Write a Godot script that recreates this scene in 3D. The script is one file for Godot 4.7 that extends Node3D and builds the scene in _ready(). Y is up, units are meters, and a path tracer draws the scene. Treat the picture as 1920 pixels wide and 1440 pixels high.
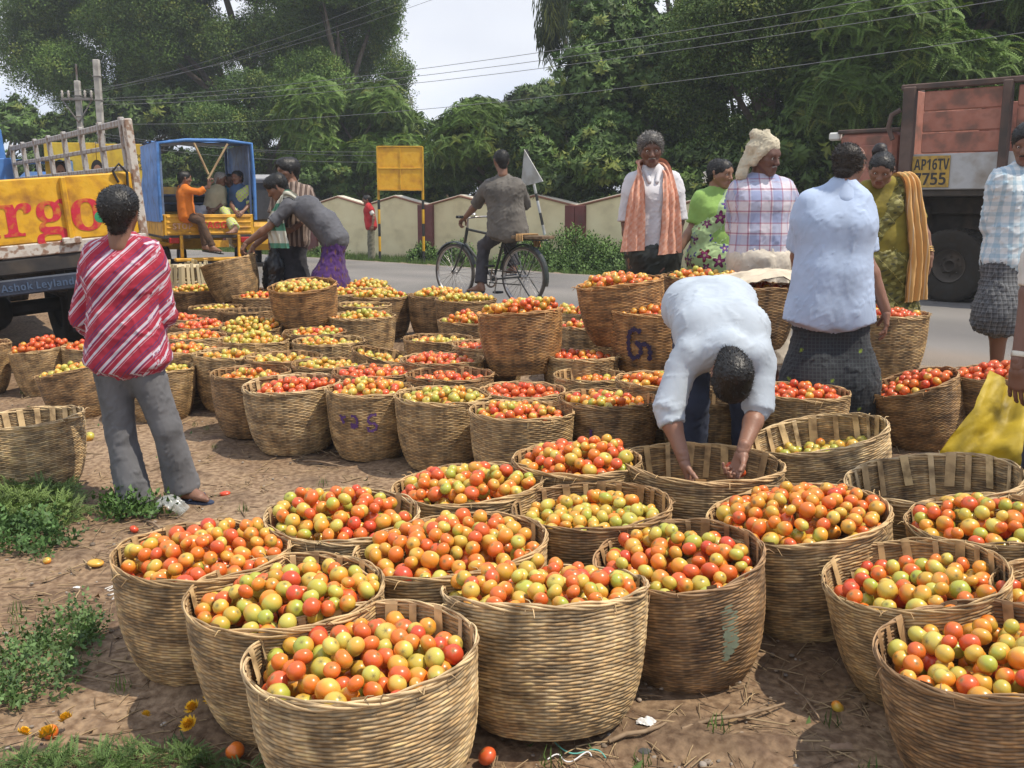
extends Node3D
# A roadside tomato market. Metres, y up, the camera looks along -z. "D" below is distance ahead of the camera (-z).

var rng := RandomNumberGenerator.new()
var used := {}
var mats := {}
var tex := {}
var fn := FastNoiseLite.new()
var fold := FastNoiseLite.new()

# ---------------------------------------------------------------- mesh collector
class MB:
	var v := PackedVector3Array()
	var n := PackedVector3Array()
	var c := PackedColorArray()
	var t := PackedVector2Array()
	var i := PackedInt32Array()
	var col := Color.WHITE

	func tri(a: Vector3, b: Vector3, d: Vector3) -> void:
		var m := (b - a).cross(d - a).normalized()
		var o := v.size()
		v.append(a); v.append(b); v.append(d)
		for k in 3:
			n.append(m); c.append(col); t.append(Vector2.ZERO)
		i.append(o); i.append(o + 2); i.append(o + 1)

	func quad(a: Vector3, b: Vector3, d: Vector3, e: Vector3, ua := Vector2(0, 0), ub := Vector2(1, 0), ud := Vector2(1, 1), ue := Vector2(0, 1)) -> void:
		var m := (d - a).cross(e - b).normalized()
		var o := v.size()
		v.append(a); v.append(b); v.append(d); v.append(e)
		for k in 4:
			n.append(m); c.append(col)
		t.append(ua); t.append(ub); t.append(ud); t.append(ue)
		for k in [0, 2, 1, 0, 3, 2]:
			i.append(o + k)

	func box(at: Vector3, s: Vector3, bev := 0.0, ba := Basis()) -> void:
		var h := s * 0.5
		bev = minf(bev, minf(h.x, minf(h.y, h.z)) * 0.9)
		var g := func(x: float, y: float, z: float) -> Vector3: return at + ba * Vector3(x, y, z)
		for ax in 3:
			for sg in [-1.0, 1.0]:
				var p := []
				for q in [[-1, -1], [1, -1], [1, 1], [-1, 1]]:
					var w := Vector3.ZERO
					w[ax] = h[ax] * sg
					w[(ax + 1) % 3] = (h[(ax + 1) % 3] - bev) * q[0]
					w[(ax + 2) % 3] = (h[(ax + 2) % 3] - bev) * q[1]
					p.append(g.call(w.x, w.y, w.z))
				if sg > 0: quad(p[0], p[1], p[2], p[3])
				else: quad(p[3], p[2], p[1], p[0])
		if bev <= 0.0:
			return
		for ax in 3:
			var b1 := (ax + 1) % 3
			var b2 := (ax + 2) % 3
			for s1 in [-1.0, 1.0]:
				for s2 in [-1.0, 1.0]:
					var p := []
					for q in [[-1, 0], [1, 0], [1, 1], [-1, 1]]:
						var w := Vector3.ZERO
						w[ax] = (h[ax] - bev) * q[0]
						w[b1] = (h[b1] - (bev if q[1] == 1 else 0.0)) * s1
						w[b2] = (h[b2] - (0.0 if q[1] == 1 else bev)) * s2
						p.append(g.call(w.x, w.y, w.z))
					if s1 * s2 > 0: quad(p[0], p[1], p[2], p[3])
					else: quad(p[3], p[2], p[1], p[0])
		for sx in [-1.0, 1.0]:
			for sy in [-1.0, 1.0]:
				for sz in [-1.0, 1.0]:
					var a: Vector3 = g.call(h.x * sx, (h.y - bev) * sy, (h.z - bev) * sz)
					var b: Vector3 = g.call((h.x - bev) * sx, h.y * sy, (h.z - bev) * sz)
					var d: Vector3 = g.call((h.x - bev) * sx, (h.y - bev) * sy, h.z * sz)
					if sx * sy * sz > 0: tri(a, b, d)
					else: tri(a, d, b)

	# a bar of square section from a to b
	func bar(a: Vector3, b: Vector3, w: float, hgt: float, bev := 0.004) -> void:
		var d := b - a
		var z := d.normalized()
		var x := Vector3.UP.cross(z)
		if x.length() < 0.05: x = Vector3.RIGHT.cross(z)
		x = x.normalized()
		box((a + b) * 0.5, Vector3(w, hgt, d.length()), bev, Basis(x, z.cross(x), z))

	func tube(p: Array, r: Variant, sides := 8, cap := true) -> void:
		var o := v.size()
		var m := p.size()
		var up := Vector3.UP
		for k in m:
			var d: Vector3 = (p[mini(k + 1, m - 1)] - p[maxi(k - 1, 0)]).normalized()
			var x := up.cross(d)
			if x.length() < 0.1: x = Vector3.RIGHT.cross(d) if absf(d.x) < 0.8 else Vector3.BACK.cross(d)
			x = x.normalized()
			var y := d.cross(x)
			up = y
			var rr: float = r[k] if r is Array else r
			for s in sides:
				var a := TAU * s / sides
				var q := x * cos(a) + y * sin(a)
				v.append(p[k] + q * rr); n.append(q); c.append(col); t.append(Vector2(float(s) / sides, float(k) / m))
		for k in m - 1:
			for s in sides:
				var s2 := (s + 1) % sides
				var a := o + k * sides + s
				var b := o + k * sides + s2
				i.append_array([a, a + sides, b, b, a + sides, b + sides])
		if cap:
			for e in 2:
				var k := 0 if e == 0 else m - 1
				var d: Vector3 = (p[0] - p[1]).normalized() if e == 0 else (p[m - 1] - p[m - 2]).normalized()
				var q := v.size()
				v.append(p[k]); n.append(d); c.append(col); t.append(Vector2.ZERO)
				for s in sides:
					v.append(v[o + k * sides + s]); n.append(d); c.append(col); t.append(Vector2.ZERO)
				for s in sides:
					var s1 := q + 1 + s
					var s2 := q + 1 + (s + 1) % sides
					if e == 0: i.append_array([q, s1, s2])
					else: i.append_array([q, s2, s1])

	# profile of (radius, y) turned round the y axis, bottom to top
	func lathe(pr: Array, seg := 24, xf := Transform3D()) -> void:
		var o := v.size()
		var m := pr.size()
		for k in m:
			var d: Vector2 = pr[mini(k + 1, m - 1)] - pr[maxi(k - 1, 0)]
			var nn := Vector2(d.y, -d.x).normalized()
			for s in seg + 1:
				var a := TAU * s / seg
				v.append(xf * Vector3(cos(a) * pr[k].x, pr[k].y, sin(a) * pr[k].x))
				n.append((xf.basis * Vector3(cos(a) * nn.x, nn.y, sin(a) * nn.x)).normalized())
				c.append(col); t.append(Vector2(float(s) / seg, float(k) / (m - 1)))
		for k in m - 1:
			for s in seg:
				var a := o + k * (seg + 1) + s
				i.append_array([a, a + 1, a + seg + 1, a + 1, a + seg + 2, a + seg + 1])

	func add(a: Dictionary, xf: Transform3D, tint := Color.WHITE) -> void:
		var o := v.size()
		var av: PackedVector3Array = a.v
		v.append_array(xf * av)
		var nb := Transform3D(xf.basis.inverse().transposed(), Vector3.ZERO)
		var nn: PackedVector3Array = nb * (a.n as PackedVector3Array)
		for k in nn.size(): nn[k] = nn[k].normalized()
		n.append_array(nn)
		var flip := xf.basis.determinant() < 0
		if a.has("c") and a.c.size() == av.size():
			for q in a.c: c.append(q * tint)
		else:
			for k in av.size(): c.append(tint)
		if a.has("t") and a.t.size() == av.size(): t.append_array(a.t)
		else:
			for k in av.size(): t.append(Vector2.ZERO)
		var ai: PackedInt32Array = a.i
		var at := i.size()
		i.resize(at + ai.size())
		if flip:
			for k in range(0, ai.size(), 3):
				i[at + k] = o + ai[k]; i[at + k + 1] = o + ai[k + 2]; i[at + k + 2] = o + ai[k + 1]
		else:
			for k in ai.size(): i[at + k] = o + ai[k]

	func arr() -> Dictionary:
		return {"v": v, "n": n, "c": c, "t": t, "i": i}

	func mesh() -> ArrayMesh:
		var a := []
		a.resize(Mesh.ARRAY_MAX)
		a[Mesh.ARRAY_VERTEX] = v
		a[Mesh.ARRAY_NORMAL] = n
		a[Mesh.ARRAY_COLOR] = c
		a[Mesh.ARRAY_TEX_UV] = t
		a[Mesh.ARRAY_INDEX] = i
		var m := ArrayMesh.new()
		m.add_surface_from_arrays(Mesh.PRIMITIVE_TRIANGLES, a)
		return m

# ---------------------------------------------------------------- nodes
func numbered(called: String) -> String:
	used[called] = used.get(called, -1) + 1
	return called if used[called] == 0 else "%s_%03d" % [called, used[called]]

func tag(o: Node3D, label: String, category: String, group := "") -> Node3D:
	o.set_meta("label", label)
	o.set_meta("category", category)
	if group: o.set_meta("group", group)
	return o

func thing(called: String, label: String, category: String, at := Vector3.ZERO, turn := 0.0, group := "") -> Node3D:
	var o := Node3D.new()
	o.name = numbered(called)
	add_child(o)
	o.position = at
	o.rotation.y = turn
	return tag(o, label, category, group)

func put(called: String, m: Mesh, mt: Material, parent: Node3D = null) -> MeshInstance3D:
	var o := MeshInstance3D.new()
	o.mesh = m
	o.material_override = mt
	if parent == null:
		o.name = numbered(called)
		add_child(o)
	else:
		o.name = called
		parent.add_child(o, true)
	return o

func many(called: String, m: Mesh, mt: Material, xs: Array, cs: Array, parent: Node3D = null) -> MultiMeshInstance3D:
	var mm := MultiMesh.new()
	mm.transform_format = MultiMesh.TRANSFORM_3D
	mm.use_colors = cs.size() > 0
	mm.mesh = m
	mm.instance_count = xs.size()
	for k in xs.size():
		mm.set_instance_transform(k, xs[k])
		if cs.size() > 0:
			mm.set_instance_color(k, cs[k])
	var o := MultiMeshInstance3D.new()
	o.multimesh = mm
	o.material_override = mt
	o.set_meta("kind", "stuff")
	if parent == null:
		o.name = numbered(called)
		add_child(o)
	else:
		o.name = called
		parent.add_child(o, true)
	return o

func structure(o: Node3D) -> Node3D:
	o.set_meta("kind", "structure")
	return o

# ---------------------------------------------------------------- materials
func S(r: float, g: float, b: float) -> Color:      # linear base colour -> albedo_color
	return Color(r, g, b).linear_to_srgb()

func mat(key: String, col: Color, rough := 0.8, metal := 0.0) -> StandardMaterial3D:
	if mats.has(key): return mats[key]
	var m := StandardMaterial3D.new()
	m.albedo_color = col
	m.roughness = rough
	m.metallic = metal
	m.vertex_color_use_as_albedo = true
	m.cull_mode = BaseMaterial3D.CULL_DISABLED
	m.resource_name = key
	mats[key] = m
	return m

func noise_tex(key: String, size: int, freq: float, stops: Array, octaves := 4, normal := false, bump := 4.0, kind := FastNoiseLite.TYPE_SIMPLEX_SMOOTH, sd := 1) -> NoiseTexture2D:
	if tex.has(key): return tex[key]
	var f := FastNoiseLite.new()
	f.noise_type = kind
	f.seed = sd
	f.frequency = freq
	f.fractal_octaves = octaves
	var t := NoiseTexture2D.new()
	t.width = size
	t.height = size
	t.seamless = true
	t.noise = f
	if normal:
		t.as_normal_map = true
		t.bump_strength = bump
	elif stops.size():
		var g := Gradient.new()
		var off := PackedFloat32Array()
		var cl := PackedColorArray()
		for s in stops:
			off.append(s[0]); cl.append(s[1])
		g.offsets = off
		g.colors = cl
		t.color_ramp = g
	tex[key] = t
	return t

func tri_map(m: StandardMaterial3D, scale: float, world := true) -> StandardMaterial3D:
	m.uv1_triplanar = true
	m.uv1_world_triplanar = world
	m.uv1_scale = Vector3.ONE * scale
	return m

func grey(a: float) -> Color: return Color(a, a, a)

# painted or bare metal with dirt: colour broken by a noise of grime
func worn(key: String, col: Color, grime: Color, rough := 0.55, amount := 0.5, scale := 0.6, metal := 0.0) -> StandardMaterial3D:
	if mats.has(key): return mats[key]
	var m := mat(key, Color.WHITE, rough, metal)
	m.albedo_texture = noise_tex("worn_" + key, 256, 0.012, [[0.0, grime], [0.5 - 0.35 * (1.0 - amount) - 0.08, grime.lerp(col, 0.45)], [0.5, col], [0.72, col.lightened(0.06)], [1.0, col.lerp(grime, 0.35)]], 5, false, 4.0, FastNoiseLite.TYPE_SIMPLEX_SMOOTH, key.hash() % 1000)
	m.normal_enabled = true
	m.normal_texture = noise_tex("n_fine", 256, 0.02, [], 4, true, 3.0)
	m.normal_scale = 0.35
	return tri_map(m, scale, false)

# ---------------------------------------------------------------- the lie of the land
func across(x: float, d: float) -> float:            # metres from the near road edge, positive on the market's side
	return -0.69 * (x - 3.3) - 0.72 * (d - 7.5)

const LIE := [[-40.0, 0.1], [-14.0, 0.05], [-10.0, 0.05], [-8.0, 0.08], [-6.6, 0.2], [-5.9, 0.35], [-0.3, 0.39], [0.3, 0.36], [1.0, 0.32], [2.0, 0.25], [3.0, 0.165], [4.0, 0.09], [5.0, 0.04], [6.0, 0.01], [7.0, 0.0], [60.0, 0.0]]

func lie(nn: float) -> float:
	for k in LIE.size() - 1:
		if nn <= LIE[k + 1][0]:
			return LIE[k][1] + (LIE[k + 1][1] - LIE[k][1]) * maxf(0.0, nn - LIE[k][0]) / (LIE[k + 1][0] - LIE[k][0])
	return 0.0

func ground(x: float, d: float) -> float:
	return lie(across(x, d))

# a point on the line beside the road: a = metres along it (rightward and nearer), nn = metres across
func along(a: float, nn: float, y := 0.0) -> Vector3:
	var x := 3.3 + 0.7219 * a - 0.6919 * nn
	var d := 7.5 - 0.6919 * a - 0.7219 * nn
	return Vector3(x, y, -d)

func W(x: float, d: float, y := 0.0) -> Vector3:     # a place on the ground
	return Vector3(x, ground(x, d) + y, -d)
# ---------------------------------------------------------------- sky, ground, road
func make_sky() -> Sky:
	var im := Image.create(768, 384, false, Image.FORMAT_RGBF)
	var f := FastNoiseLite.new()
	f.seed = 7
	f.frequency = 1.0
	f.fractal_octaves = 5
	for y in 384:
		var el := (0.5 - (y + 0.5) / 384.0) * PI
		for x in 768:
			var az := (x + 0.5) / 768.0 * TAU
			var dir := Vector3(sin(az) * cos(el), sin(el), -cos(az) * cos(el))
			var up := maxf(dir.y, 0.0)
			var blue := Color(0.66, 0.80, 1.05).lerp(Color(0.42, 0.60, 1.0), pow(up, 0.6))
			var q := dir / (0.25 + absf(dir.y)) * 0.55
			var cl := f.get_noise_3d(q.x, q.y * 0.6, q.z) * 0.5 + 0.5
			var sh := f.get_noise_3d(q.x * 1.9 + 9.0, q.y, q.z * 1.9) * 0.5 + 0.5
			var k := smoothstep(0.28, 0.58, cl)
			var white := Color(1.12, 1.15, 1.22).lerp(Color(0.86, 0.90, 1.0), smoothstep(0.35, 0.75, sh))
			var c := blue.lerp(white, k)
			c = c.lerp(Color(1.0, 1.05, 1.14), pow(1.0 - up, 6.0) * 0.7)
			if dir.y < 0.0:
				c = Color(1.0, 1.05, 1.14).lerp(Color(0.3, 0.27, 0.23), smoothstep(0.0, 0.12, -dir.y))
			im.set_pixel(x, y, c)
	var p := PanoramaSkyMaterial.new()
	p.panorama = ImageTexture.create_from_image(im)
	var s := Sky.new()
	s.sky_material = p
	return s

func steps(lo: float, hi: float, fine_lo: float, fine_hi: float, st: float, grow: float, most := 1e9) -> PackedFloat32Array:
	var out := PackedFloat32Array()
	var q := []
	var x := fine_lo
	var s := st
	while x > lo:
		s = minf(s * grow, most)
		x -= s
		q.append(x)
	q.reverse()
	for e in q: out.append(e)
	x = fine_lo
	while x <= fine_hi:
		out.append(x)
		x += st
	s = st
	while x < hi:
		out.append(x)
		s = minf(s * grow, most)
		x += s
	return out

func make_ground() -> void:
	var xs := steps(-160.0, 160.0, -5.0, 4.5, 0.075, 1.09)
	var ds := steps(-30.0, 420.0, 1.2, 11.0, 0.075, 1.05, 9.0)
	var v := PackedVector3Array()
	var c := PackedColorArray()
	var f := FastNoiseLite.new()
	f.seed = 3
	f.frequency = 0.55
	f.fractal_octaves = 4
	var g := FastNoiseLite.new()
	g.seed = 11
	g.frequency = 2.4
	g.fractal_octaves = 3
	for d in ds:
		for x in xs:
			var nn := across(x, d)
			var y := lie(nn)
			var a := f.get_noise_2d(x, d)
			var b := g.get_noise_2d(x, d)
			if nn < 0.1 and nn > -5.9:
				y -= 0.09
			elif nn > 0.1:
				var rough := smoothstep(0.1, 1.2, nn)
				y += (a * 0.022 + b * 0.012) * rough
				if b > 0.25: y += (b - 0.25) * 0.05 * rough
			else:
				y += a * 0.05
			v.append(Vector3(x, y, -d))
			var earth := Color(0.262, 0.178, 0.108).lerp(Color(0.36, 0.262, 0.172), clampf(0.5 + a * 1.5, 0, 1))
			earth = earth.lerp(Color(0.150, 0.100, 0.064), clampf(b * 1.7 - a * 0.5 - 0.12, 0.0, 0.85))
			if nn > 0.0 and nn < 2.0:
				earth = earth.lerp(Color(0.33, 0.28, 0.22), (1.0 - nn / 2.0) * 0.6)
			if nn < -5.5 and nn > -7.4:
				earth = Color(0.36, 0.25, 0.17).lerp(Color(0.30, 0.24, 0.17), 0.5 + a)
			elif nn <= -7.4:
				earth = Color(0.10, 0.13, 0.045).lerp(Color(0.2, 0.16, 0.09), clampf(0.4 + a * 1.6, 0, 1))
			c.append(earth)
	var w := xs.size()
	var idx := PackedInt32Array()
	for r in ds.size() - 1:
		for k in w - 1:
			var a := r * w + k
			idx.append_array([a, a + w, a + 1, a + 1, a + w, a + w + 1])
	var st := SurfaceTool.new()
	var ar := []
	ar.resize(Mesh.ARRAY_MAX)
	ar[Mesh.ARRAY_VERTEX] = v
	ar[Mesh.ARRAY_COLOR] = c
	ar[Mesh.ARRAY_INDEX] = idx
	var am := ArrayMesh.new()
	am.add_surface_from_arrays(Mesh.PRIMITIVE_TRIANGLES, ar)
	st.create_from(am, 0)
	st.generate_normals()
	var m := mat("earth", Color.WHITE, 0.95)
	m.albedo_texture = noise_tex("earth", 512, 0.03, [[0.0, Color(0.62, 0.56, 0.51)], [0.35, Color(0.80, 0.76, 0.72)], [0.55, Color(0.9, 0.88, 0.86)], [0.75, Color(1, 0.98, 0.95)], [1.0, Color(1.0, 1.0, 0.97)]], 6)
	m.normal_enabled = true
	m.normal_texture = noise_tex("earth_n", 512, 0.035, [], 6, true, 9.0)
	m.normal_scale = 0.55
	tri_map(m, 1.3)
	structure(put("ground", st.commit(), m))

func make_road() -> void:
	var b := MB.new()
	var ns := [0.22, -0.02, -0.25, -0.7, -1.5, -2.3, -3.0, -3.8, -4.6, -5.3, -5.75, -6.0, -6.15]
	var f := FastNoiseLite.new()
	f.seed = 21
	f.frequency = 0.5
	f.fractal_octaves = 4
	var rows := []
	var a := -180.0
	while a < 60.0:
		rows.append(a)
		a += 0.4 if a > -28.0 and a < 12.0 else 3.0
	for r in rows:
		for k in ns.size():
			var q := along(r, ns[k] + (f.get_noise_2d(r * 1.3, k * 7.0) * 0.16 if k < 3 or k > 9 else 0.0))
			var crown := 0.035 * sin(clampf(-ns[k] / 5.8, 0, 1) * PI)
			q.y = lie(ns[k]) + crown + (-0.07 if k == 0 or k == ns.size() - 1 else 0.006)
			b.v.append(q)
			b.n.append(Vector3.UP)
			b.t.append(Vector2.ZERO)
			var e := f.get_noise_2d(r * 0.6, ns[k] * 2.2 + 40.0)
			var cc := Color(0.20, 0.19, 0.18).lerp(Color(0.31, 0.29, 0.265), clampf(0.5 + e * 1.6, 0, 1))
			if k < 3 or k > 9: cc = cc.lerp(Color(0.34, 0.26, 0.19), 0.55)
			elif k == 4 or k == 8: cc = cc.darkened(0.08)
			b.c.append(cc)
	var w := ns.size()
	for r in rows.size() - 1:
		for k in w - 1:
			var p := r * w + k
			b.i.append_array([p, p + 1, p + w, p + 1, p + w + 1, p + w])
	var m := mat("tarmac", Color.WHITE, 0.9)
	m.albedo_texture = noise_tex("tarmac", 512, 0.12, [[0.0, grey(0.55)], [0.4, grey(0.85)], [0.6, grey(0.95)], [1.0, grey(1.0)]], 4)
	m.normal_enabled = true
	m.normal_texture = noise_tex("tarmac_n", 512, 0.15, [], 3, true, 4.0)
	tri_map(m, 1.6)
	structure(put("road", b.mesh(), m))

# the cream compound wall with gabled bays and maroon pillars on the far side
func make_wall() -> void:
	var base := 0.05
	var nn := -10.3
	var paint := mat("wall_paint", Color.WHITE, 0.9)
	paint.albedo_texture = noise_tex("wall_paint", 256, 0.012, [[0.0, Color(0.74, 0.69, 0.55)], [0.4, Color(0.86, 0.81, 0.655)], [1.0, Color(0.90, 0.86, 0.71)]], 5)
	tri_map(paint, 0.5)
	var maroon := worn("maroon", S(0.16, 0.045, 0.04), S(0.1, 0.05, 0.045), 0.8, 0.4)
	var cope := mat("coping", S(0.62, 0.57, 0.46), 0.85)
	var t := thing("boundary_wall", "long cream boundary wall with gabled bays and maroon pillars behind the verge", "wall")
	var a := 0.0
	var bay := 0
	# a is chosen so that one pillar stands at the right of the yellow board
	a = -17.44 - 2.565 * 8
	while a < 6.0:
		var p0 := along(a, nn)
		var p1 := along(a + 2.565, nn)
		var side := (p1 - p0).normalized()
		var out := Vector3(-0.6919, 0, 0.7219)
		var m := MB.new()
		var h0 := 1.42
		var h1 := 1.66
		var pm := (p0 + p1) * 0.5
		for s in [1.0, -1.0]:
			var o: Vector3 = out * 0.1 * s
			var q := [p0 + o, p1 + o, p1 + o + Vector3.UP * (h0 + base), pm + o + Vector3.UP * (h1 + base), p0 + o + Vector3.UP * (h0 + base)]
			for k in 5: if k < 2: q[k].y = base - 0.25
			var tris := [[0, 1, 2], [0, 2, 3], [0, 3, 4]]
			for e in tris:
				if s > 0: m.tri(q[e[0]], q[e[1]], q[e[2]])
				else: m.tri(q[e[0]], q[e[2]], q[e[1]])
		put("wall_panel", m.mesh(), paint, t)
		for s in 2:
			var c := MB.new()
			var e0: Vector3 = (p0 if s == 0 else pm) + Vector3.UP * (base + (h0 if s == 0 else h1) + 0.022)
			var e1: Vector3 = (pm if s == 0 else p1) + Vector3.UP * (base + (h1 if s == 0 else h0) + 0.022)
			c.col = Color(0.40, 0.20, 0.15)
			c.bar(e0, e1, 0.27, 0.04, 0.008)
			c.col = Color.WHITE
			c.bar(e0 + Vector3.UP * 0.028 - out * 0.02, e1 + Vector3.UP * 0.028 - out * 0.02, 0.22, 0.03, 0.008)
			put("coping", c.mesh(), cope, t)
		if bay % 2 == 0:
			var c := MB.new()
			for s in 2:
				c.box(p0 + side * (-0.16 + 0.3 * s) + Vector3.UP * (0.66 + base), Vector3(0.285, 1.60, 0.34), 0.01, Basis(side, Vector3.UP, out))
			put("pillar", c.mesh(), maroon, t)
		bay += 1
		a += 2.565
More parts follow.
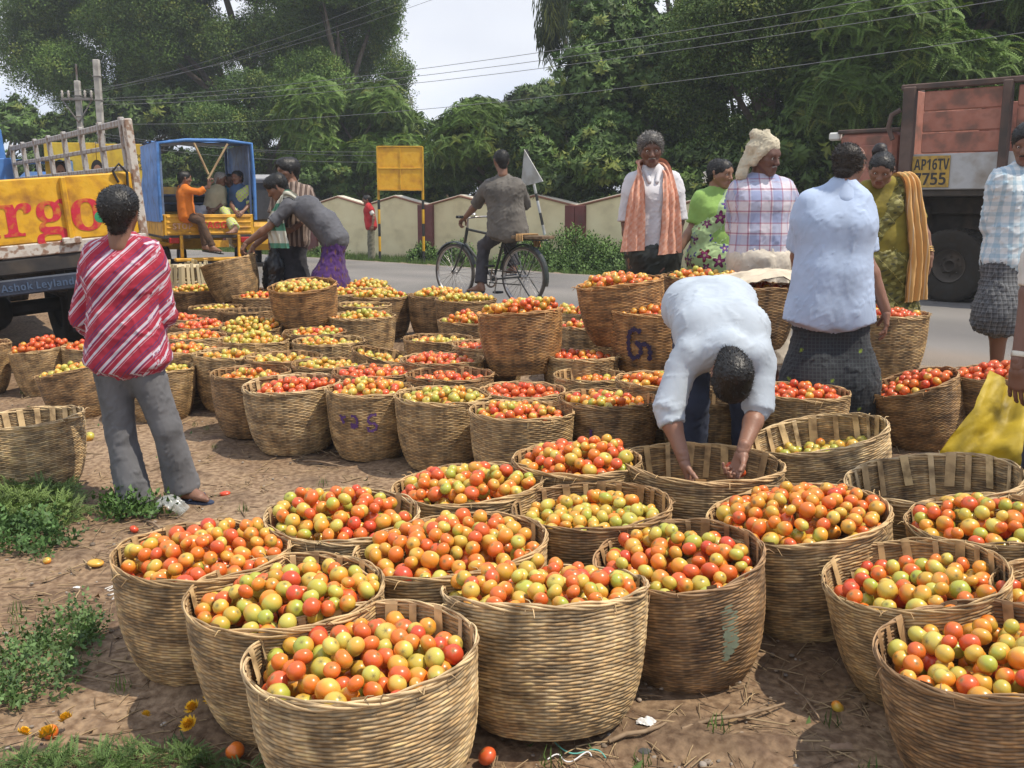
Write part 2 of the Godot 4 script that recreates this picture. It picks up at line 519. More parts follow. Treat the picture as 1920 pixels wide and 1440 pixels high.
const BASKETS := [
	{"k": "F1", "x": -0.40, "d": 2.53, "y": 0.01, "diam": 0.61, "h": 0.40, "roll": 4, "lean": 0, "tone": "mix", "level": -0.075, "mound": 0.075, "amount": 1.2, "tint": 0, "near": true, "label": "greyish cane basket of mixed tomatoes standing nearest at the front, its base cut off", "owner": "nearest grey cane basket"},
	{"k": "F2", "x": 0.10, "d": 2.91, "y": 0.02, "diam": 0.64, "h": 0.40, "roll": 2, "lean": 11, "tone": "mix", "level": -0.03, "mound": 0.05, "amount": 1.2, "tint": 0, "near": true, "label": "pale tan tomato basket tilted back, a red tomato lying before it", "owner": "tilted tan front basket"},
	{"k": "F3", "x": -0.69, "d": 2.93, "y": 0.01, "diam": 0.61, "h": 0.40, "roll": 2, "lean": 0, "tone": "mix", "level": -0.05, "mound": 0.06, "amount": 1.1, "tint": 1, "near": true, "label": "brown tomato basket directly behind the nearest grey one, its mouth leaning", "owner": "brown leaning front basket"},
	{"k": "F4", "x": -1.05, "d": 3.28, "y": 0.01, "diam": 0.59, "h": 0.40, "roll": 0, "lean": 0, "tone": "warm", "level": -0.045, "mound": 0.06, "amount": 1.1, "tint": 1, "near": true, "label": "leftmost of the front tomato baskets, nearest the weeds", "owner": "leftmost front basket"},
	{"k": "F5", "x": -0.63, "d": 3.63, "y": 0.03, "diam": 0.56, "h": 0.40, "roll": 0, "lean": -3, "tone": "mix", "level": -0.04, "mound": 0.07, "amount": 1.1, "tint": 0, "near": true, "label": "pale rimmed tomato basket at the back left of the front group beside bare earth", "owner": "pale rimmed front basket"},
	{"k": "F6", "x": -0.21, "d": 3.31, "y": 0.03, "diam": 0.65, "h": 0.40, "roll": 5, "lean": 0, "tone": "warm", "level": -0.04, "mound": 0.07, "amount": 1.2, "tint": 1, "near": true, "label": "wide tomato basket in the middle of the front group, heaped with orange and red fruit", "owner": "wide middle front basket"},
	{"k": "F7", "x": -0.18, "d": 4.02, "y": 0.04, "diam": 0.61, "h": 0.40, "roll": 3, "lean": 0, "tone": "mix", "level": -0.035, "mound": 0.07, "amount": 1.0, "tint": 1, "near": true, "label": "tomato basket at the back of the front group, facing the gap before the middle row", "owner": "basket by the earth gap"},
	{"k": "F8", "x": 0.28, "d": 4.28, "y": 0.07, "diam": 0.56, "h": 0.40, "roll": 0, "lean": 0, "tone": "warm", "level": -0.03, "mound": 0.07, "amount": 0.9, "tint": 1, "near": true, "label": "tomato basket touching the near empty basket into which the bending man reaches", "owner": "basket beside the bent man's"},
	{"k": "F9", "x": 0.30, "d": 3.69, "y": 0.05, "diam": 0.59, "h": 0.40, "roll": 4, "lean": 0, "tone": "pale", "level": -0.07, "mound": 0.05, "amount": 1.1, "tint": 2, "near": true, "label": "dark basket of yellowish tomatoes set low in front of the bending man's basket", "owner": "dark low yellowish basket"},
	{"k": "F10", "x": 0.81, "d": 4.19, "y": 0.08, "diam": 0.66, "h": 0.40, "roll": 0, "lean": 0, "tone": "none", "level": 0.0, "mound": 0.0, "amount": 1.0, "tint": 1, "near": true, "label": "wide empty cane basket into which the bending man in white reaches", "owner": "x"},
	{"k": "F11", "x": 1.43, "d": 4.65, "y": 0.13, "diam": 0.63, "h": 0.40, "roll": 12, "lean": 0, "tone": "green", "level": -0.15, "mound": 0.03, "amount": 0.55, "tint": 0, "near": true, "label": "pale basket only part filled with green tomatoes beside the dark lungi", "owner": "half filled green basket"},
	{"k": "F12", "x": 1.68, "d": 3.91, "y": 0.11, "diam": 0.66, "h": 0.40, "roll": 8, "lean": 0, "tone": "none", "level": 0.0, "mound": 0.0, "amount": 1.0, "tint": 5, "near": true, "label": "empty grey cane basket in front of the half filled green one", "owner": "x"},
	{"k": "F13", "x": 1.04, "d": 3.56, "y": 0.07, "diam": 0.66, "h": 0.40, "roll": 8, "lean": 0, "tone": "warm", "level": -0.035, "mound": 0.075, "amount": 1.2, "tint": 1, "near": true, "label": "broad heaped tomato basket in front of the two empty baskets", "owner": "broad basket before the empties"},
	{"k": "F14", "x": 0.55, "d": 3.22, "y": 0.04, "diam": 0.57, "h": 0.40, "roll": 8, "lean": -3, "tone": "mix", "level": -0.06, "mound": 0.06, "amount": 1.1, "tint": 3, "near": true, "label": "shaded brown tomato basket with a faint green paint stain on its side", "owner": "shaded green stained basket"},
	{"k": "F15", "x": 1.25, "d": 3.00, "y": 0.06, "diam": 0.55, "h": 0.40, "roll": 11, "lean": 0, "tone": "mix", "level": -0.075, "mound": 0.05, "amount": 1.1, "tint": 1, "near": true, "label": "tall tan basket, a small tomato on the ground by its foot", "owner": "tall tan right basket"},
	{"k": "F16", "x": 1.25, "d": 2.51, "y": 0.04, "diam": 0.55, "h": 0.40, "roll": 9, "lean": 0, "tone": "mix", "level": -0.085, "mound": 0.06, "amount": 1.1, "tint": 3, "near": true, "label": "dark brown tomato basket at the front right corner, its base cut off", "owner": "dark right corner basket"},
	{"k": "F17", "x": 1.67, "d": 3.42, "y": 0.09, "diam": 0.54, "h": 0.40, "roll": 6, "lean": 0, "tone": "mix", "level": -0.045, "mound": 0.06, "amount": 1.1, "tint": 1, "near": true, "label": "tomato basket at the right edge beyond the tall tan one, before the yellow sack", "owner": "basket before the yellow sack"},
	{"k": "F18", "x": 1.68, "d": 2.83, "y": 0.07, "diam": 0.50, "h": 0.40, "roll": 6, "lean": 0, "tone": "mix", "level": -0.06, "mound": 0.06, "amount": 1.0, "tint": 1, "near": true, "label": "tomato basket mostly outside the right edge between its two neighbours", "owner": "basket cut by the right edge"},
	{"k": "M1", "x": -1.35, "d": 6.12, "y": 0.08, "diam": 0.58, "h": 0.40, "roll": 2, "lean": -2, "tone": "red", "level": -0.07, "mound": 0.04, "amount": 0.9, "tint": 0, "near": false, "label": "pale straw coloured basket of red tomatoes, leftmost of the middle row", "owner": "x"},
	{"k": "M2", "x": -0.84, "d": 5.88, "y": 0.09, "diam": 0.51, "h": 0.40, "roll": 0, "lean": 0, "tone": "warm", "level": -0.06, "mound": 0.07, "amount": 0.9, "tint": 1, "near": false, "label": "brown basket with purple scribbled marks on its side", "owner": "x"},
	{"k": "M3", "x": -0.39, "d": 5.60, "y": 0.10, "diam": 0.53, "h": 0.40, "roll": 0, "lean": 0, "tone": "green", "level": -0.06, "mound": 0.06, "amount": 0.9, "tint": 1, "near": false, "label": "tall brown basket of greenish tomatoes between the scribbled one and its neighbour", "owner": "x"},
	{"k": "M4", "x": 0.05, "d": 5.19, "y": 0.10, "diam": 0.53, "h": 0.40, "roll": 0, "lean": 0, "tone": "warm", "level": -0.07, "mound": 0.06, "amount": 0.9, "tint": 1, "near": false, "label": "brown basket of orange tomatoes at the front of the middle row, below the stacked one", "owner": "x"},
	{"k": "M5", "x": 0.52, "d": 5.36, "y": 0.13, "diam": 0.53, "h": 0.40, "roll": 0, "lean": 0, "tone": "warm", "level": -0.05, "mound": 0.04, "amount": 0.9, "tint": 2, "near": false, "label": "low dark basket with one purple letter painted on its side", "owner": "x"},
	{"k": "M6", "x": 0.06, "d": 5.82, "y": 0.13, "diam": 0.51, "h": 0.36, "roll": 0, "lean": 0, "tone": "red", "level": -0.05, "mound": 0.03, "amount": 0.8, "tint": 1, "near": false, "label": "basket of red tomatoes pressed under the tall stacked orange basket", "owner": "x"},
	{"k": "M7", "x": 0.48, "d": 6.10, "y": 0.17, "diam": 0.46, "h": 0.36, "roll": 0, "lean": 0, "tone": "warm", "level": -0.09, "mound": 0.04, "amount": 0.7, "tint": 1, "near": false, "label": "basket of orange tomatoes right of the stacked one, before the lettered basket", "owner": "x"},
	{"k": "M8", "x": 0.05, "d": 6.62, "y": 0.47, "diam": 0.57, "h": 0.40, "roll": 4, "lean": 4, "tone": "warm", "level": 0.0, "mound": 0.05, "amount": 0.9, "tint": 4, "near": false, "label": "orange brown basket stacked high on the others in the middle, fruit over its rim", "owner": "x"},
	{"k": "M9", "x": 0.92, "d": 6.62, "y": 0.47, "diam": 0.57, "h": 0.40, "roll": 0, "lean": 0, "tone": "warm", "level": -0.04, "mound": 0.05, "amount": 0.9, "tint": 4, "near": false, "label": "stacked tan basket with a big black painted G mark, beside the bending man", "owner": "x"},
	{"k": "M10", "x": 0.72, "d": 6.79, "y": 0.66, "diam": 0.57, "h": 0.40, "roll": 7, "lean": 0, "tone": "warm", "level": -0.04, "mound": 0.07, "amount": 0.9, "tint": 4, "near": false, "label": "tilted orange brown basket stacked highest, below the man with the orange towel", "owner": "x"},
	{"k": "M11", "x": 1.33, "d": 7.11, "y": 0.66, "diam": 0.56, "h": 0.40, "roll": 0, "lean": 0, "tone": "mix", "level": -0.03, "mound": 0.04, "amount": 0.8, "tint": 2, "near": false, "label": "stacked basket of tomatoes between the green sari woman and the tilted basket", "owner": "x"},
	{"k": "M12", "x": 1.55, "d": 6.57, "y": 0.64, "diam": 0.57, "h": 0.40, "roll": 0, "lean": 0, "tone": "red", "level": -0.05, "mound": 0.02, "amount": 0.7, "tint": 2, "near": false, "label": "stacked dark basket half covered by a cream cloth", "owner": "x"},
	{"k": "M13", "x": 2.39, "d": 6.47, "y": 0.47, "diam": 0.53, "h": 0.40, "roll": 0, "lean": 0, "tone": "red", "level": -0.03, "mound": 0.03, "amount": 0.7, "tint": 1, "near": false, "label": "tan basket of red tomatoes behind the hand of the man in light blue", "owner": "x"},
	{"k": "M14", "x": 2.23, "d": 5.55, "y": 0.24, "diam": 0.47, "h": 0.40, "roll": 18, "lean": 0, "tone": "red", "level": -0.06, "mound": 0.05, "amount": 0.8, "tint": 2, "near": false, "label": "dark leaning basket of bright red tomatoes at the roadside", "owner": "x"},
	{"k": "M15", "x": 2.69, "d": 5.51, "y": 0.26, "diam": 0.50, "h": 0.40, "roll": 6, "lean": 0, "tone": "red", "level": -0.03, "mound": 0.04, "amount": 0.8, "tint": 2, "near": false, "label": "basket of red tomatoes behind the yellow plastic sack", "owner": "x"},
	{"k": "M16", "x": 1.53, "d": 5.29, "y": 0.18, "diam": 0.50, "h": 0.40, "roll": 0, "lean": 0, "tone": "red", "level": -0.05, "mound": 0.04, "amount": 0.7, "tint": 1, "near": false, "label": "basket of red tomatoes between the bending man and the dark lungi", "owner": "x"},
	{"k": "M17", "x": 1.05, "d": 5.30, "y": 0.15, "diam": 0.50, "h": 0.40, "roll": 0, "lean": 0, "tone": "none", "level": 0.0, "mound": 0.0, "amount": 1.0, "tint": 1, "near": false, "label": "brown basket half hidden behind the bending man's legs", "owner": "x"},
	{"k": "M18", "x": 0.84, "d": 5.73, "y": 0.17, "diam": 0.50, "h": 0.40, "roll": 0, "lean": 0, "tone": "warm", "level": -0.05, "mound": 0.03, "amount": 0.7, "tint": 1, "near": false, "label": "basket of orange tomatoes hidden below the G marked basket", "owner": "x"},
	{"k": "B1", "x": -1.70, "d": 6.51, "y": 0.08, "diam": 0.52, "h": 0.40, "roll": 0, "lean": 0, "tone": "warm", "level": -0.09, "mound": 0.06, "amount": 0.8, "tint": 2, "near": false, "label": "dark narrow basket at the left end just behind the pale straw one", "owner": "x"},
	{"k": "B2", "x": -1.22, "d": 6.69, "y": 0.11, "diam": 0.50, "h": 0.40, "roll": 0, "lean": 0, "tone": "pale", "level": -0.06, "mound": 0.04, "amount": 0.7, "tint": 2, "near": false, "label": "basket of pale orange tomatoes behind the pale straw one and its dark neighbour", "owner": "x"},
	{"k": "B3", "x": -0.88, "d": 6.36, "y": 0.11, "diam": 0.51, "h": 0.40, "roll": 0, "lean": 0, "tone": "red", "level": -0.05, "mound": 0.03, "amount": 0.7, "tint": 2, "near": false, "label": "basket of red tomatoes directly behind the scribbled one", "owner": "x"},
	{"k": "B4", "x": -0.38, "d": 6.14, "y": 0.13, "diam": 0.52, "h": 0.40, "roll": 0, "lean": 0, "tone": "red", "level": -0.08, "mound": 0.03, "amount": 0.7, "tint": 2, "near": false, "label": "basket of dark red tomatoes behind the tall greenish one", "owner": "x"},
	{"k": "B5", "x": -0.46, "d": 6.63, "y": 0.15, "diam": 0.54, "h": 0.40, "roll": 0, "lean": 0, "tone": "red", "level": -0.05, "mound": 0.03, "amount": 0.7, "tint": 1, "near": false, "label": "basket of red and pale tomatoes left of the tall stacked orange basket", "owner": "x"},
	{"k": "B6", "x": -1.59, "d": 6.98, "y": 0.11, "diam": 0.53, "h": 0.40, "roll": 0, "lean": 0, "tone": "pale", "level": -0.06, "mound": 0.03, "amount": 0.7, "tint": 2, "near": false, "label": "shallow looking basket of pale tomatoes in the third row at the left", "owner": "x"},
	{"k": "B7", "x": -2.01, "d": 7.22, "y": 0.10, "diam": 0.56, "h": 0.40, "roll": 0, "lean": 0, "tone": "pale", "level": -0.07, "mound": 0.04, "amount": 0.7, "tint": 1, "near": false, "label": "tan basket of pale pink tomatoes right of the striped shirt man's elbow", "owner": "x"},
	{"k": "B8", "x": -1.98, "d": 7.72, "y": 0.13, "diam": 0.53, "h": 0.40, "roll": 0, "lean": 0, "tone": "pale", "level": -0.03, "mound": 0.04, "amount": 0.6, "tint": 1, "near": false, "label": "basket of yellowish tomatoes behind the pale pink one", "owner": "x"},
	{"k": "B9", "x": -2.17, "d": 8.40, "y": 0.16, "diam": 0.50, "h": 0.40, "roll": 0, "lean": -8, "tone": "pale", "level": -0.03, "mound": 0.05, "amount": 0.8, "tint": 2, "near": false, "label": "basket full of yellow and orange tomatoes left below the single stacked basket", "owner": "x"},
	{"k": "B10", "x": -1.77, "d": 8.61, "y": 0.49, "diam": 0.57, "h": 0.40, "roll": 3, "lean": -8, "tone": "pale", "level": -0.06, "mound": 0.06, "amount": 0.8, "tint": 4, "near": false, "label": "smooth orange brown basket of yellow tomatoes stacked alone before the purple lungi", "owner": "x"},
	{"k": "B11", "x": -1.56, "d": 7.97, "y": 0.16, "diam": 0.50, "h": 0.40, "roll": 0, "lean": 0, "tone": "mix", "level": -0.05, "mound": 0.04, "amount": 0.6, "tint": 2, "near": false, "label": "basket squeezed underneath the smooth stacked basket of yellow tomatoes", "owner": "x"},
	{"k": "B12", "x": -1.37, "d": 7.52, "y": 0.15, "diam": 0.54, "h": 0.40, "roll": 0, "lean": 0, "tone": "pale", "level": -0.06, "mound": 0.03, "amount": 0.6, "tint": 1, "near": false, "label": "low basket of pale tomatoes in front of the smooth stacked basket", "owner": "x"},
	{"k": "B13", "x": -1.28, "d": 8.59, "y": 0.22, "diam": 0.58, "h": 0.40, "roll": 0, "lean": 0, "tone": "pale", "level": -0.05, "mound": 0.05, "amount": 0.7, "tint": 1, "near": false, "label": "grey brown basket right of the smooth stacked basket of yellow tomatoes", "owner": "x"},
	{"k": "B14", "x": -1.36, "d": 9.22, "y": 0.25, "diam": 0.51, "h": 0.40, "roll": 0, "lean": 0, "tone": "pale", "level": -0.06, "mound": 0.02, "amount": 0.5, "tint": 1, "near": false, "label": "nearly empty basket behind the grey brown one, few tomatoes in it", "owner": "x"},
	{"k": "B15", "x": -1.26, "d": 9.77, "y": 0.28, "diam": 0.57, "h": 0.40, "roll": 0, "lean": 0, "tone": "pale", "level": -0.02, "mound": 0.05, "amount": 0.6, "tint": 2, "near": false, "label": "dark basket of pale tomatoes, left of the three standing by the road", "owner": "x"},
	{"k": "B16", "x": -0.71, "d": 9.65, "y": 0.30, "diam": 0.54, "h": 0.40, "roll": 0, "lean": 0, "tone": "pale", "level": -0.01, "mound": 0.04, "amount": 0.6, "tint": 2, "near": false, "label": "dark basket of pale tomatoes, middle of the three standing by the road", "owner": "x"},
	{"k": "B17", "x": -0.42, "d": 9.21, "y": 0.30, "diam": 0.55, "h": 0.40, "roll": 0, "lean": 0, "tone": "pale", "level": -0.02, "mound": 0.04, "amount": 0.6, "tint": 2, "near": false, "label": "dark basket of pale tomatoes nearest the bicycle, by the road", "owner": "x"},
	{"k": "B18", "x": -1.50, "d": 10.52, "y": 0.31, "diam": 0.49, "h": 0.40, "roll": 0, "lean": 0, "tone": "pale", "level": -0.01, "mound": 0.04, "amount": 0.5, "tint": 1, "near": false, "label": "farthest basket of pale tomatoes below the purple lungi's hem", "owner": "x"},
	{"k": "B19", "x": -1.68, "d": 10.06, "y": 0.28, "diam": 0.50, "h": 0.40, "roll": 0, "lean": 0, "tone": "pale", "level": -0.02, "mound": 0.03, "amount": 0.5, "tint": 1, "near": false, "label": "small looking basket right beside the purple lungi", "owner": "x"},
	{"k": "B20", "x": -0.34, "d": 8.05, "y": 0.24, "diam": 0.50, "h": 0.40, "roll": 0, "lean": 0, "tone": "warm", "level": -0.03, "mound": 0.06, "amount": 0.6, "tint": 2, "near": false, "label": "basket of orange tomatoes left behind the tall stacked orange one", "owner": "x"},
	{"k": "B21", "x": -0.54, "d": 7.35, "y": 0.19, "diam": 0.50, "h": 0.40, "roll": 0, "lean": 0, "tone": "pale", "level": -0.05, "mound": 0.01, "amount": 0.35, "tint": 2, "near": false, "label": "dark basket with few pale yellow tomatoes in the shadow of the roadside three", "owner": "x"},
	{"k": "B22", "x": -0.17, "d": 7.04, "y": 0.19, "diam": 0.50, "h": 0.40, "roll": 0, "lean": 0, "tone": "red", "level": -0.05, "mound": 0.02, "amount": 0.5, "tint": 1, "near": false, "label": "basket of red tomatoes half hidden by the tall stacked orange one", "owner": "x"},
	{"k": "B23", "x": -0.87, "d": 7.00, "y": 0.15, "diam": 0.50, "h": 0.40, "roll": -12, "lean": 0, "tone": "pale", "level": -0.08, "mound": 0.02, "amount": 0.5, "tint": 2, "near": false, "label": "crooked basket leaning down to the right amid the middle rows", "owner": "x"},
	{"k": "L1", "x": -3.78, "d": 8.05, "y": 0.07, "diam": 0.48, "h": 0.36, "roll": 7, "lean": 0, "tone": "red", "level": -0.02, "mound": 0.07, "amount": 0.8, "tint": 1, "near": false, "label": "lone tan basket of red tomatoes before the truck's dark underside", "owner": "x"},
	{"k": "L2", "x": -3.17, "d": 7.21, "y": 0.06, "diam": 0.50, "h": 0.36, "roll": 12, "lean": 0, "tone": "pale", "level": -0.06, "mound": 0.06, "amount": 0.8, "tint": 2, "near": false, "label": "dark leaning basket left of the striped shirt man", "owner": "x"},
	{"k": "L4", "x": -4.32, "d": 8.10, "y": 0.05, "diam": 0.50, "h": 0.40, "roll": 0, "lean": 0, "tone": "red", "level": -0.05, "mound": 0.02, "amount": 0.5, "tint": 1, "near": false, "label": "basket cut by the left edge of the view beneath the truck", "owner": "x"},
	{"k": "L5", "x": -2.67, "d": 5.39, "y": 0.02, "diam": 0.62, "h": 0.40, "roll": 4, "lean": 0, "tone": "none", "level": 0.0, "mound": 0.0, "amount": 1.0, "tint": 0, "near": false, "label": "pale empty cane basket at the left edge, behind the weeds", "owner": "x"},
	{"k": "L6", "x": -3.32, "d": 8.01, "y": 0.08, "diam": 0.50, "h": 0.36, "roll": 0, "lean": 0, "tone": "red", "level": -0.03, "mound": 0.04, "amount": 0.5, "tint": 1, "near": false, "label": "basket of red tomatoes just left of the striped shirt man's waist", "owner": "x"},
	{"k": "L7", "x": -2.48, "d": 7.02, "y": 0.07, "diam": 0.50, "h": 0.36, "roll": 0, "lean": 0, "tone": "pale", "level": -0.06, "mound": 0.03, "amount": 0.5, "tint": 1, "near": false, "label": "tan basket right behind the striped shirt man's trousers", "owner": "x"},
	{"k": "L9", "x": -2.41, "d": 7.49, "y": 0.09, "diam": 0.47, "h": 0.40, "roll": 0, "lean": 0, "tone": "warm", "level": -0.05, "mound": 0.05, "amount": 0.6, "tint": 1, "near": false, "label": "basket of orange tomatoes right of the striped shirt man's hip", "owner": "x"},
	{"k": "L10", "x": -2.53, "d": 8.01, "y": 0.12, "diam": 0.51, "h": 0.40, "roll": 0, "lean": 0, "tone": "warm", "level": -0.05, "mound": 0.05, "amount": 0.6, "tint": 1, "near": false, "label": "basket of orange tomatoes beside the striped shirt man's lower back", "owner": "x"},
	{"k": "L12", "x": -2.95, "d": 9.01, "y": 0.15, "diam": 0.46, "h": 0.40, "roll": 0, "lean": 0, "tone": "red", "level": -0.03, "mound": 0.03, "amount": 0.5, "tint": 2, "near": false, "label": "basket of reddish tomatoes beside the striped shirt man's elbow", "owner": "x"},
	{"k": "L13", "x": -2.63, "d": 8.53, "y": 0.14, "diam": 0.50, "h": 0.40, "roll": 0, "lean": 0, "tone": "red", "level": -0.03, "mound": 0.03, "amount": 0.5, "tint": 2, "near": false, "label": "basket of deep red tomatoes two rows behind the pale pink one", "owner": "x"},
	{"k": "L14", "x": -2.81, "d": 9.59, "y": 0.19, "diam": 0.49, "h": 0.40, "roll": 0, "lean": 0, "tone": "pale", "level": -0.05, "mound": 0.01, "amount": 0.4, "tint": 2, "near": false, "label": "basket nearly empty, standing below the upturned pale one", "owner": "x"},
	{"k": "L15", "x": -3.42, "d": 10.93, "y": 0.24, "diam": 0.58, "h": 0.40, "roll": 0, "lean": 0, "tone": "pale", "level": -0.02, "mound": 0.04, "amount": 0.5, "tint": 2, "near": false, "label": "basket of pale tomatoes directly below the upturned pale one", "owner": "x"},
	{"k": "L17", "x": -2.80, "d": 10.70, "y": 0.26, "diam": 0.48, "h": 0.40, "roll": 0, "lean": 0, "tone": "warm", "level": -0.03, "mound": 0.04, "amount": 0.5, "tint": 2, "near": false, "label": "basket of orange tomatoes under the basket held by the bent man", "owner": "x"},
	{"k": "L18", "x": -2.54, "d": 10.15, "y": 0.24, "diam": 0.50, "h": 0.40, "roll": 0, "lean": 0, "tone": "warm", "level": -0.03, "mound": 0.04, "amount": 0.5, "tint": 2, "near": false, "label": "basket of orange tomatoes left of the smooth stacked one", "owner": "x"},
	{"k": "L19", "x": -2.43, "d": 9.30, "y": 0.19, "diam": 0.49, "h": 0.40, "roll": 0, "lean": 0, "tone": "none", "level": 0.0, "mound": 0.0, "amount": 1.0, "tint": 2, "near": false, "label": "empty dark basket left of the smooth stacked one", "owner": "x"},
	{"k": "N1", "x": 0.48, "d": 8.25, "y": 0.29, "diam": 0.50, "h": 0.40, "roll": 0, "lean": 0, "tone": "warm", "level": -0.02, "mound": 0.03, "amount": 0.5, "tint": 1, "near": false, "label": "basket of orange tomatoes by the bicycle's rear wheel", "owner": "x"},
	{"k": "N2", "x": 0.60, "d": 7.57, "y": 0.26, "diam": 0.50, "h": 0.40, "roll": 0, "lean": 0, "tone": "red", "level": -0.03, "mound": 0.03, "amount": 0.5, "tint": 1, "near": false, "label": "small part of a tomato basket below the tilted stacked one", "owner": "x"},
	{"k": "N4", "x": 0.45, "d": 6.55, "y": 0.19, "diam": 0.50, "h": 0.40, "roll": 0, "lean": 0, "tone": "red", "level": -0.06, "mound": 0.04, "amount": 0.6, "tint": 1, "near": false, "label": "basket of red tomatoes low between the two stacked ones", "owner": "x"},
]
# ---------------------------------------------------------------- woven baskets and tomatoes
const STAKES := 54

# the wall of a basket: radius 1 at the rim, height 1; one displaced skin, weft strands passing over and under the stakes
func weave_mesh(sd: int, rows: int, seg: int, floor_rings := 5) -> ArrayMesh:
	var f := FastNoiseLite.new()
	f.seed = sd
	f.frequency = 1.0
	f.fractal_octaves = 3
	var v := PackedVector3Array()
	var c := PackedColorArray()
	var idx := PackedInt32Array()
	var n_around := STAKES * seg
	var rings := 0
	var rg := RandomNumberGenerator.new()
	rg.seed = sd
	var tone := []
	for r in rows + 2:
		var l := []
		var nx := 0
		var cur := 1.0
		for s in STAKES:
			if s >= nx:
				nx = s + rg.randi_range(7, 26)
				cur = rg.randf_range(0.60, 1.15)
			l.append(cur)
		tone.append(l)
	var bulge := rg.randf_range(0.02, 0.05)
	for r in rows:
		for q in 4:
			var fy: float = (r + [0.02, 0.3, 0.7, 0.98][q]) / rows
			var prof: float = [-0.9, 0.95, 0.95, -0.9][q]
			var rad := 0.80 + 0.20 * pow(fy, 0.8) + bulge * sin(fy * PI) - 0.10 * pow(1.0 - fy, 7.0)
			for k in n_around:
				var u := float(k) / seg
				var th := TAU * u / STAKES
				var under := cos(PI * u + PI * r)
				var wob := f.get_noise_3d(cos(th) * 2.2, fy * 3.0, sin(th) * 2.2)
				var strand := f.get_noise_3d(cos(th) * 6.0 + r * 3.1, r * 1.7, sin(th) * 6.0)
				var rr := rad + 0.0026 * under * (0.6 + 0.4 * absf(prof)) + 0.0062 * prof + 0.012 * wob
				var y: float = fy + (0.0035 * strand + 0.012 * wob) * (1.0 if r > 0 and r < rows - 1 else 0.3)
				v.append(Vector3(cos(th) * rr, y, sin(th) * rr))
				var t: float = tone[r][int(u) % STAKES]
				t *= 1.0 + 0.5 * strand
				t *= 0.96 + 0.16 * wob * 3.0
				var cc := Color(1.0, 0.97, 0.9).lerp(Color(0.92, 0.80, 0.62), clampf(0.5 + strand * 2.0, 0, 1)) * t
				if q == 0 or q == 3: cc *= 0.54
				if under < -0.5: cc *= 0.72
				c.append(Color(minf(cc.r, 1.2), minf(cc.g, 1.2), minf(cc.b, 1.2)))
			rings += 1
	# the floor, closed towards the middle
	var o := v.size()
	for r in floor_rings:
		var rr := 0.70 * (1.0 - float(r) / floor_rings) + 0.001
		for k in n_around:
			var th := TAU * k / n_around
			v.append(Vector3(cos(th) * rr, 0.012 + 0.004 * cos(th * STAKES * 0.5 + r * PI), sin(th) * rr))
			c.append(Color(0.75, 0.68, 0.58) * (0.8 + 0.3 * float(k % 7) / 7.0))
	for r in rings - 1:
		for k in n_around:
			var k2 := (k + 1) % n_around
			var a := r * n_around + k
			var b := r * n_around + k2
			idx.append_array([a, b, a + n_around, b, b + n_around, a + n_around])
	for r in floor_rings:
		for k in n_around:
			var k2 := (k + 1) % n_around
			var a := (o + (r - 1) * n_around if r > 0 else 0) + k
			var b := (o + (r - 1) * n_around if r > 0 else 0) + k2
			var a2 := o + r * n_around + k
			var b2 := o + r * n_around + k2
			idx.append_array([a, a2, b, b, a2, b2])
	var ar := []
	ar.resize(Mesh.ARRAY_MAX)
	ar[Mesh.ARRAY_VERTEX] = v
	ar[Mesh.ARRAY_COLOR] = c
	ar[Mesh.ARRAY_INDEX] = idx
	var am := ArrayMesh.new()
	am.add_surface_from_arrays(Mesh.PRIMITIVE_TRIANGLES, ar)
	var st := SurfaceTool.new()
	st.create_from(am, 0)
	st.generate_normals()
	return st.commit()

# a bundle of strands twisted round the mouth, radius 1 at height 1; squash keeps the bundle round when the basket is scaled
func rim_mesh(sd: int, strands: int, hs: float) -> ArrayMesh:
	var b := MB.new()
	var rg := RandomNumberGenerator.new()
	rg.seed = sd
	for s in strands:
		var p := []
		var m := 90
		var ph := TAU * s / strands
		b.col = Color(1.0, 0.95, 0.86) * rg.randf_range(0.72, 1.12)
		var w1 := rg.randf_range(0, TAU)
		for k in m + 1:
			var th := TAU * k / m
			var tw := ph + th * 7.0
			var rr := 1.004 + 0.012 * cos(tw) + 0.008 * sin(th * 5.0 + w1)
			var y := 1.0 + (0.013 * sin(tw) + 0.010 * sin(th * 3.0 + w1)) * hs
			p.append(Vector3(cos(th) * rr, y, sin(th) * rr))
		b.tube(p, 0.0105, 5, false)
	for k in 16:      # loose ends
		var th := rg.randf_range(0, TAU)
		var q := Vector3(cos(th), 1.0, sin(th))
		var e := q + Vector3(rg.randf_range(-0.1, 0.1) + cos(th) * 0.05, rg.randf_range(-0.1, 0.07), rg.randf_range(-0.1, 0.1) + sin(th) * 0.05)
		b.col = Color(1.05, 0.98, 0.85) * rg.randf_range(0.8, 1.1)
		b.tube([q, (q + e) * 0.5 + Vector3(0, 0.02, 0), e], [0.008, 0.006, 0.003], 4, false)
	return b.mesh()

# one flat split-cane stake folded over the rim, standing at angle 0, in basket units
func stake_shape(b: MB, th: float, len: float, w: float, lean: float) -> void:
	var out := Vector3(cos(th), 0, sin(th))
	var sd := Vector3(-sin(th), 0, cos(th))
	var pts := [Vector2(0.955 - 0.10 * len, 1.0 - len), Vector2(0.966, 0.93), Vector2(0.976, 1.005), Vector2(0.988, 1.012 + 0.22 * absf(lean))]
	for k in pts.size() - 1:
		var a: Vector2 = pts[k]
		var d: Vector2 = pts[k + 1]
		var sa := sd * (lean * (a.y - 1.0))
		var sb := sd * (lean * (d.y - 1.0))
		b.quad(out * d.x + Vector3.UP * d.y - sd * w + sb, out * d.x + Vector3.UP * d.y + sd * w + sb, out * a.x + Vector3.UP * a.y + sd * w + sa, out * a.x + Vector3.UP * a.y - sd * w + sa)

var weaves := []
var rims := []
var stake_meshes := []
var stake_rings := []

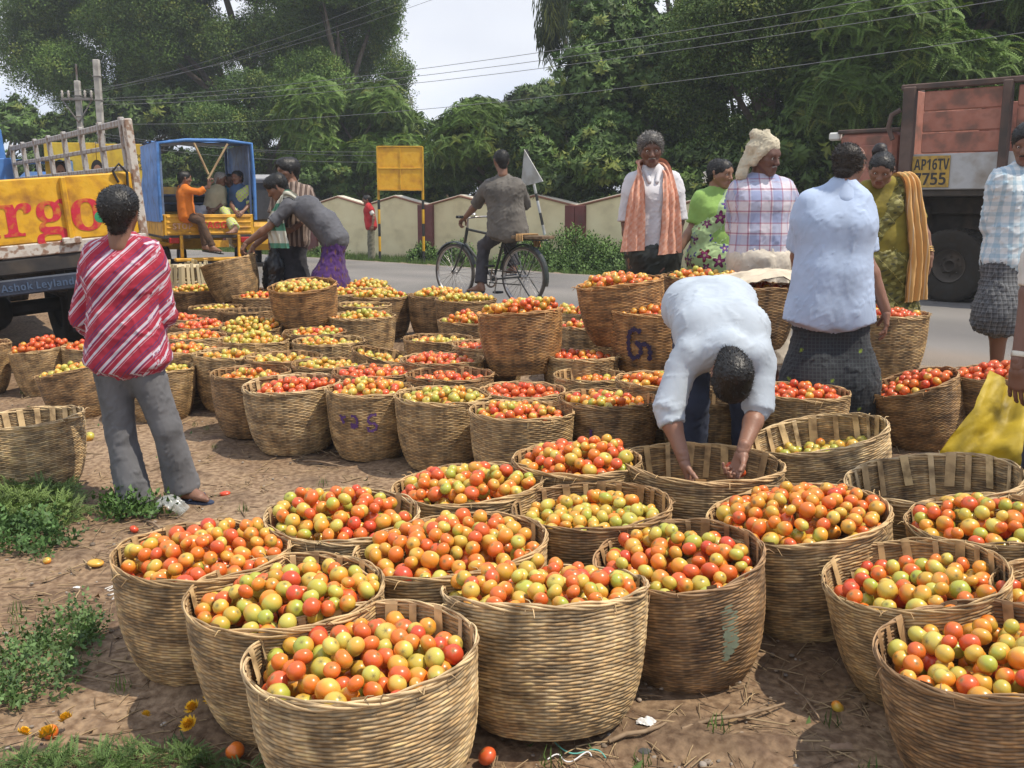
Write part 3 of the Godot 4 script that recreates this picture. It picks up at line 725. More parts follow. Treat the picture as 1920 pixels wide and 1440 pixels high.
func prepare_baskets() -> void:
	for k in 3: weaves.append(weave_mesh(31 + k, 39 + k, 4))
	for k in 2: rims.append(rim_mesh(60 + k, 5, 1.3))
	for k in 4:
		var b := MB.new()
		b.col = Color(1.05, 0.98, 0.86) * [0.85, 1.0, 1.12, 0.75][k]
		stake_shape(b, 0.0, [0.36, 0.3, 0.42, 0.33][k], [0.040, 0.052, 0.034, 0.062][k], [0.05, -0.08, 0.0, 0.11][k])
		stake_meshes.append(b.mesh())
	for k in 2:
		var b := MB.new()
		var rg := RandomNumberGenerator.new()
		rg.seed = 90 + k
		for s in 24:
			b.col = Color(1.05, 0.98, 0.86) * rg.randf_range(0.7, 1.12)
			stake_shape(b, TAU * (s + rg.randf_range(-0.15, 0.15)) / 24, rg.randf_range(0.25, 0.42), rg.randf_range(0.03, 0.06), rg.randf_range(-0.1, 0.1))
		stake_rings.append(b.mesh())

const CANE := [[0.76, 0.60, 0.385], [0.64, 0.47, 0.27], [0.47, 0.315, 0.17], [0.45, 0.30, 0.175], [0.58, 0.35, 0.16], [0.66, 0.52, 0.33]]

func cane(k: int) -> StandardMaterial3D:
	var key := "cane_%d" % k
	if mats.has(key): return mats[key]
	var m := mat(key, S(CANE[k][0], CANE[k][1], CANE[k][2]), 0.62)
	m.albedo_texture = noise_tex("cane_grain", 256, 0.02, [[0.0, Color(0.42, 0.37, 0.33)], [0.33, Color(0.74, 0.71, 0.67)], [0.5, Color(0.95, 0.93, 0.90)], [0.7, Color(1.0, 0.98, 0.94)], [1.0, Color(1, 1, 1)]], 5)
	return tri_map(m, 1.9, true)

# -- tomatoes
func tomato_mesh(sd: int, ripe: float, rings: int, seg: int) -> Dictionary:
	var rg := RandomNumberGenerator.new()
	rg.seed = sd
	var lobes := rg.randi_range(4, 7)
	var deep := rg.randf_range(0.01, 0.07) if sd % 3 else 0.12
	var flat := rg.randf_range(0.74, 0.94)
	var ph := rg.randf_range(0, TAU)
	var green := Color(0.36, 0.40, 0.050).lerp(Color(0.60, 0.50, 0.10), rg.randf())
	var orange := Color(0.74, 0.20, 0.018).lerp(Color(0.76, 0.33, 0.035), rg.randf())
	var red := Color(0.58, 0.045, 0.022).lerp(Color(0.62, 0.10, 0.03), rg.randf())
	var lo: Color
	var hi: Color
	if ripe < 0.5:
		hi = green
		lo = green.lerp(orange, ripe * 2.0)
	else:
		hi = green.lerp(orange, (ripe - 0.3) * 1.4) if ripe < 0.8 else orange.lerp(red, (ripe - 0.7) * 3.3)
		lo = orange.lerp(red, (ripe - 0.5) * 2.0)
	var side := Vector3(rg.randf_range(-1, 1), rg.randf_range(-1, 1), rg.randf_range(-1, 1)).normalized()
	var v := PackedVector3Array()
	var n := PackedVector3Array()
	var c := PackedColorArray()
	var idx := PackedInt32Array()
	for r in rings + 1:
		var la := PI * r / rings
		for s in seg:
			var lo_a := TAU * s / seg
			var st := sin(la)
			var lob := 1.0 - deep * (0.5 - 0.5 * cos(lobes * lo_a + ph)) * st * (0.4 + 0.6 * maxf(0.0, cos(la)))
			var dip := 0.16 * exp(-pow(la / 0.34, 2.0)) + 0.05 * exp(-pow((PI - la) / 0.3, 2.0))
			var p := Vector3(cos(lo_a) * st * lob, cos(la) * flat * (1.0 - dip), sin(lo_a) * st * lob)
			v.append(p)
			n.append(Vector3(p.x, p.y / (flat * flat) * 0.9, p.z).normalized())
			var m := clampf(0.5 + 0.70 * p.dot(side) + 0.25 * p.y + 0.10 * sin(lo_a * 5.0 + ph) * st, 0, 1)
			var q := lo.lerp(hi, smoothstep(0.25, 0.85, m))
			if r == 0: q = Color(0.16, 0.13, 0.04)
			elif r == 1 and rings > 9: q = q.lerp(Color(0.30, 0.24, 0.07), 0.75 if s % 3 == 0 else 0.25)
			c.append(q)
	for r in rings:
		for s in seg:
			var s2 := (s + 1) % seg
			var a := r * seg + s
			var b := r * seg + s2
			if r > 0: idx.append_array([a, b, b + seg])
			if r < rings - 1: idx.append_array([a, b + seg, a + seg])
	for k in range(0, idx.size(), 3):
		var z := idx[k + 1]
		idx[k + 1] = idx[k + 2]
		idx[k + 2] = z
	return {"v": v, "n": n, "c": c, "i": idx}

# heaps: [centre, basis, radius, tone 0..1, owner] for every tomato
var fruit := []

func fill_basket(owner: String, xf: Transform3D, R: float, level: float, mound: float, tone: String, amount: float, sd: int) -> void:
	var rg := RandomNumberGenerator.new()
	rg.seed = sd
	var got := []
	var tries := int(1500 * amount)
	var off := Vector2(rg.randf_range(-0.2, 0.2), rg.randf_range(-0.2, 0.2)) * R
	for k in tries:
		var rad := rg.randf_range(0.0245, 0.0335) * (0.88 if k % 7 == 0 else 1.0)
		var lim := R * 0.955 - rad
		var a := rg.randf_range(0, TAU)
		var rr := sqrt(rg.randf()) * lim
		var p := Vector2(cos(a), sin(a)) * rr
		var q := (p - off).length() / R
		var top := level + mound * maxf(-0.3, 1.0 - q * q) + 0.012 * sin(p.x * 17.0 + sd) * cos(p.y * 15.0)
		var y := top - 0.115
		for g in got:
			var dx: float = g[0].x - p.x
			var dz: float = g[0].z - p.y
			var s: float = (g[1] + rad) * 0.93
			var h := s * s - dx * dx - dz * dz
			if h > 0.0: y = maxf(y, g[0].y + sqrt(h))
		if y > top - rad + 0.022: continue
		got.append([Vector3(p.x, y, p.y), rad])
	for g in got:
		var hid := 0
		for h in got:
			if h[0].y > g[0].y + 0.02:
				var dd := Vector2(h[0].x - g[0].x, h[0].z - g[0].z).length()
				if dd < 0.028: hid += 2
				elif dd < 0.05: hid += 1
		var ripe := 0.0
		var u := rg.randf()
		match tone:
			"green": ripe = 0.05 + 0.30 * u if u < 0.72 else rg.randf_range(0.4, 0.8)
			"red": ripe = rg.randf_range(0.86, 1.0) if u < 0.8 else rg.randf_range(0.5, 0.85)
			"pale": ripe = rg.randf_range(0.1, 0.5) if u < 0.75 else rg.randf_range(0.5, 0.8)
			"warm": ripe = rg.randf_range(0.55, 0.8) if u < 0.5 else (rg.randf_range(0.8, 1.0) if u < 0.78 else rg.randf_range(0.1, 0.5))
			_: ripe = rg.randf_range(0.02, 0.36) if u < 0.32 else (rg.randf_range(0.45, 0.8) if u < 0.72 else rg.randf_range(0.82, 1.0))
		var bs := Basis.from_euler(Vector3(rg.randf_range(-1.3, 1.3), rg.randf_range(0, TAU), rg.randf_range(-1.3, 1.3)))
		var gx: float = g[0].x / R
		var gz: float = g[0].z / R
		var zone := "mid"
		var ring := Vector2(gx, gz).length()
		if ring > 0.32:
			zone = ["right", "front right", "front", "front left", "left", "back left", "back", "back right"][int(fposmod(atan2(gz, gx) / TAU * 8.0 + 0.5, 8.0))]
			if ring > 0.72: zone = "far " + zone if ring > 0.72 else zone
		fruit.append([xf * g[0], bs, g[1], ripe, owner, hid, zone])

func ripe_word(r: float) -> String:
	if r < 0.2: return "green"
	if r < 0.45: return "yellowish"
	if r < 0.82: return "orange"
	return "red"

func lay_tomatoes(cam: Transform3D) -> void:
	var skin := mat("tomato_skin", Color.WHITE, 0.32)
	skin.metallic_specular = 0.5
	skin.clearcoat_enabled = true
	skin.clearcoat = 0.18
	skin.clearcoat_roughness = 0.15
	var near := []
	var kinds := []
	for k in 40:
		var t := tomato_mesh(200 + k, (k + 0.5) / 40.0, 14, 18)
		var b := MB.new()
		b.add(t, Transform3D())
		kinds.append(b.mesh())
	var mids := []
	var lows := []
	for k in 40:
		mids.append(tomato_mesh(200 + k, (k + 0.5) / 40.0, 8, 11))
		lows.append(tomato_mesh(200 + k, (k + 0.5) / 40.0, 6, 7))
	var inv := cam.affine_inverse()
	for f in fruit:
		var p: Vector3 = inv * f[0]
		var d := -p.z
		var inside := absf(p.x) < d * 0.515 and absf(p.y) < d * 0.385
		f.insert(6, f[2] / d if inside and f[5] < 2 else 0.0)
		f.insert(7, d)
	var order := fruit.duplicate()
	order.sort_custom(func(a, b): return a[6] > b[6])
	var mass := MB.new()
	for k in order.size():
		var f: Array = order[k]
		var q := clampi(int(f[3] * 40.0), 0, 39)
		var xf := Transform3D((f[1] as Basis).scaled(Vector3.ONE * f[2]), f[0])
		if k < 296 and f[6] > 0.0:
			var o := put("tomato", kinds[q], skin)
			o.transform = xf
			var lab := "%s%s tomato %s of heap in the %s" % [["small ", "", "big "][0 if f[2] < 0.0295 else (2 if f[2] > 0.0333 else 1)], ripe_word(f[3]), f[8], f[4]]
			tag(o, lab, "tomato", lab.replace(" of heap", ""))
		else:
			mass.add(mids[q] if f[7] < 4.6 else lows[q], xf)
	var o := put("heaped_tomato_mass", mass.mesh(), skin)
	o.set_meta("kind", "stuff")
	tag(o, "green, orange and red tomatoes heaped in the baskets further back", "tomatoes")

func put_basket(b: Dictionary, k: int) -> void:
	var at := Vector3(b.x + b.h * sin(deg_to_rad(b.roll)), b.y - 0.002 * absf(b.roll), -b.d + 0.35 * b.h * sin(deg_to_rad(b.lean)))
	var t := thing("basket", b.label, "basket", at, 0.0, "woven cane baskets of the tomato market")
	var bs := Basis(Vector3.BACK, deg_to_rad(b.roll)) * Basis(Vector3.RIGHT, deg_to_rad(-b.lean)) * Basis(Vector3.UP, k * 1.7)
	t.basis = bs
	var R: float = b.diam * 0.5
	var m := cane(b.tint)
	var sc := Vector3(R, b.h, R)
	var wob := 1.0 + 0.035 * sin(k * 2.3)
	sc.x *= wob
	sc.z /= wob
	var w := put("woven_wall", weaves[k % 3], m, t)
	w.scale = sc
	var r := put("rim", rims[k % 2], m, t)
	r.scale = sc
	if b.near:
		for s in 22:
			var o := put("stake", stake_meshes[(s * 7 + k) % 4], m, t)
			o.transform = Transform3D(Basis.from_scale(sc) * Basis(Vector3.UP, TAU * (s + 0.2 * sin(s * 5.0 + k)) / 22.0), Vector3.ZERO)
	else:
		var o := put("stakes", stake_rings[k % 2], m, t)
		o.scale = sc
		o.set_meta("kind", "stuff")
	if b.tone != "none":
		var xf := Transform3D(bs, at + bs * Vector3(0, b.h, 0))
		fill_basket(b.owner, xf, R, b.level + (0.034 if b.near else 0.030), b.mound + (0.0 if b.near else 0.012), b.tone, b.amount, 500 + k)
# ---------------------------------------------------------------- figures: rounded bones joined smoothly and skinned
# a bone: [a, b, radius at a, radius at b, k, kind]  kind 0 joins, 1 cuts away, 2 ends flat at b
func bone(a: Vector3, b: Vector3, ra: float, rb: float, k := 0.03, kind := 0) -> Array:
	return [a, b, ra, rb, k, kind]

static func skin_bones(bones: Array, cell: float, fold_amp := 0.0, fold_freq := Vector3(14, 5, 14), sd := 1, planes: Array = []) -> Dictionary:
	var lo := Vector3.ONE * 1e9
	var hi := -lo
	for b in bones:
		if b[5] == 1: continue
		for e in 2:
			var r: float = b[2 + e] + cell * 2.5
			lo = lo.min(b[e] - Vector3.ONE * r)
			hi = hi.max(b[e] + Vector3.ONE * r)
	var nx := int((hi.x - lo.x) / cell) + 2
	var ny := int((hi.y - lo.y) / cell) + 2
	var nz := int((hi.z - lo.z) / cell) + 2
	var g := PackedFloat32Array()
	g.resize(nx * ny * nz)
	g.fill(0.5)
	for b in bones:
		var a: Vector3 = b[0]
		var d: Vector3 = b[1] - a
		var ra: float = b[2]
		var rb: float = b[3]
		var k: float = b[4]
		var kind: int = b[5]
		var l2 := maxf(d.length_squared(), 1e-9)
		var dn := d / sqrt(l2)
		var pad := maxf(ra, rb) + maxf(k, cell * 2.0) + cell
		var q0 := ((a.min(b[1]) - Vector3.ONE * pad - lo) / cell).floor()
		var q1 := ((a.max(b[1]) + Vector3.ONE * pad - lo) / cell).ceil()
		var x0 := maxi(int(q0.x), 0)
		var x1 := mini(int(q1.x), nx - 1)
		var y0 := maxi(int(q0.y), 0)
		var y1 := mini(int(q1.y), ny - 1)
		var z0 := maxi(int(q0.z), 0)
		var z1 := mini(int(q1.z), nz - 1)
		for z in range(z0, z1 + 1):
			for y in range(y0, y1 + 1):
				var row := (z * ny + y) * nx
				var p := Vector3(lo.x + x0 * cell, lo.y + y * cell, lo.z + z * cell) - a
				for x in range(x0, x1 + 1):
					var t := clampf(p.dot(d) / l2, 0.0, 1.0)
					var s := (p - d * t).length() - (ra + (rb - ra) * t)
					if kind == 2: s = maxf(s, p.dot(dn) - sqrt(l2))
					var o := g[row + x]
					if kind == 1:
						s = -s
						var h := maxf(k - absf(s - o), 0.0) / maxf(k, 1e-6)
						g[row + x] = maxf(s, o) + h * h * k * 0.25
					else:
						var h := maxf(k - absf(s - o), 0.0) / maxf(k, 1e-6)
						g[row + x] = minf(s, o) - h * h * k * 0.25
					p.x += cell
	for pl in planes:       # keep what lies below: n.p < w
		for z in nz:
			for y in ny:
				var row := (z * ny + y) * nx
				var p := Vector3(lo.x, lo.y + y * cell, lo.z + z * cell)
				for x in nx:
					var s: float = pl[0].dot(p) - pl[1]
					if s > g[row + x]: g[row + x] = s
					p.x += cell
	var vid := PackedInt32Array()
	vid.resize(nx * ny * nz)
	vid.fill(-1)
	var v := PackedVector3Array()
	var sx := 1
	var sy := nx
	var sz := nx * ny
	var off := [0, sx, sy, sx + sy, sz, sx + sz, sy + sz, sx + sy + sz]
	var cor := [Vector3(0, 0, 0), Vector3(1, 0, 0), Vector3(0, 1, 0), Vector3(1, 1, 0), Vector3(0, 0, 1), Vector3(1, 0, 1), Vector3(0, 1, 1), Vector3(1, 1, 1)]
	var edges := [[0, 1], [2, 3], [4, 5], [6, 7], [0, 2], [1, 3], [4, 6], [5, 7], [0, 4], [1, 5], [2, 6], [3, 7]]
	var lim := cell * 1.9
	var cells := PackedInt32Array()
	for z in nz - 1:
		for y in ny - 1:
			var base := (z * ny + y) * nx
			for x in nx - 1:
				var o := base + x
				var c := g[o]
				if c > lim or c < -lim: continue
				var m := 0
				for e in 8:
					if g[o + off[e]] < 0.0: m += 1
				if m == 0 or m == 8: continue
				var sum := Vector3.ZERO
				var cnt := 0
				for e in edges:
					var ga := g[o + off[e[0]]]
					var gb := g[o + off[e[1]]]
					if (ga < 0.0) != (gb < 0.0):
						sum += cor[e[0]].lerp(cor[e[1]], ga / (ga - gb))
						cnt += 1
				vid[o] = v.size()
				cells.append(o)
				v.append(lo + (Vector3(x, y, z) + sum / cnt) * cell)
	var idx := PackedInt32Array()
	for o in cells:
		var c := g[o] < 0.0
		for ax in 3:
			var st: int = [sx, sy, sz][ax]
			if (g[o + st] < 0.0) == c: continue
			var u: int = [sy, sz, sx][ax]
			var w: int = [sz, sx, sy][ax]
			if o - u - w < 0: continue
			var a := vid[o]
			var b := vid[o - u]
			var e := vid[o - u - w]
			var f := vid[o - w]
			if b < 0 or e < 0 or f < 0: continue
			if c: idx.append_array([a, f, e, a, e, b])
			else: idx.append_array([a, b, e, a, e, f])
	var n := normals_of(v, idx)
	if fold_amp > 0.0:
		var f := FastNoiseLite.new()
		f.seed = sd
		f.frequency = 1.0
		f.fractal_octaves = 1
		var f2 := FastNoiseLite.new()
		f2.seed = sd + 5
		f2.frequency = 1.0
		for k in v.size():
			var p := v[k]
			var warp := f2.get_noise_3dv(p * 3.0) * 0.22
			var q := Vector3((p.x + warp) * fold_freq.x, (p.y + warp * 0.6 + p.x * 0.35) * fold_freq.y, (p.z - warp) * fold_freq.z)
			var s := f.get_noise_3dv(q)
			var cr := maxf(0.0, 1.0 - absf(s) * 4.5)
			var s2 := f.get_noise_3dv(Vector3(q.z * 1.3 + 4.0, q.y * 1.9 - q.x * 0.8, q.x * 1.3 + 7.0))
			var cr2 := maxf(0.0, 1.0 - absf(s2) * 5.0)
			v[k] = p + n[k] * (cr * cr * 0.95 + cr2 * cr2 * 0.55 + f2.get_noise_3dv(p * 3.0) * 0.5 - 0.25) * fold_amp
		n = normals_of(v, idx)
	return {"v": v, "n": n, "i": idx}

static func normals_of(v: PackedVector3Array, idx: PackedInt32Array) -> PackedVector3Array:
	var n := PackedVector3Array()
	n.resize(v.size())
	for k in range(0, idx.size(), 3):
		var a := v[idx[k]]
		var m := (v[idx[k + 2]] - a).cross(v[idx[k + 1]] - a)
		n[idx[k]] += m
		n[idx[k + 1]] += m
		n[idx[k + 2]] += m
	for k in n.size(): n[k] = n[k].normalized()
	return n

static func mirror(a: Dictionary) -> Dictionary:
	var v := PackedVector3Array()
	var n := PackedVector3Array()
	for p in a.v: v.append(Vector3(-p.x, p.y, p.z))
	for p in a.n: n.append(Vector3(-p.x, p.y, p.z))
	var i: PackedInt32Array = a.i.duplicate()
	for k in range(0, i.size(), 3):
		var z := i[k + 1]
		i[k + 1] = i[k + 2]
		i[k + 2] = z
	var o := {"v": v, "n": n, "i": i}
	if a.has("c"): o.c = a.c
	return o

# -- templates. Head: origin between the ears, face along +z. Hand: wrist at the origin, fingers along -y, palm facing +z, thumb on +x. Foot: ankle at the origin, toes along +z, sole at y -0.08
var T := {}

func make_templates() -> void:
	var heads := {}
	for who in ["man", "woman", "gaunt"]:
		var f := 1.0 if who != "woman" else 0.93
		var g := 0.86 if who == "gaunt" else 1.0
		var b := [
			bone(Vector3(0, 0.032, -0.030), Vector3(0, 0.036, 0.030), 0.077, 0.073, 0.02),
			bone(Vector3(0, -0.02, 0.040), Vector3(0, -0.072, 0.052), 0.054 * g, 0.036 * g, 0.03),
			bone(Vector3(0.047, -0.028, 0.012), Vector3(0.02, -0.088 * f, 0.058), 0.030 * g, 0.022, 0.03),
			bone(Vector3(-0.047, -0.028, 0.012), Vector3(-0.02, -0.088 * f, 0.058), 0.030 * g, 0.022, 0.03),
			bone(Vector3(0, -0.093 * f, 0.064), Vector3(0, -0.094 * f, 0.068), 0.021, 0.02, 0.02),
			bone(Vector3(0.044, -0.012, 0.056), Vector3(0.034, -0.02, 0.068), 0.025, 0.02, 0.025),
			bone(Vector3(-0.044, -0.012, 0.056), Vector3(-0.034, -0.02, 0.068), 0.025, 0.02, 0.025),
			bone(Vector3(-0.036, 0.029, 0.080), Vector3(0.036, 0.029, 0.080), 0.016, 0.016, 0.02),
			bone(Vector3(0.031, 0.006, 0.108), Vector3(0.034, 0.005, 0.106), 0.017, 0.016, 0.012, 1),
			bone(Vector3(-0.031, 0.006, 0.108), Vector3(-0.034, 0.005, 0.106), 0.017, 0.016, 0.012, 1),
			bone(Vector3(0, 0.016, 0.090), Vector3(0, -0.027, 0.111), 0.009, 0.0135, 0.014),
			bone(Vector3(0.012, -0.031, 0.101), Vector3(-0.012, -0.031, 0.101), 0.0095, 0.0095, 0.008),
			bone(Vector3(-0.020, -0.056, 0.085), Vector3(0.020, -0.056, 0.085), 0.0085, 0.0085, 0.008),
			bone(Vector3(-0.017, -0.069, 0.084), Vector3(0.017, -0.069, 0.084), 0.010, 0.010, 0.008),
			bone(Vector3(-0.024, -0.0625, 0.102), Vector3(0.024, -0.0625, 0.102), 0.004, 0.004, 0.005, 1),
			bone(Vector3(0.076, 0.018, -0.010), Vector3(0.073, -0.026, -0.002), 0.015, 0.010, 0.008),
			bone(Vector3(-0.076, 0.018, -0.010), Vector3(-0.073, -0.026, -0.002), 0.015, 0.010, 0.008),
			bone(Vector3(0, -0.05, -0.022), Vector3(0, -0.15, -0.035), 0.056, 0.054, 0.03),
		]
		heads[who] = b
	var jobs := []
	for who in heads: jobs.append(["head_" + who, heads[who], 0.0045])
	# hands: relaxed, gripping, reaching
	for style in ["relaxed", "grip", "reach"]:
		var curl: float = {"relaxed": 0.42, "grip": 1.05, "reach": 0.2}[style]
		var b := [
			bone(Vector3(0, 0.03, 0), Vector3(0, -0.02, 0), 0.024, 0.025, 0.015),
			bone(Vector3(0.018, -0.02, 0), Vector3(0.026, -0.082, 0.002), 0.016, 0.013, 0.014),
			bone(Vector3(0.004, -0.02, 0), Vector3(0.008, -0.086, 0), 0.016, 0.013, 0.014),
			bone(Vector3(-0.008, -0.02, 0), Vector3(-0.010, -0.084, 0), 0.016, 0.0125, 0.014),
			bone(Vector3(-0.018, -0.02, 0), Vector3(-0.027, -0.076, 0.002), 0.014, 0.012, 0.014),
			bone(Vector3(0.018, -0.022, 0.008), Vector3(0.030, -0.04, 0.016), 0.014, 0.013, 0.012),
		]
		var roots := [Vector3(0.027, -0.084, 0.002), Vector3(0.009, -0.088, 0), Vector3(-0.010, -0.085, 0), Vector3(-0.028, -0.076, 0.002)]
		var lens := [[0.040, 0.026, 0.020], [0.045, 0.029, 0.021], [0.041, 0.027, 0.020], [0.032, 0.021, 0.018]]
		var fan := [0.10, 0.02, -0.06, -0.16]
		for k in 4:
			var p: Vector3 = roots[k]
			var ang: float = curl * (0.55 + 0.10 * k)
			for s in 3:
				var d := Vector3(sin(fan[k]), -cos(ang), sin(ang)).normalized()
				var q: Vector3 = p + d * lens[k][s]
				b.append(bone(p, q, 0.0092 - 0.0006 * s, 0.0086 - 0.0006 * s, 0.004))
				p = q
				ang += curl * 0.85
		var tp := Vector3(0.030, -0.04, 0.016)
		var td := Vector3(0.62, -0.68, 0.42 + curl * 0.2).normalized()
		for s in 2:
			var q: Vector3 = tp + td * [0.036, 0.028][s]
			b.append(bone(tp, q, 0.0115 - 0.001 * s, 0.0105 - 0.001 * s, 0.006))
			tp = q
			td = (td + Vector3(-0.35 * curl, -0.25, 0.1)).normalized()
		jobs.append(["hand_" + style, b, 0.0036])
	var ft := [
		bone(Vector3(0, 0.06, -0.005), Vector3(0, -0.01, -0.01), 0.036, 0.036, 0.02),
		bone(Vector3(0, -0.02, -0.01), Vector3(0, -0.048, -0.035), 0.032, 0.030, 0.03),
		bone(Vector3(0, -0.02, 0.01), Vector3(0.006, -0.058, 0.12), 0.032, 0.020, 0.03),
		bone(Vector3(-0.01, -0.055, 0.0), Vector3(-0.026, -0.063, 0.105), 0.022, 0.016, 0.02),
		bone(Vector3(0.012, -0.055, 0.0), Vector3(0.026, -0.062, 0.12), 0.022, 0.017, 0.02),
	]
	for k in 5:
		var x: float = 0.030 - 0.0155 * k
		var z: float = 0.130 - 0.006 * k - (0.006 if k == 4 else 0.0)
		ft.append(bone(Vector3(x, -0.064, z), Vector3(x + 0.002, -0.067, z + 0.042 - 0.006 * k), 0.0125 - 0.0012 * k, 0.0115 - 0.0012 * k, 0.005))
	jobs.append(["foot", ft, 0.005])
	# hair
	jobs.append(["hair_short", [
		bone(Vector3(0, 0.040, -0.034), Vector3(0, 0.044, 0.022), 0.081, 0.078, 0.02),
		bone(Vector3(0, -0.005, -0.052), Vector3(0, -0.055, -0.052), 0.058, 0.048, 0.03),
		bone(Vector3(0.066, 0.02, 0.004), Vector3(0.068, -0.012, 0.008), 0.017, 0.010, 0.02),
		bone(Vector3(-0.066, 0.02, 0.004), Vector3(-0.068, -0.012, 0.008), 0.017, 0.010, 0.02),
		bone(Vector3(0, -0.03, 0.104), Vector3(0, 0.018, 0.130), 0.085, 0.062, 0.012, 1)], 0.0055])
	jobs.append(["hair_thick", [
		bone(Vector3(0, 0.050, -0.036), Vector3(0, 0.058, 0.030), 0.092, 0.086, 0.02),
		bone(Vector3(0, 0.0, -0.055), Vector3(0, -0.055, -0.055), 0.062, 0.046, 0.03),
		bone(Vector3(0.07, 0.03, 0.0), Vector3(0.070, -0.02, 0.006), 0.022, 0.012, 0.02),
		bone(Vector3(-0.07, 0.03, 0.0), Vector3(-0.070, -0.02, 0.006), 0.022, 0.012, 0.02),
		bone(Vector3(0, -0.03, 0.110), Vector3(0, 0.010, 0.138), 0.085, 0.066, 0.012, 1)], 0.0055])
	jobs.append(["hair_bald", [
		bone(Vector3(0, 0.028, -0.046), Vector3(0, -0.045, -0.052), 0.080, 0.054, 0.03),
		bone(Vector3(0.062, 0.025, 0.0), Vector3(0.060, -0.02, -0.02), 0.026, 0.02, 0.03),
		bone(Vector3(-0.062, 0.025, 0.0), Vector3(-0.060, -0.02, -0.02), 0.026, 0.02, 0.03)], 0.0055])
	jobs.append(["hair_woman", [
		bone(Vector3(0, 0.038, -0.034), Vector3(0, 0.042, 0.026), 0.082, 0.077, 0.02),
		bone(Vector3(0.05, 0.0, -0.02), Vector3(0.03, -0.03, -0.05), 0.036, 0.04, 0.03),
		bone(Vector3(-0.05, 0.0, -0.02), Vector3(-0.03, -0.03, -0.05), 0.036, 0.04, 0.03),
		bone(Vector3(0, -0.02, -0.10), Vector3(0, -0.05, -0.10), 0.042, 0.036, 0.02),
		bone(Vector3(0, -0.05, 0.108), Vector3(0, 0.026, 0.122), 0.075, 0.045, 0.012, 1)], 0.0055])
	jobs.append(["moustache", [
		bone(Vector3(0, -0.045, 0.099), Vector3(0.024, -0.053, 0.088), 0.0055, 0.004, 0.004),
		bone(Vector3(0, -0.045, 0.099), Vector3(-0.024, -0.053, 0.088), 0.0055, 0.004, 0.004)], 0.003])
	jobs.append(["brows", [
		bone(Vector3(0.014, 0.026, 0.097), Vector3(0.046, 0.027, 0.084), 0.004, 0.003, 0.003),
		bone(Vector3(-0.014, 0.026, 0.097), Vector3(-0.046, 0.027, 0.084), 0.004, 0.003, 0.003)], 0.003])
	var res := []
	res.resize(jobs.size())
	var work := func(k: int) -> void:
		var amp := 0.0
		if jobs[k][0].begins_with("hair"): amp = 0.004
		res[k] = skin_bones(jobs[k][1], jobs[k][2], amp, Vector3(60, 40, 60), k)
	var id := WorkerThreadPool.add_group_task(work, jobs.size())
	WorkerThreadPool.wait_for_group_task_completion(id)
	for k in jobs.size(): T[jobs[k][0]] = res[k]
	for who in heads:
		var a: Dictionary = T["head_" + who]
		var c := PackedColorArray()
		for p in a.v:
			var q := Color.WHITE
			var lip := Vector2(p.x / 0.026, (p.y + 0.062) / 0.016).length()
			if p.z > 0.078 and lip < 1.0: q = Color(0.80, 0.56, 0.55)
			if p.z > 0.06 and Vector2((absf(p.x) - 0.031) / 0.022, (p.y - 0.008) / 0.013).length() < 1.0: q = Color(0.72, 0.68, 0.66)
			c.append(q)
		a.c = c
	for h in ["hand_relaxed", "hand_grip", "hand_reach"]: T[h + "_m"] = mirror(T[h])
	T.foot_m = mirror(T.foot)

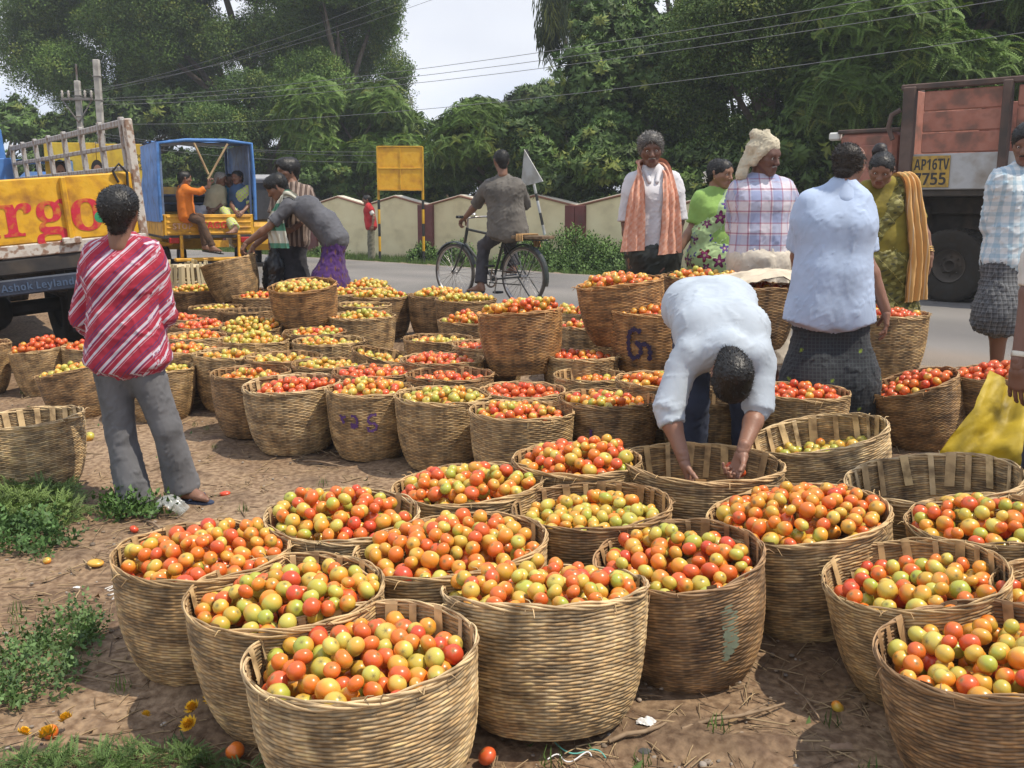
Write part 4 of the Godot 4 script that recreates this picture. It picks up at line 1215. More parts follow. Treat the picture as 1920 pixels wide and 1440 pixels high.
func frame(y: Vector3, z: Vector3) -> Basis:        # local y along y, local z as near z as it can
	y = y.normalized()
	var x := y.cross(z).normalized()
	return Basis(x, y, x.cross(y))
const POSES := {
	"striped": {"at": Vector3(-2.020, 0.027, -5.050), "head": Vector3(0.091, 1.486, 0.000), "neck": Vector3(0.087, 1.356, -0.020), "chest": Vector3(0.091, 1.178, 0.000), "waist": Vector3(0.085, 0.938, 0.000), "pelvis": Vector3(0.085, 0.781, 0.000), "sl": Vector3(-0.056, 1.278, 0.000), "sr": Vector3(0.246, 1.288, 0.000), "el": Vector3(-0.149, 0.972, -0.030), "er": Vector3(0.276, 0.988, -0.030), "wl": Vector3(-0.117, 0.827, -0.220), "wr": Vector3(0.105, 0.833, -0.220), "hl": Vector3(0.006, 0.721, 0.000), "hr": Vector3(0.162, 0.721, 0.000), "kl": Vector3(0.021, 0.385, 0.000), "kr": Vector3(0.257, 0.418, 0.000), "al": Vector3(0.077, 0.058, 0.020), "ar": Vector3(0.296, 0.106, -0.060)},
	"bender": {"at": Vector3(-2.000, 0.288, -10.550), "head": Vector3(-0.399, 1.433, 0.000), "neck": Vector3(-0.267, 1.325, 0.000), "chest": Vector3(-0.090, 1.218, 0.000), "waist": Vector3(0.080, 1.066, 0.000), "pelvis": Vector3(0.174, 0.903, 0.000), "sl": Vector3(-0.271, 1.240, 0.120), "sr": Vector3(-0.286, 1.282, -0.160), "el": Vector3(-0.462, 1.043, 0.150), "er": Vector3(-0.487, 1.020, -0.120), "wl": Vector3(-0.710, 0.875, 0.120), "wr": Vector3(-0.681, 0.835, -0.060), "hl": Vector3(0.188, 0.874, 0.090), "hr": Vector3(0.146, 0.867, -0.090), "kl": Vector3(0.107, 0.483, 0.100), "kr": Vector3(0.110, 0.467, -0.100), "al": Vector3(0.169, 0.088, 0.120), "ar": Vector3(0.207, 0.083, -0.120)},
	"behind": {"at": Vector3(-2.420, 0.285, -10.900), "head": Vector3(0.061, 1.606, 0.000), "neck": Vector3(0.095, 1.462, 0.000), "chest": Vector3(0.105, 1.296, 0.000), "waist": Vector3(0.096, 1.062, 0.000), "pelvis": Vector3(0.061, 0.893, 0.000), "sl": Vector3(-0.044, 1.396, 0.020), "sr": Vector3(0.274, 1.385, -0.020), "el": Vector3(-0.104, 1.146, 0.050), "er": Vector3(0.263, 1.118, 0.030), "wl": Vector3(-0.112, 0.943, 0.150), "wr": Vector3(0.100, 0.999, 0.160), "hl": Vector3(0.003, 0.859, 0.000), "hr": Vector3(0.123, 0.859, 0.000), "kl": Vector3(-0.041, 0.468, 0.000), "kr": Vector3(0.108, 0.468, 0.000), "al": Vector3(-0.068, 0.083, 0.000), "ar": Vector3(0.094, 0.083, 0.000)},
	"cyclist": {"at": Vector3(-0.120, 0.389, -11.420), "head": Vector3(0.002, 1.634, -0.040), "neck": Vector3(0.020, 1.443, -0.020), "chest": Vector3(0.031, 1.286, 0.000), "waist": Vector3(0.061, 1.053, 0.000), "pelvis": Vector3(0.072, 0.889, 0.000), "sl": Vector3(-0.165, 1.345, -0.050), "sr": Vector3(0.202, 1.354, 0.060), "el": Vector3(-0.285, 1.157, -0.250), "er": Vector3(0.271, 1.151, -0.250), "wl": Vector3(-0.421, 1.012, -0.420), "wr": Vector3(-0.067, 1.010, -0.550), "hl": Vector3(-0.011, 0.853, -0.020), "hr": Vector3(0.132, 0.853, 0.000), "kl": Vector3(-0.204, 0.693, -0.300), "kr": Vector3(0.089, 0.709, -0.360), "al": Vector3(-0.240, 0.257, -0.180), "ar": Vector3(0.132, 0.456, -0.300)},
	"redvest": {"at": Vector3(-3.620, 0.075, -25.700), "head": Vector3(-0.000, 1.554, 0.000), "neck": Vector3(0.024, 1.442, 0.000), "chest": Vector3(0.046, 1.285, 0.000), "waist": Vector3(0.068, 1.074, 0.000), "pelvis": Vector3(0.091, 0.916, 0.000), "sl": Vector3(0.074, 1.378, 0.180), "sr": Vector3(0.024, 1.376, -0.180), "el": Vector3(0.193, 1.156, 0.220), "er": Vector3(0.083, 1.151, -0.200), "wl": Vector3(0.165, 0.948, 0.250), "wr": Vector3(0.044, 0.939, -0.150), "hl": Vector3(0.102, 0.878, 0.090), "hr": Vector3(0.077, 0.874, -0.090), "kl": Vector3(0.107, 0.496, 0.100), "kr": Vector3(0.040, 0.488, -0.100), "al": Vector3(0.111, 0.098, 0.100), "ar": Vector3(0.057, 0.087, -0.100)},
	"towel": {"at": Vector3(1.050, 0.294, -7.750), "head": Vector3(-0.019, 1.655, 0.030), "neck": Vector3(-0.004, 1.520, 0.000), "chest": Vector3(0.009, 1.323, 0.000), "waist": Vector3(0.019, 1.078, 0.000), "pelvis": Vector3(0.023, 0.909, 0.000), "sl": Vector3(0.174, 1.426, 0.000), "sr": Vector3(-0.161, 1.414, 0.000), "el": Vector3(0.215, 1.137, 0.000), "er": Vector3(-0.188, 1.125, 0.000), "wl": Vector3(0.145, 0.889, 0.080), "wr": Vector3(-0.152, 0.872, 0.050), "hl": Vector3(0.109, 0.869, 0.000), "hr": Vector3(-0.057, 0.869, 0.000), "kl": Vector3(0.127, 0.491, 0.000), "kr": Vector3(-0.053, 0.491, 0.000), "al": Vector3(0.138, 0.090, 0.000), "ar": Vector3(-0.043, 0.090, 0.000)},
	"greensari": {"at": Vector3(1.680, 0.340, -8.150), "head": Vector3(-0.041, 1.453, 0.000), "neck": Vector3(-0.056, 1.322, -0.030), "chest": Vector3(-0.061, 1.167, -0.020), "waist": Vector3(-0.074, 0.958, 0.000), "pelvis": Vector3(-0.082, 0.811, 0.000), "sl": Vector3(0.084, 1.263, 0.000), "sr": Vector3(-0.207, 1.255, 0.000), "el": Vector3(0.164, 1.020, -0.050), "er": Vector3(-0.243, 1.042, 0.000), "wl": Vector3(0.131, 0.811, 0.000), "wr": Vector3(-0.377, 0.822, 0.060), "hl": Vector3(-0.008, 0.768, 0.000), "hr": Vector3(-0.153, 0.768, 0.000), "kl": Vector3(0.004, 0.426, 0.000), "kr": Vector3(-0.142, 0.426, 0.000), "al": Vector3(0.018, 0.058, 0.000), "ar": Vector3(-0.129, 0.058, 0.000)},
	"turban": {"at": Vector3(1.780, 0.299, -7.150), "head": Vector3(-0.042, 1.574, 0.020), "neck": Vector3(-0.052, 1.435, -0.020), "chest": Vector3(-0.050, 1.271, 0.000), "waist": Vector3(-0.048, 1.051, 0.000), "pelvis": Vector3(-0.053, 0.896, 0.000), "sl": Vector3(0.140, 1.351, -0.020), "sr": Vector3(-0.227, 1.344, 0.000), "el": Vector3(0.224, 1.104, -0.120), "er": Vector3(-0.206, 1.092, -0.120), "wl": Vector3(0.096, 0.921, -0.240), "wr": Vector3(-0.050, 0.921, -0.240), "hl": Vector3(0.039, 0.858, 0.000), "hr": Vector3(-0.133, 0.858, 0.000), "kl": Vector3(0.063, 0.490, 0.000), "kr": Vector3(-0.126, 0.490, 0.000), "al": Vector3(0.081, 0.088, 0.000), "ar": Vector3(-0.109, 0.088, 0.000)},
	"lightblue": {"at": Vector3(1.850, 0.222, -5.650), "head": Vector3(0.001, 1.556, -0.040), "neck": Vector3(-0.028, 1.429, -0.020), "chest": Vector3(-0.066, 1.218, 0.000), "waist": Vector3(-0.067, 0.969, 0.000), "pelvis": Vector3(-0.073, 0.761, 0.000), "sl": Vector3(-0.230, 1.325, -0.020), "sr": Vector3(0.062, 1.337, 0.000), "el": Vector3(-0.233, 1.051, -0.120), "er": Vector3(0.116, 1.050, -0.030), "wl": Vector3(-0.140, 0.843, -0.260), "wr": Vector3(0.240, 0.755, 0.000), "hl": Vector3(-0.153, 0.701, 0.000), "hr": Vector3(0.026, 0.701, 0.000), "kl": Vector3(-0.159, 0.353, 0.000), "kr": Vector3(0.058, 0.353, 0.000), "al": Vector3(-0.180, 0.059, 0.000), "ar": Vector3(0.070, 0.043, 0.000)},
	"yellowsari": {"at": Vector3(2.720, 0.350, -7.400), "head": Vector3(-0.110, 1.450, 0.080), "neck": Vector3(-0.049, 1.352, -0.030), "chest": Vector3(-0.026, 1.174, -0.020), "waist": Vector3(-0.013, 0.973, 0.000), "pelvis": Vector3(0.006, 0.801, 0.000), "sl": Vector3(0.117, 1.326, -0.020), "sr": Vector3(-0.202, 1.295, 0.000), "el": Vector3(0.249, 1.049, -0.030), "er": Vector3(-0.232, 1.030, 0.000), "wl": Vector3(0.292, 0.849, 0.050), "wr": Vector3(-0.275, 0.806, 0.100), "hl": Vector3(0.086, 0.762, 0.000), "hr": Vector3(-0.069, 0.762, 0.000), "kl": Vector3(0.113, 0.373, 0.000), "kr": Vector3(-0.044, 0.373, 0.000), "al": Vector3(0.137, 0.016, 0.000), "ar": Vector3(-0.021, 0.016, 0.000)},
	"bent": {"at": Vector3(1.020, 0.134, -4.950), "head": Vector3(-0.073, 0.708, 0.620), "neck": Vector3(-0.081, 0.819, 0.550), "chest": Vector3(-0.071, 0.864, 0.380), "waist": Vector3(-0.051, 0.908, 0.120), "pelvis": Vector3(-0.038, 0.926, -0.080), "sl": Vector3(0.093, 0.761, 0.480), "sr": Vector3(-0.247, 0.761, 0.480), "el": Vector3(0.065, 0.535, 0.560), "er": Vector3(-0.330, 0.528, 0.550), "wl": Vector3(-0.031, 0.386, 0.720), "wr": Vector3(-0.271, 0.333, 0.660), "hl": Vector3(0.081, 0.831, -0.100), "hr": Vector3(-0.122, 0.825, -0.100), "kl": Vector3(0.148, 0.452, -0.020), "kr": Vector3(-0.117, 0.455, 0.000), "al": Vector3(0.193, 0.050, -0.100), "ar": Vector3(-0.090, 0.055, -0.080)},
	"checked": {"at": Vector3(3.320, 0.341, -6.600), "head": Vector3(-0.079, 1.586, 0.060), "neck": Vector3(-0.051, 1.457, 0.000), "chest": Vector3(-0.081, 1.263, 0.000), "waist": Vector3(-0.088, 1.026, 0.000), "pelvis": Vector3(-0.090, 0.855, 0.000), "sl": Vector3(0.139, 1.365, -0.100), "sr": Vector3(-0.273, 1.355, 0.100), "el": Vector3(0.262, 1.092, -0.120), "er": Vector3(-0.253, 1.077, 0.020), "wl": Vector3(0.148, 0.889, 0.000), "wr": Vector3(-0.070, 0.914, -0.200), "hl": Vector3(0.008, 0.800, -0.050), "hr": Vector3(-0.179, 0.807, 0.050), "kl": Vector3(0.087, 0.482, -0.080), "kr": Vector3(-0.192, 0.522, 0.120), "al": Vector3(0.135, 0.135, -0.080), "ar": Vector3(-0.134, 0.151, 0.020)},
	"rightedge": {"at": Vector3(2.300, 0.152, -4.050), "head": Vector3(-0.021, 1.804, 0.000), "neck": Vector3(-0.018, 1.673, 0.000), "chest": Vector3(-0.007, 1.500, 0.000), "waist": Vector3(0.004, 1.252, 0.000), "pelvis": Vector3(0.015, 1.040, 0.000), "sl": Vector3(0.175, 1.585, -0.080), "sr": Vector3(-0.179, 1.559, 0.080), "el": Vector3(0.297, 1.269, -0.100), "er": Vector3(-0.214, 1.189, 0.000), "wl": Vector3(0.231, 1.024, 0.050), "wr": Vector3(-0.284, 0.773, 0.060), "hl": Vector3(0.123, 0.992, -0.050), "hr": Vector3(-0.084, 1.002, 0.050), "kl": Vector3(0.130, 0.606, -0.050), "kr": Vector3(-0.160, 0.632, 0.080), "al": Vector3(0.157, 0.242, -0.050), "ar": Vector3(-0.139, 0.271, 0.050)},
	"orangeboy": {"at": Vector3(-5.250, 0.389, -16.300), "head": Vector3(0.086, 1.554, 0.000), "neck": Vector3(0.071, 1.430, 0.000), "chest": Vector3(0.071, 1.289, 0.000), "waist": Vector3(0.078, 1.114, 0.000), "pelvis": Vector3(0.088, 0.989, 0.000), "sl": Vector3(-0.012, 1.390, -0.120), "sr": Vector3(0.164, 1.370, 0.120), "el": Vector3(-0.018, 1.139, -0.200), "er": Vector3(0.365, 1.345, 0.180), "wl": Vector3(0.090, 1.014, -0.050), "wr": Vector3(0.511, 1.444, 0.150), "hl": Vector3(0.079, 0.980, -0.080), "hr": Vector3(0.146, 0.974, 0.080), "kl": Vector3(0.287, 0.947, -0.060), "kr": Vector3(0.339, 0.891, 0.120), "al": Vector3(0.344, 0.509, -0.050), "ar": Vector3(0.512, 0.501, 0.150)},
	"oldman": {"at": Vector3(-4.970, 0.383, -17.200), "head": Vector3(0.124, 1.571, 0.000), "neck": Vector3(0.082, 1.449, 0.000), "chest": Vector3(0.030, 1.292, 0.000), "waist": Vector3(-0.025, 1.099, 0.000), "pelvis": Vector3(-0.047, 1.011, 0.000), "sl": Vector3(0.156, 1.388, 0.020), "sr": Vector3(-0.078, 1.389, -0.050), "el": Vector3(0.185, 1.170, 0.100), "er": Vector3(-0.128, 1.169, 0.000), "wl": Vector3(0.076, 1.083, 0.200), "wr": Vector3(-0.040, 1.048, 0.200), "hl": Vector3(0.005, 0.994, 0.000), "hr": Vector3(-0.084, 0.994, 0.000), "kl": Vector3(-0.174, 1.082, 0.100), "kr": Vector3(-0.280, 1.082, 0.100), "al": Vector3(-0.201, 0.793, 0.120), "ar": Vector3(0.001, 0.802, 0.500)},
	"bluepass": {"at": Vector3(-4.800, 0.381, -17.350), "head": Vector3(0.054, 1.550, 0.000), "neck": Vector3(0.048, 1.427, 0.000), "chest": Vector3(0.040, 1.277, 0.000), "waist": Vector3(0.040, 1.082, 0.000), "pelvis": Vector3(0.044, 0.994, 0.000), "sl": Vector3(0.162, 1.374, 0.000), "sr": Vector3(-0.063, 1.374, 0.000), "el": Vector3(0.205, 1.153, 0.100), "er": Vector3(-0.063, 1.153, 0.100), "wl": Vector3(0.165, 1.049, 0.300), "wr": Vector3(0.023, 1.049, 0.300), "hl": Vector3(0.098, 0.985, 0.000), "hr": Vector3(-0.010, 0.985, 0.000), "kl": Vector3(-0.069, 1.048, 0.100), "kr": Vector3(-0.212, 1.048, 0.100), "al": Vector3(-0.095, 0.765, 0.120), "ar": Vector3(0.048, 0.774, 0.500)},
	"greenpass": {"at": Vector3(-4.550, 0.382, -17.000), "head": Vector3(0.034, 1.594, 0.000), "neck": Vector3(0.045, 1.465, 0.000), "chest": Vector3(0.064, 1.309, 0.000), "waist": Vector3(0.081, 1.101, 0.000), "pelvis": Vector3(0.084, 0.997, 0.000), "sl": Vector3(0.200, 1.396, 0.000), "sr": Vector3(-0.055, 1.396, 0.000), "el": Vector3(0.254, 1.171, 0.080), "er": Vector3(-0.063, 1.153, 0.080), "wl": Vector3(0.170, 1.051, 0.250), "wr": Vector3(0.031, 1.051, 0.250), "hl": Vector3(0.137, 0.988, 0.000), "hr": Vector3(0.031, 0.988, 0.000), "kl": Vector3(-0.045, 1.050, 0.100), "kr": Vector3(-0.185, 1.050, 0.100), "al": Vector3(-0.053, 0.773, 0.120), "ar": Vector3(0.085, 0.782, 0.500)},
}
# ---------------------------------------------------------------- cloth
func crease_map() -> NoiseTexture2D:
	if tex.has("crease"): return tex.crease
	var f := FastNoiseLite.new()
	f.seed = 17
	f.noise_type = FastNoiseLite.TYPE_SIMPLEX_SMOOTH
	f.fractal_type = FastNoiseLite.FRACTAL_RIDGED
	f.fractal_octaves = 3
	f.fractal_gain = 0.35
	f.frequency = 0.006
	f.domain_warp_enabled = true
	f.domain_warp_amplitude = 45.0
	f.domain_warp_frequency = 0.008
	var t := NoiseTexture2D.new()
	t.width = 512
	t.height = 512
	t.seamless = true
	t.noise = f
	t.as_normal_map = true
	t.bump_strength = 9.0
	tex.crease = t
	return t

func cloth(key: String, size: int, span: float, rough: float, paint: Callable, wrinkle := 0.5) -> StandardMaterial3D:
	if mats.has(key): return mats[key]
	var m := mat(key, Color.WHITE, rough)
	var im := Image.create(size, size, false, Image.FORMAT_RGB8)
	for y in size:
		for x in size:
			var c: Color = paint.call((x + 0.5) / size, (y + 0.5) / size)
			im.set_pixel(x, y, c.linear_to_srgb())
	m.albedo_texture = ImageTexture.create_from_image(im)
	m.rim_enabled = true
	m.rim = 0.15
	m.uv1_triplanar_sharpness = 9.0
	return tri_map(m, 1.0 / span, false)

func plain_cloth(key: String, c: Color, vary := 0.12, rough := 0.9, wrinkle := 0.5) -> StandardMaterial3D:
	if mats.has(key): return mats[key]
	var m := mat(key, c.linear_to_srgb(), rough)
	var q := int(vary * 10.0)
	m.albedo_texture = noise_tex("cloth_vary_%d" % q, 128, 0.02, [[0.0, grey(1.0 - 0.16 * (q + 1))], [0.5, grey(0.95)], [1.0, grey(1.0)]], 4)
	m.normal_enabled = true
	m.normal_texture = crease_map()
	m.normal_scale = wrinkle * 0.28
	m.rim_enabled = true
	m.rim = 0.15
	return tri_map(m, 1.5, false)

func band(u: float, list: Array) -> Color:
	u = fposmod(u, 1.0)
	for e in list:
		if u < e[0]: return e[1]
	return list[-1][1]

func stripes_red(u: float, v: float) -> Color:
	var red := Color(0.36, 0.018, 0.045)
	var wht := Color(0.56, 0.51, 0.58)
	var pur := Color(0.14, 0.03, 0.11)
	return band(u * 2.0 + v * 2.0, [[0.10, wht], [0.15, red], [0.17, wht], [0.42, red], [0.47, pur], [0.52, red], [0.57, pur], [0.61, red], [0.72, wht], [0.76, pur], [0.80, red], [0.83, Color(0.5, 0.3, 0.38)], [1.0, red]])

func plaid(u: float, v: float) -> Color:
	var c := Color(0.60, 0.57, 0.62)
	if fposmod(u * 2.0, 1.0) < 0.42: c = c * Color(0.66, 0.74, 0.90)
	if fposmod(v * 2.0, 1.0) < 0.42: c = c * Color(0.72, 0.78, 0.92)
	for w in [u, v]:
		var q := fposmod(w * 2.0 + 0.12, 1.0)
		if q < 0.07 or (q > 0.54 and q < 0.60): c = c * Color(0.70, 0.46, 0.52)
	return c

func checks_blue(u: float, v: float) -> Color:
	var c := Color(0.60, 0.64, 0.66)
	if fposmod(u * 4.0, 1.0) < 0.4: c = c * Color(0.68, 0.80, 0.88)
	if fposmod(v * 4.0, 1.0) < 0.4: c = c * Color(0.74, 0.84, 0.90)
	return c

func dark_checks(u: float, v: float) -> Color:
	var c := Color(0.016, 0.019, 0.026)
	var a := fposmod(u * 16.0, 1.0)
	var b := fposmod(v * 16.0, 1.0)
	if a < 0.25 or b < 0.25: c = Color(0.034, 0.040, 0.044)
	for q in [Vector2(0.22, 0.3), Vector2(0.72, 0.8)]:
		var d: Vector2 = Vector2(u, v) - q
		if d.length() < 0.045 and absf(d.x + d.y) + absf(d.x - d.y) * 0.5 < 0.04 + 0.02 * sin(u * 300.0): c = Color(0.16, 0.22, 0.02)
	return c

func grey_checks(u: float, v: float) -> Color:
	var a := fposmod(u * 8.0, 1.0) < 0.5
	var b := fposmod(v * 8.0, 1.0) < 0.5
	var c := Color(0.10, 0.105, 0.115)
	if a: c = c * 0.62
	if b: c = c * 0.62
	if fposmod(u * 8.0, 1.0) < 0.09 or fposmod(v * 8.0, 1.0) < 0.09: c = Color(0.22, 0.22, 0.23)
	return c

func purple_print(u: float, v: float) -> Color:
	var c := Color(0.062, 0.018, 0.125)
	var q := Vector2(fposmod(u * 6.0 + floorf(v * 6.0) * 0.5, 1.0) - 0.5, fposmod(v * 6.0, 1.0) - 0.5)
	if q.length() < 0.17: c = Color(0.13, 0.05, 0.10)
	if absf(q.x) < 0.07 and q.length() < 0.33: c = Color(0.10, 0.045, 0.03)
	return c

func brown_stripes(u: float, v: float) -> Color:
	return band(u * 5.0, [[0.4, Color(0.10, 0.065, 0.05)], [0.55, Color(0.36, 0.29, 0.24)], [0.62, Color(0.12, 0.06, 0.05)], [0.8, Color(0.33, 0.26, 0.21)], [1.0, Color(0.07, 0.045, 0.04)]])

func floral(u: float, v: float) -> Color:
	var c := Color(0.40, 0.55, 0.27)
	var f := [[0.22, 0.25, 0.16, 0], [0.72, 0.18, 0.13, 1], [0.50, 0.58, 0.17, 2], [0.08, 0.70, 0.13, 1], [0.84, 0.72, 0.17, 0], [0.30, 0.90, 0.13, 2], [0.97, 0.42, 0.12, 1], [0.55, 0.86, 0.11, 0], [0.02, 0.02, 0.12, 2], [0.25, 0.55, 0.09, 1]]
	for e in f:
		for ox in [-1.0, 0.0, 1.0]:
			for oy in [-1.0, 0.0, 1.0]:
				var d := Vector2(u - e[0] - ox, v - e[1] - oy)
				var a := d.angle()
				var pr: float = e[2] * (0.72 + 0.28 * cos(a * 5.0 + e[0] * 9.0))
				if d.length() < pr:
					c = [Color(0.13, 0.012, 0.075), Color(0.05, 0.06, 0.24), Color(0.17, 0.010, 0.028)][e[3]]
					if d.length() < pr * 0.62: c = c.lerp(Color(0.30, 0.05, 0.22), 0.6)
					if d.length() < e[2] * 0.20: c = Color(0.45, 0.42, 0.26)
	return c

func olive_print(u: float, v: float) -> Color:
	var c := Color(0.135, 0.118, 0.018)
	var w := sin(u * TAU * 3.0 + sin(v * TAU * 2.0) * 1.6) * cos(v * TAU * 5.0 + u * TAU)
	if w > 0.45: c = Color(0.27, 0.25, 0.07)
	if w < -0.72: c = Color(0.055, 0.05, 0.012)
	var q := fposmod(u * 2.0 - v * 2.0, 1.0)
	if q < 0.035 and fposmod((u + v) * 22.0, 1.0) < 0.6: c = Color(0.5, 0.42, 0.13)
	return c

func towel_print(u: float, v: float) -> Color:
	var c := Color(0.66, 0.34, 0.235)
	var w := sin(u * TAU * 5.0) * sin(v * TAU * 5.0) + 0.5 * sin((u + v) * TAU * 9.0)
	if w > 0.6: c = Color(0.68, 0.42, 0.32)
	if w < -0.7: c = Color(0.60, 0.27, 0.17)
	return c

func camo(u: float, v: float) -> Color:
	var w := sin(u * TAU * 3.0 + 2.0 * sin(v * TAU * 2.0)) + cos(v * TAU * 4.0 + u * TAU * 2.0)
	return Color(0.13, 0.125, 0.085) if w > 0.2 else Color(0.20, 0.185, 0.14)

func lime_print(u: float, v: float) -> Color:
	var w := sin(u * TAU * 4.0) * cos(v * TAU * 4.0)
	return Color(0.47, 0.58, 0.14) if w > -0.2 else Color(0.42, 0.30, 0.38)

# ---------------------------------------------------------------- people
var jobs := []          # [job dictionary]

func job(parent: Node3D, called: String, m: Material, bones: Array, cell: float, amp := 0.0, freq := Vector3(10, 4, 10), sd := 1, planes := [], extra := []) -> void:
	jobs.append({"parent": parent, "name": called, "mat": m, "bones": bones, "cell": cell, "amp": amp, "freq": freq, "sd": sd, "planes": planes, "extra": extra})

func run_jobs() -> void:
	var res := []
	res.resize(jobs.size())
	var js := jobs
	var work := func(k: int) -> void:
		var j: Dictionary = js[k]
		res[k] = skin_bones(j.bones, j.cell, j.amp, j.freq, j.sd, j.planes)
	var id := WorkerThreadPool.add_group_task(work, jobs.size())
	WorkerThreadPool.wait_for_group_task_completion(id)
	for k in jobs.size():
		var j: Dictionary = jobs[k]
		var b := MB.new()
		b.add(res[k], Transform3D())
		for e in j.extra: b.add(e[0], e[1], e[2] if e.size() > 2 else Color.WHITE)
		put(j.name, b.mesh(), j.mat, j.parent)
	jobs.clear()

func torso(J: Dictionary, e: float, w: float) -> Array:
	var s: Vector3 = (J.sl - J.sr).normalized()
	var h: Vector3 = (J.hl - J.hr).normalized()
	return [
		bone(J.sr.lerp(J.sl, 0.14), J.sl.lerp(J.sr, 0.14), 0.052 * w + e * 0.7, 0.052 * w + e * 0.7, 0.05),
		bone(J.neck, J.sl.lerp(J.neck, 0.2), 0.046 * w + e * 0.5, 0.046 * w + e * 0.7, 0.06),
		bone(J.neck, J.sr.lerp(J.neck, 0.2), 0.046 * w + e * 0.5, 0.046 * w + e * 0.7, 0.06),
		bone(J.chest - s * 0.085 * w, J.chest + s * 0.085 * w, 0.098 * w + e, 0.098 * w + e, 0.06),
		bone(J.waist - h * 0.062 * w, J.waist + h * 0.062 * w, 0.092 * w + e, 0.092 * w + e, 0.07),
		bone(J.pelvis - h * 0.080 * w, J.pelvis + h * 0.080 * w, 0.096 * w + e, 0.096 * w + e, 0.06),
		bone(J.chest, J.waist, 0.105 * w + e, 0.098 * w + e, 0.06),
		bone(J.waist, J.pelvis, 0.098 * w + e, 0.102 * w + e, 0.06),
	]

func shirt(J: Dictionary, w: float, e: float, sleeve: float, hem: float, open := 0.0) -> Array:
	var b := torso(J, e, w)
	var h: Vector3 = (J.hl - J.hr).normalized()
	var dn: Vector3 = (J.pelvis - J.waist).normalized()
	for s in [-1.0, 1.0]:
		b.append(bone(J.chest + h * 0.075 * w * s, J.pelvis + h * 0.078 * w * s, 0.094 * w + e, 0.098 * w + e, 0.06))
	if hem > 0.0:
		for s in [-1.0, 0.0, 1.0]:
			b.append(bone(J.waist + h * 0.055 * w * s, J.pelvis + dn * hem + h * (0.088 * w + open) * s, 0.098 * w + e, 0.104 * w + e + open * 0.3, 0.05, 2))
	for q in [["sl", "el", "wl"], ["sr", "er", "wr"]]:
		var a: Vector3 = J[q[0]]
		var c: Vector3 = J[q[1]]
		var d: Vector3 = J[q[2]]
		if sleeve <= 0.0: continue
		if sleeve <= 1.0:
			b.append(bone(a.lerp(J.neck, 0.12), a.lerp(c, 0.22), 0.047 * w + e * 0.7, 0.050 * w + e * 0.7, 0.045))
			b.append(bone(a.lerp(c, 0.1), a.lerp(c, sleeve), 0.048 * w + e * 0.7, 0.054 * w + e * 0.7, 0.012, 2))
		else:
			b.append(bone(a.lerp(J.neck, 0.12), a.lerp(c, 0.22), 0.047 * w + e * 0.7, 0.048 * w + e * 0.7, 0.045))
			b.append(bone(a.lerp(c, 0.1), c, 0.047 * w + e * 0.7, 0.045 * w + e * 0.7, 0.012))
			b.append(bone(c, c.lerp(d, sleeve - 1.0), 0.045 * w + e * 0.7, 0.042 * w + e * 0.7, 0.012, 2))
	return b

func trousers(J: Dictionary, w: float, flare: float, to := 1.0) -> Array:
	var b := []
	var h: Vector3 = (J.hl - J.hr).normalized()
	b.append(bone(J.pelvis - h * 0.075 * w, J.pelvis + h * 0.075 * w, 0.106 * w, 0.106 * w, 0.05))
	b.append(bone(J.pelvis, J.pelvis.lerp(J.waist, 0.7), 0.112 * w, 0.104 * w, 0.04, 2))
	for q in [["hl", "kl", "al"], ["hr", "kr", "ar"]]:
		b.append(bone(J[q[0]], J[q[1]], 0.100 * w, 0.074 * w, 0.035))
		b.append(bone(J[q[1]], J[q[1]].lerp(J[q[2]], to), 0.072 * w, (0.062 + flare) * w, 0.03, 2))
	return b

func wrap_skirt(J: Dictionary, w: float, to: float, flare := 0.03, under := false) -> Array:
	var b := []
	var h: Vector3 = (J.hl - J.hr).normalized()
	var r := 0.098 if under else 0.112
	b.append(bone(J.pelvis - h * 0.075 * w, J.pelvis + h * 0.075 * w, r * w, r * w, 0.06))
	if not under: b.append(bone(J.pelvis, J.pelvis.lerp(J.waist, 0.75), 0.116 * w, 0.110 * w, 0.05, 2))
	for q in [["hl", "kl", "al"], ["hr", "kr", "ar"]]:
		var foot: Vector3 = J[q[1]].lerp(J[q[2]], to * 2.0 - 1.0) if to > 0.5 else J[q[0]].lerp(J[q[1]], to * 2.0)
		b.append(bone(J[q[0]], J[q[1]] if to > 0.5 else foot, (0.100 if under else 0.115) * w, (0.120 + flare * 0.5) * w, 0.10 if under else 0.13, 0 if to > 0.5 else 2))
		if to > 0.5: b.append(bone(J[q[1]], foot, (0.118 + flare * 0.5) * w, (0.112 + flare) * w, 0.12, 2))
	return b

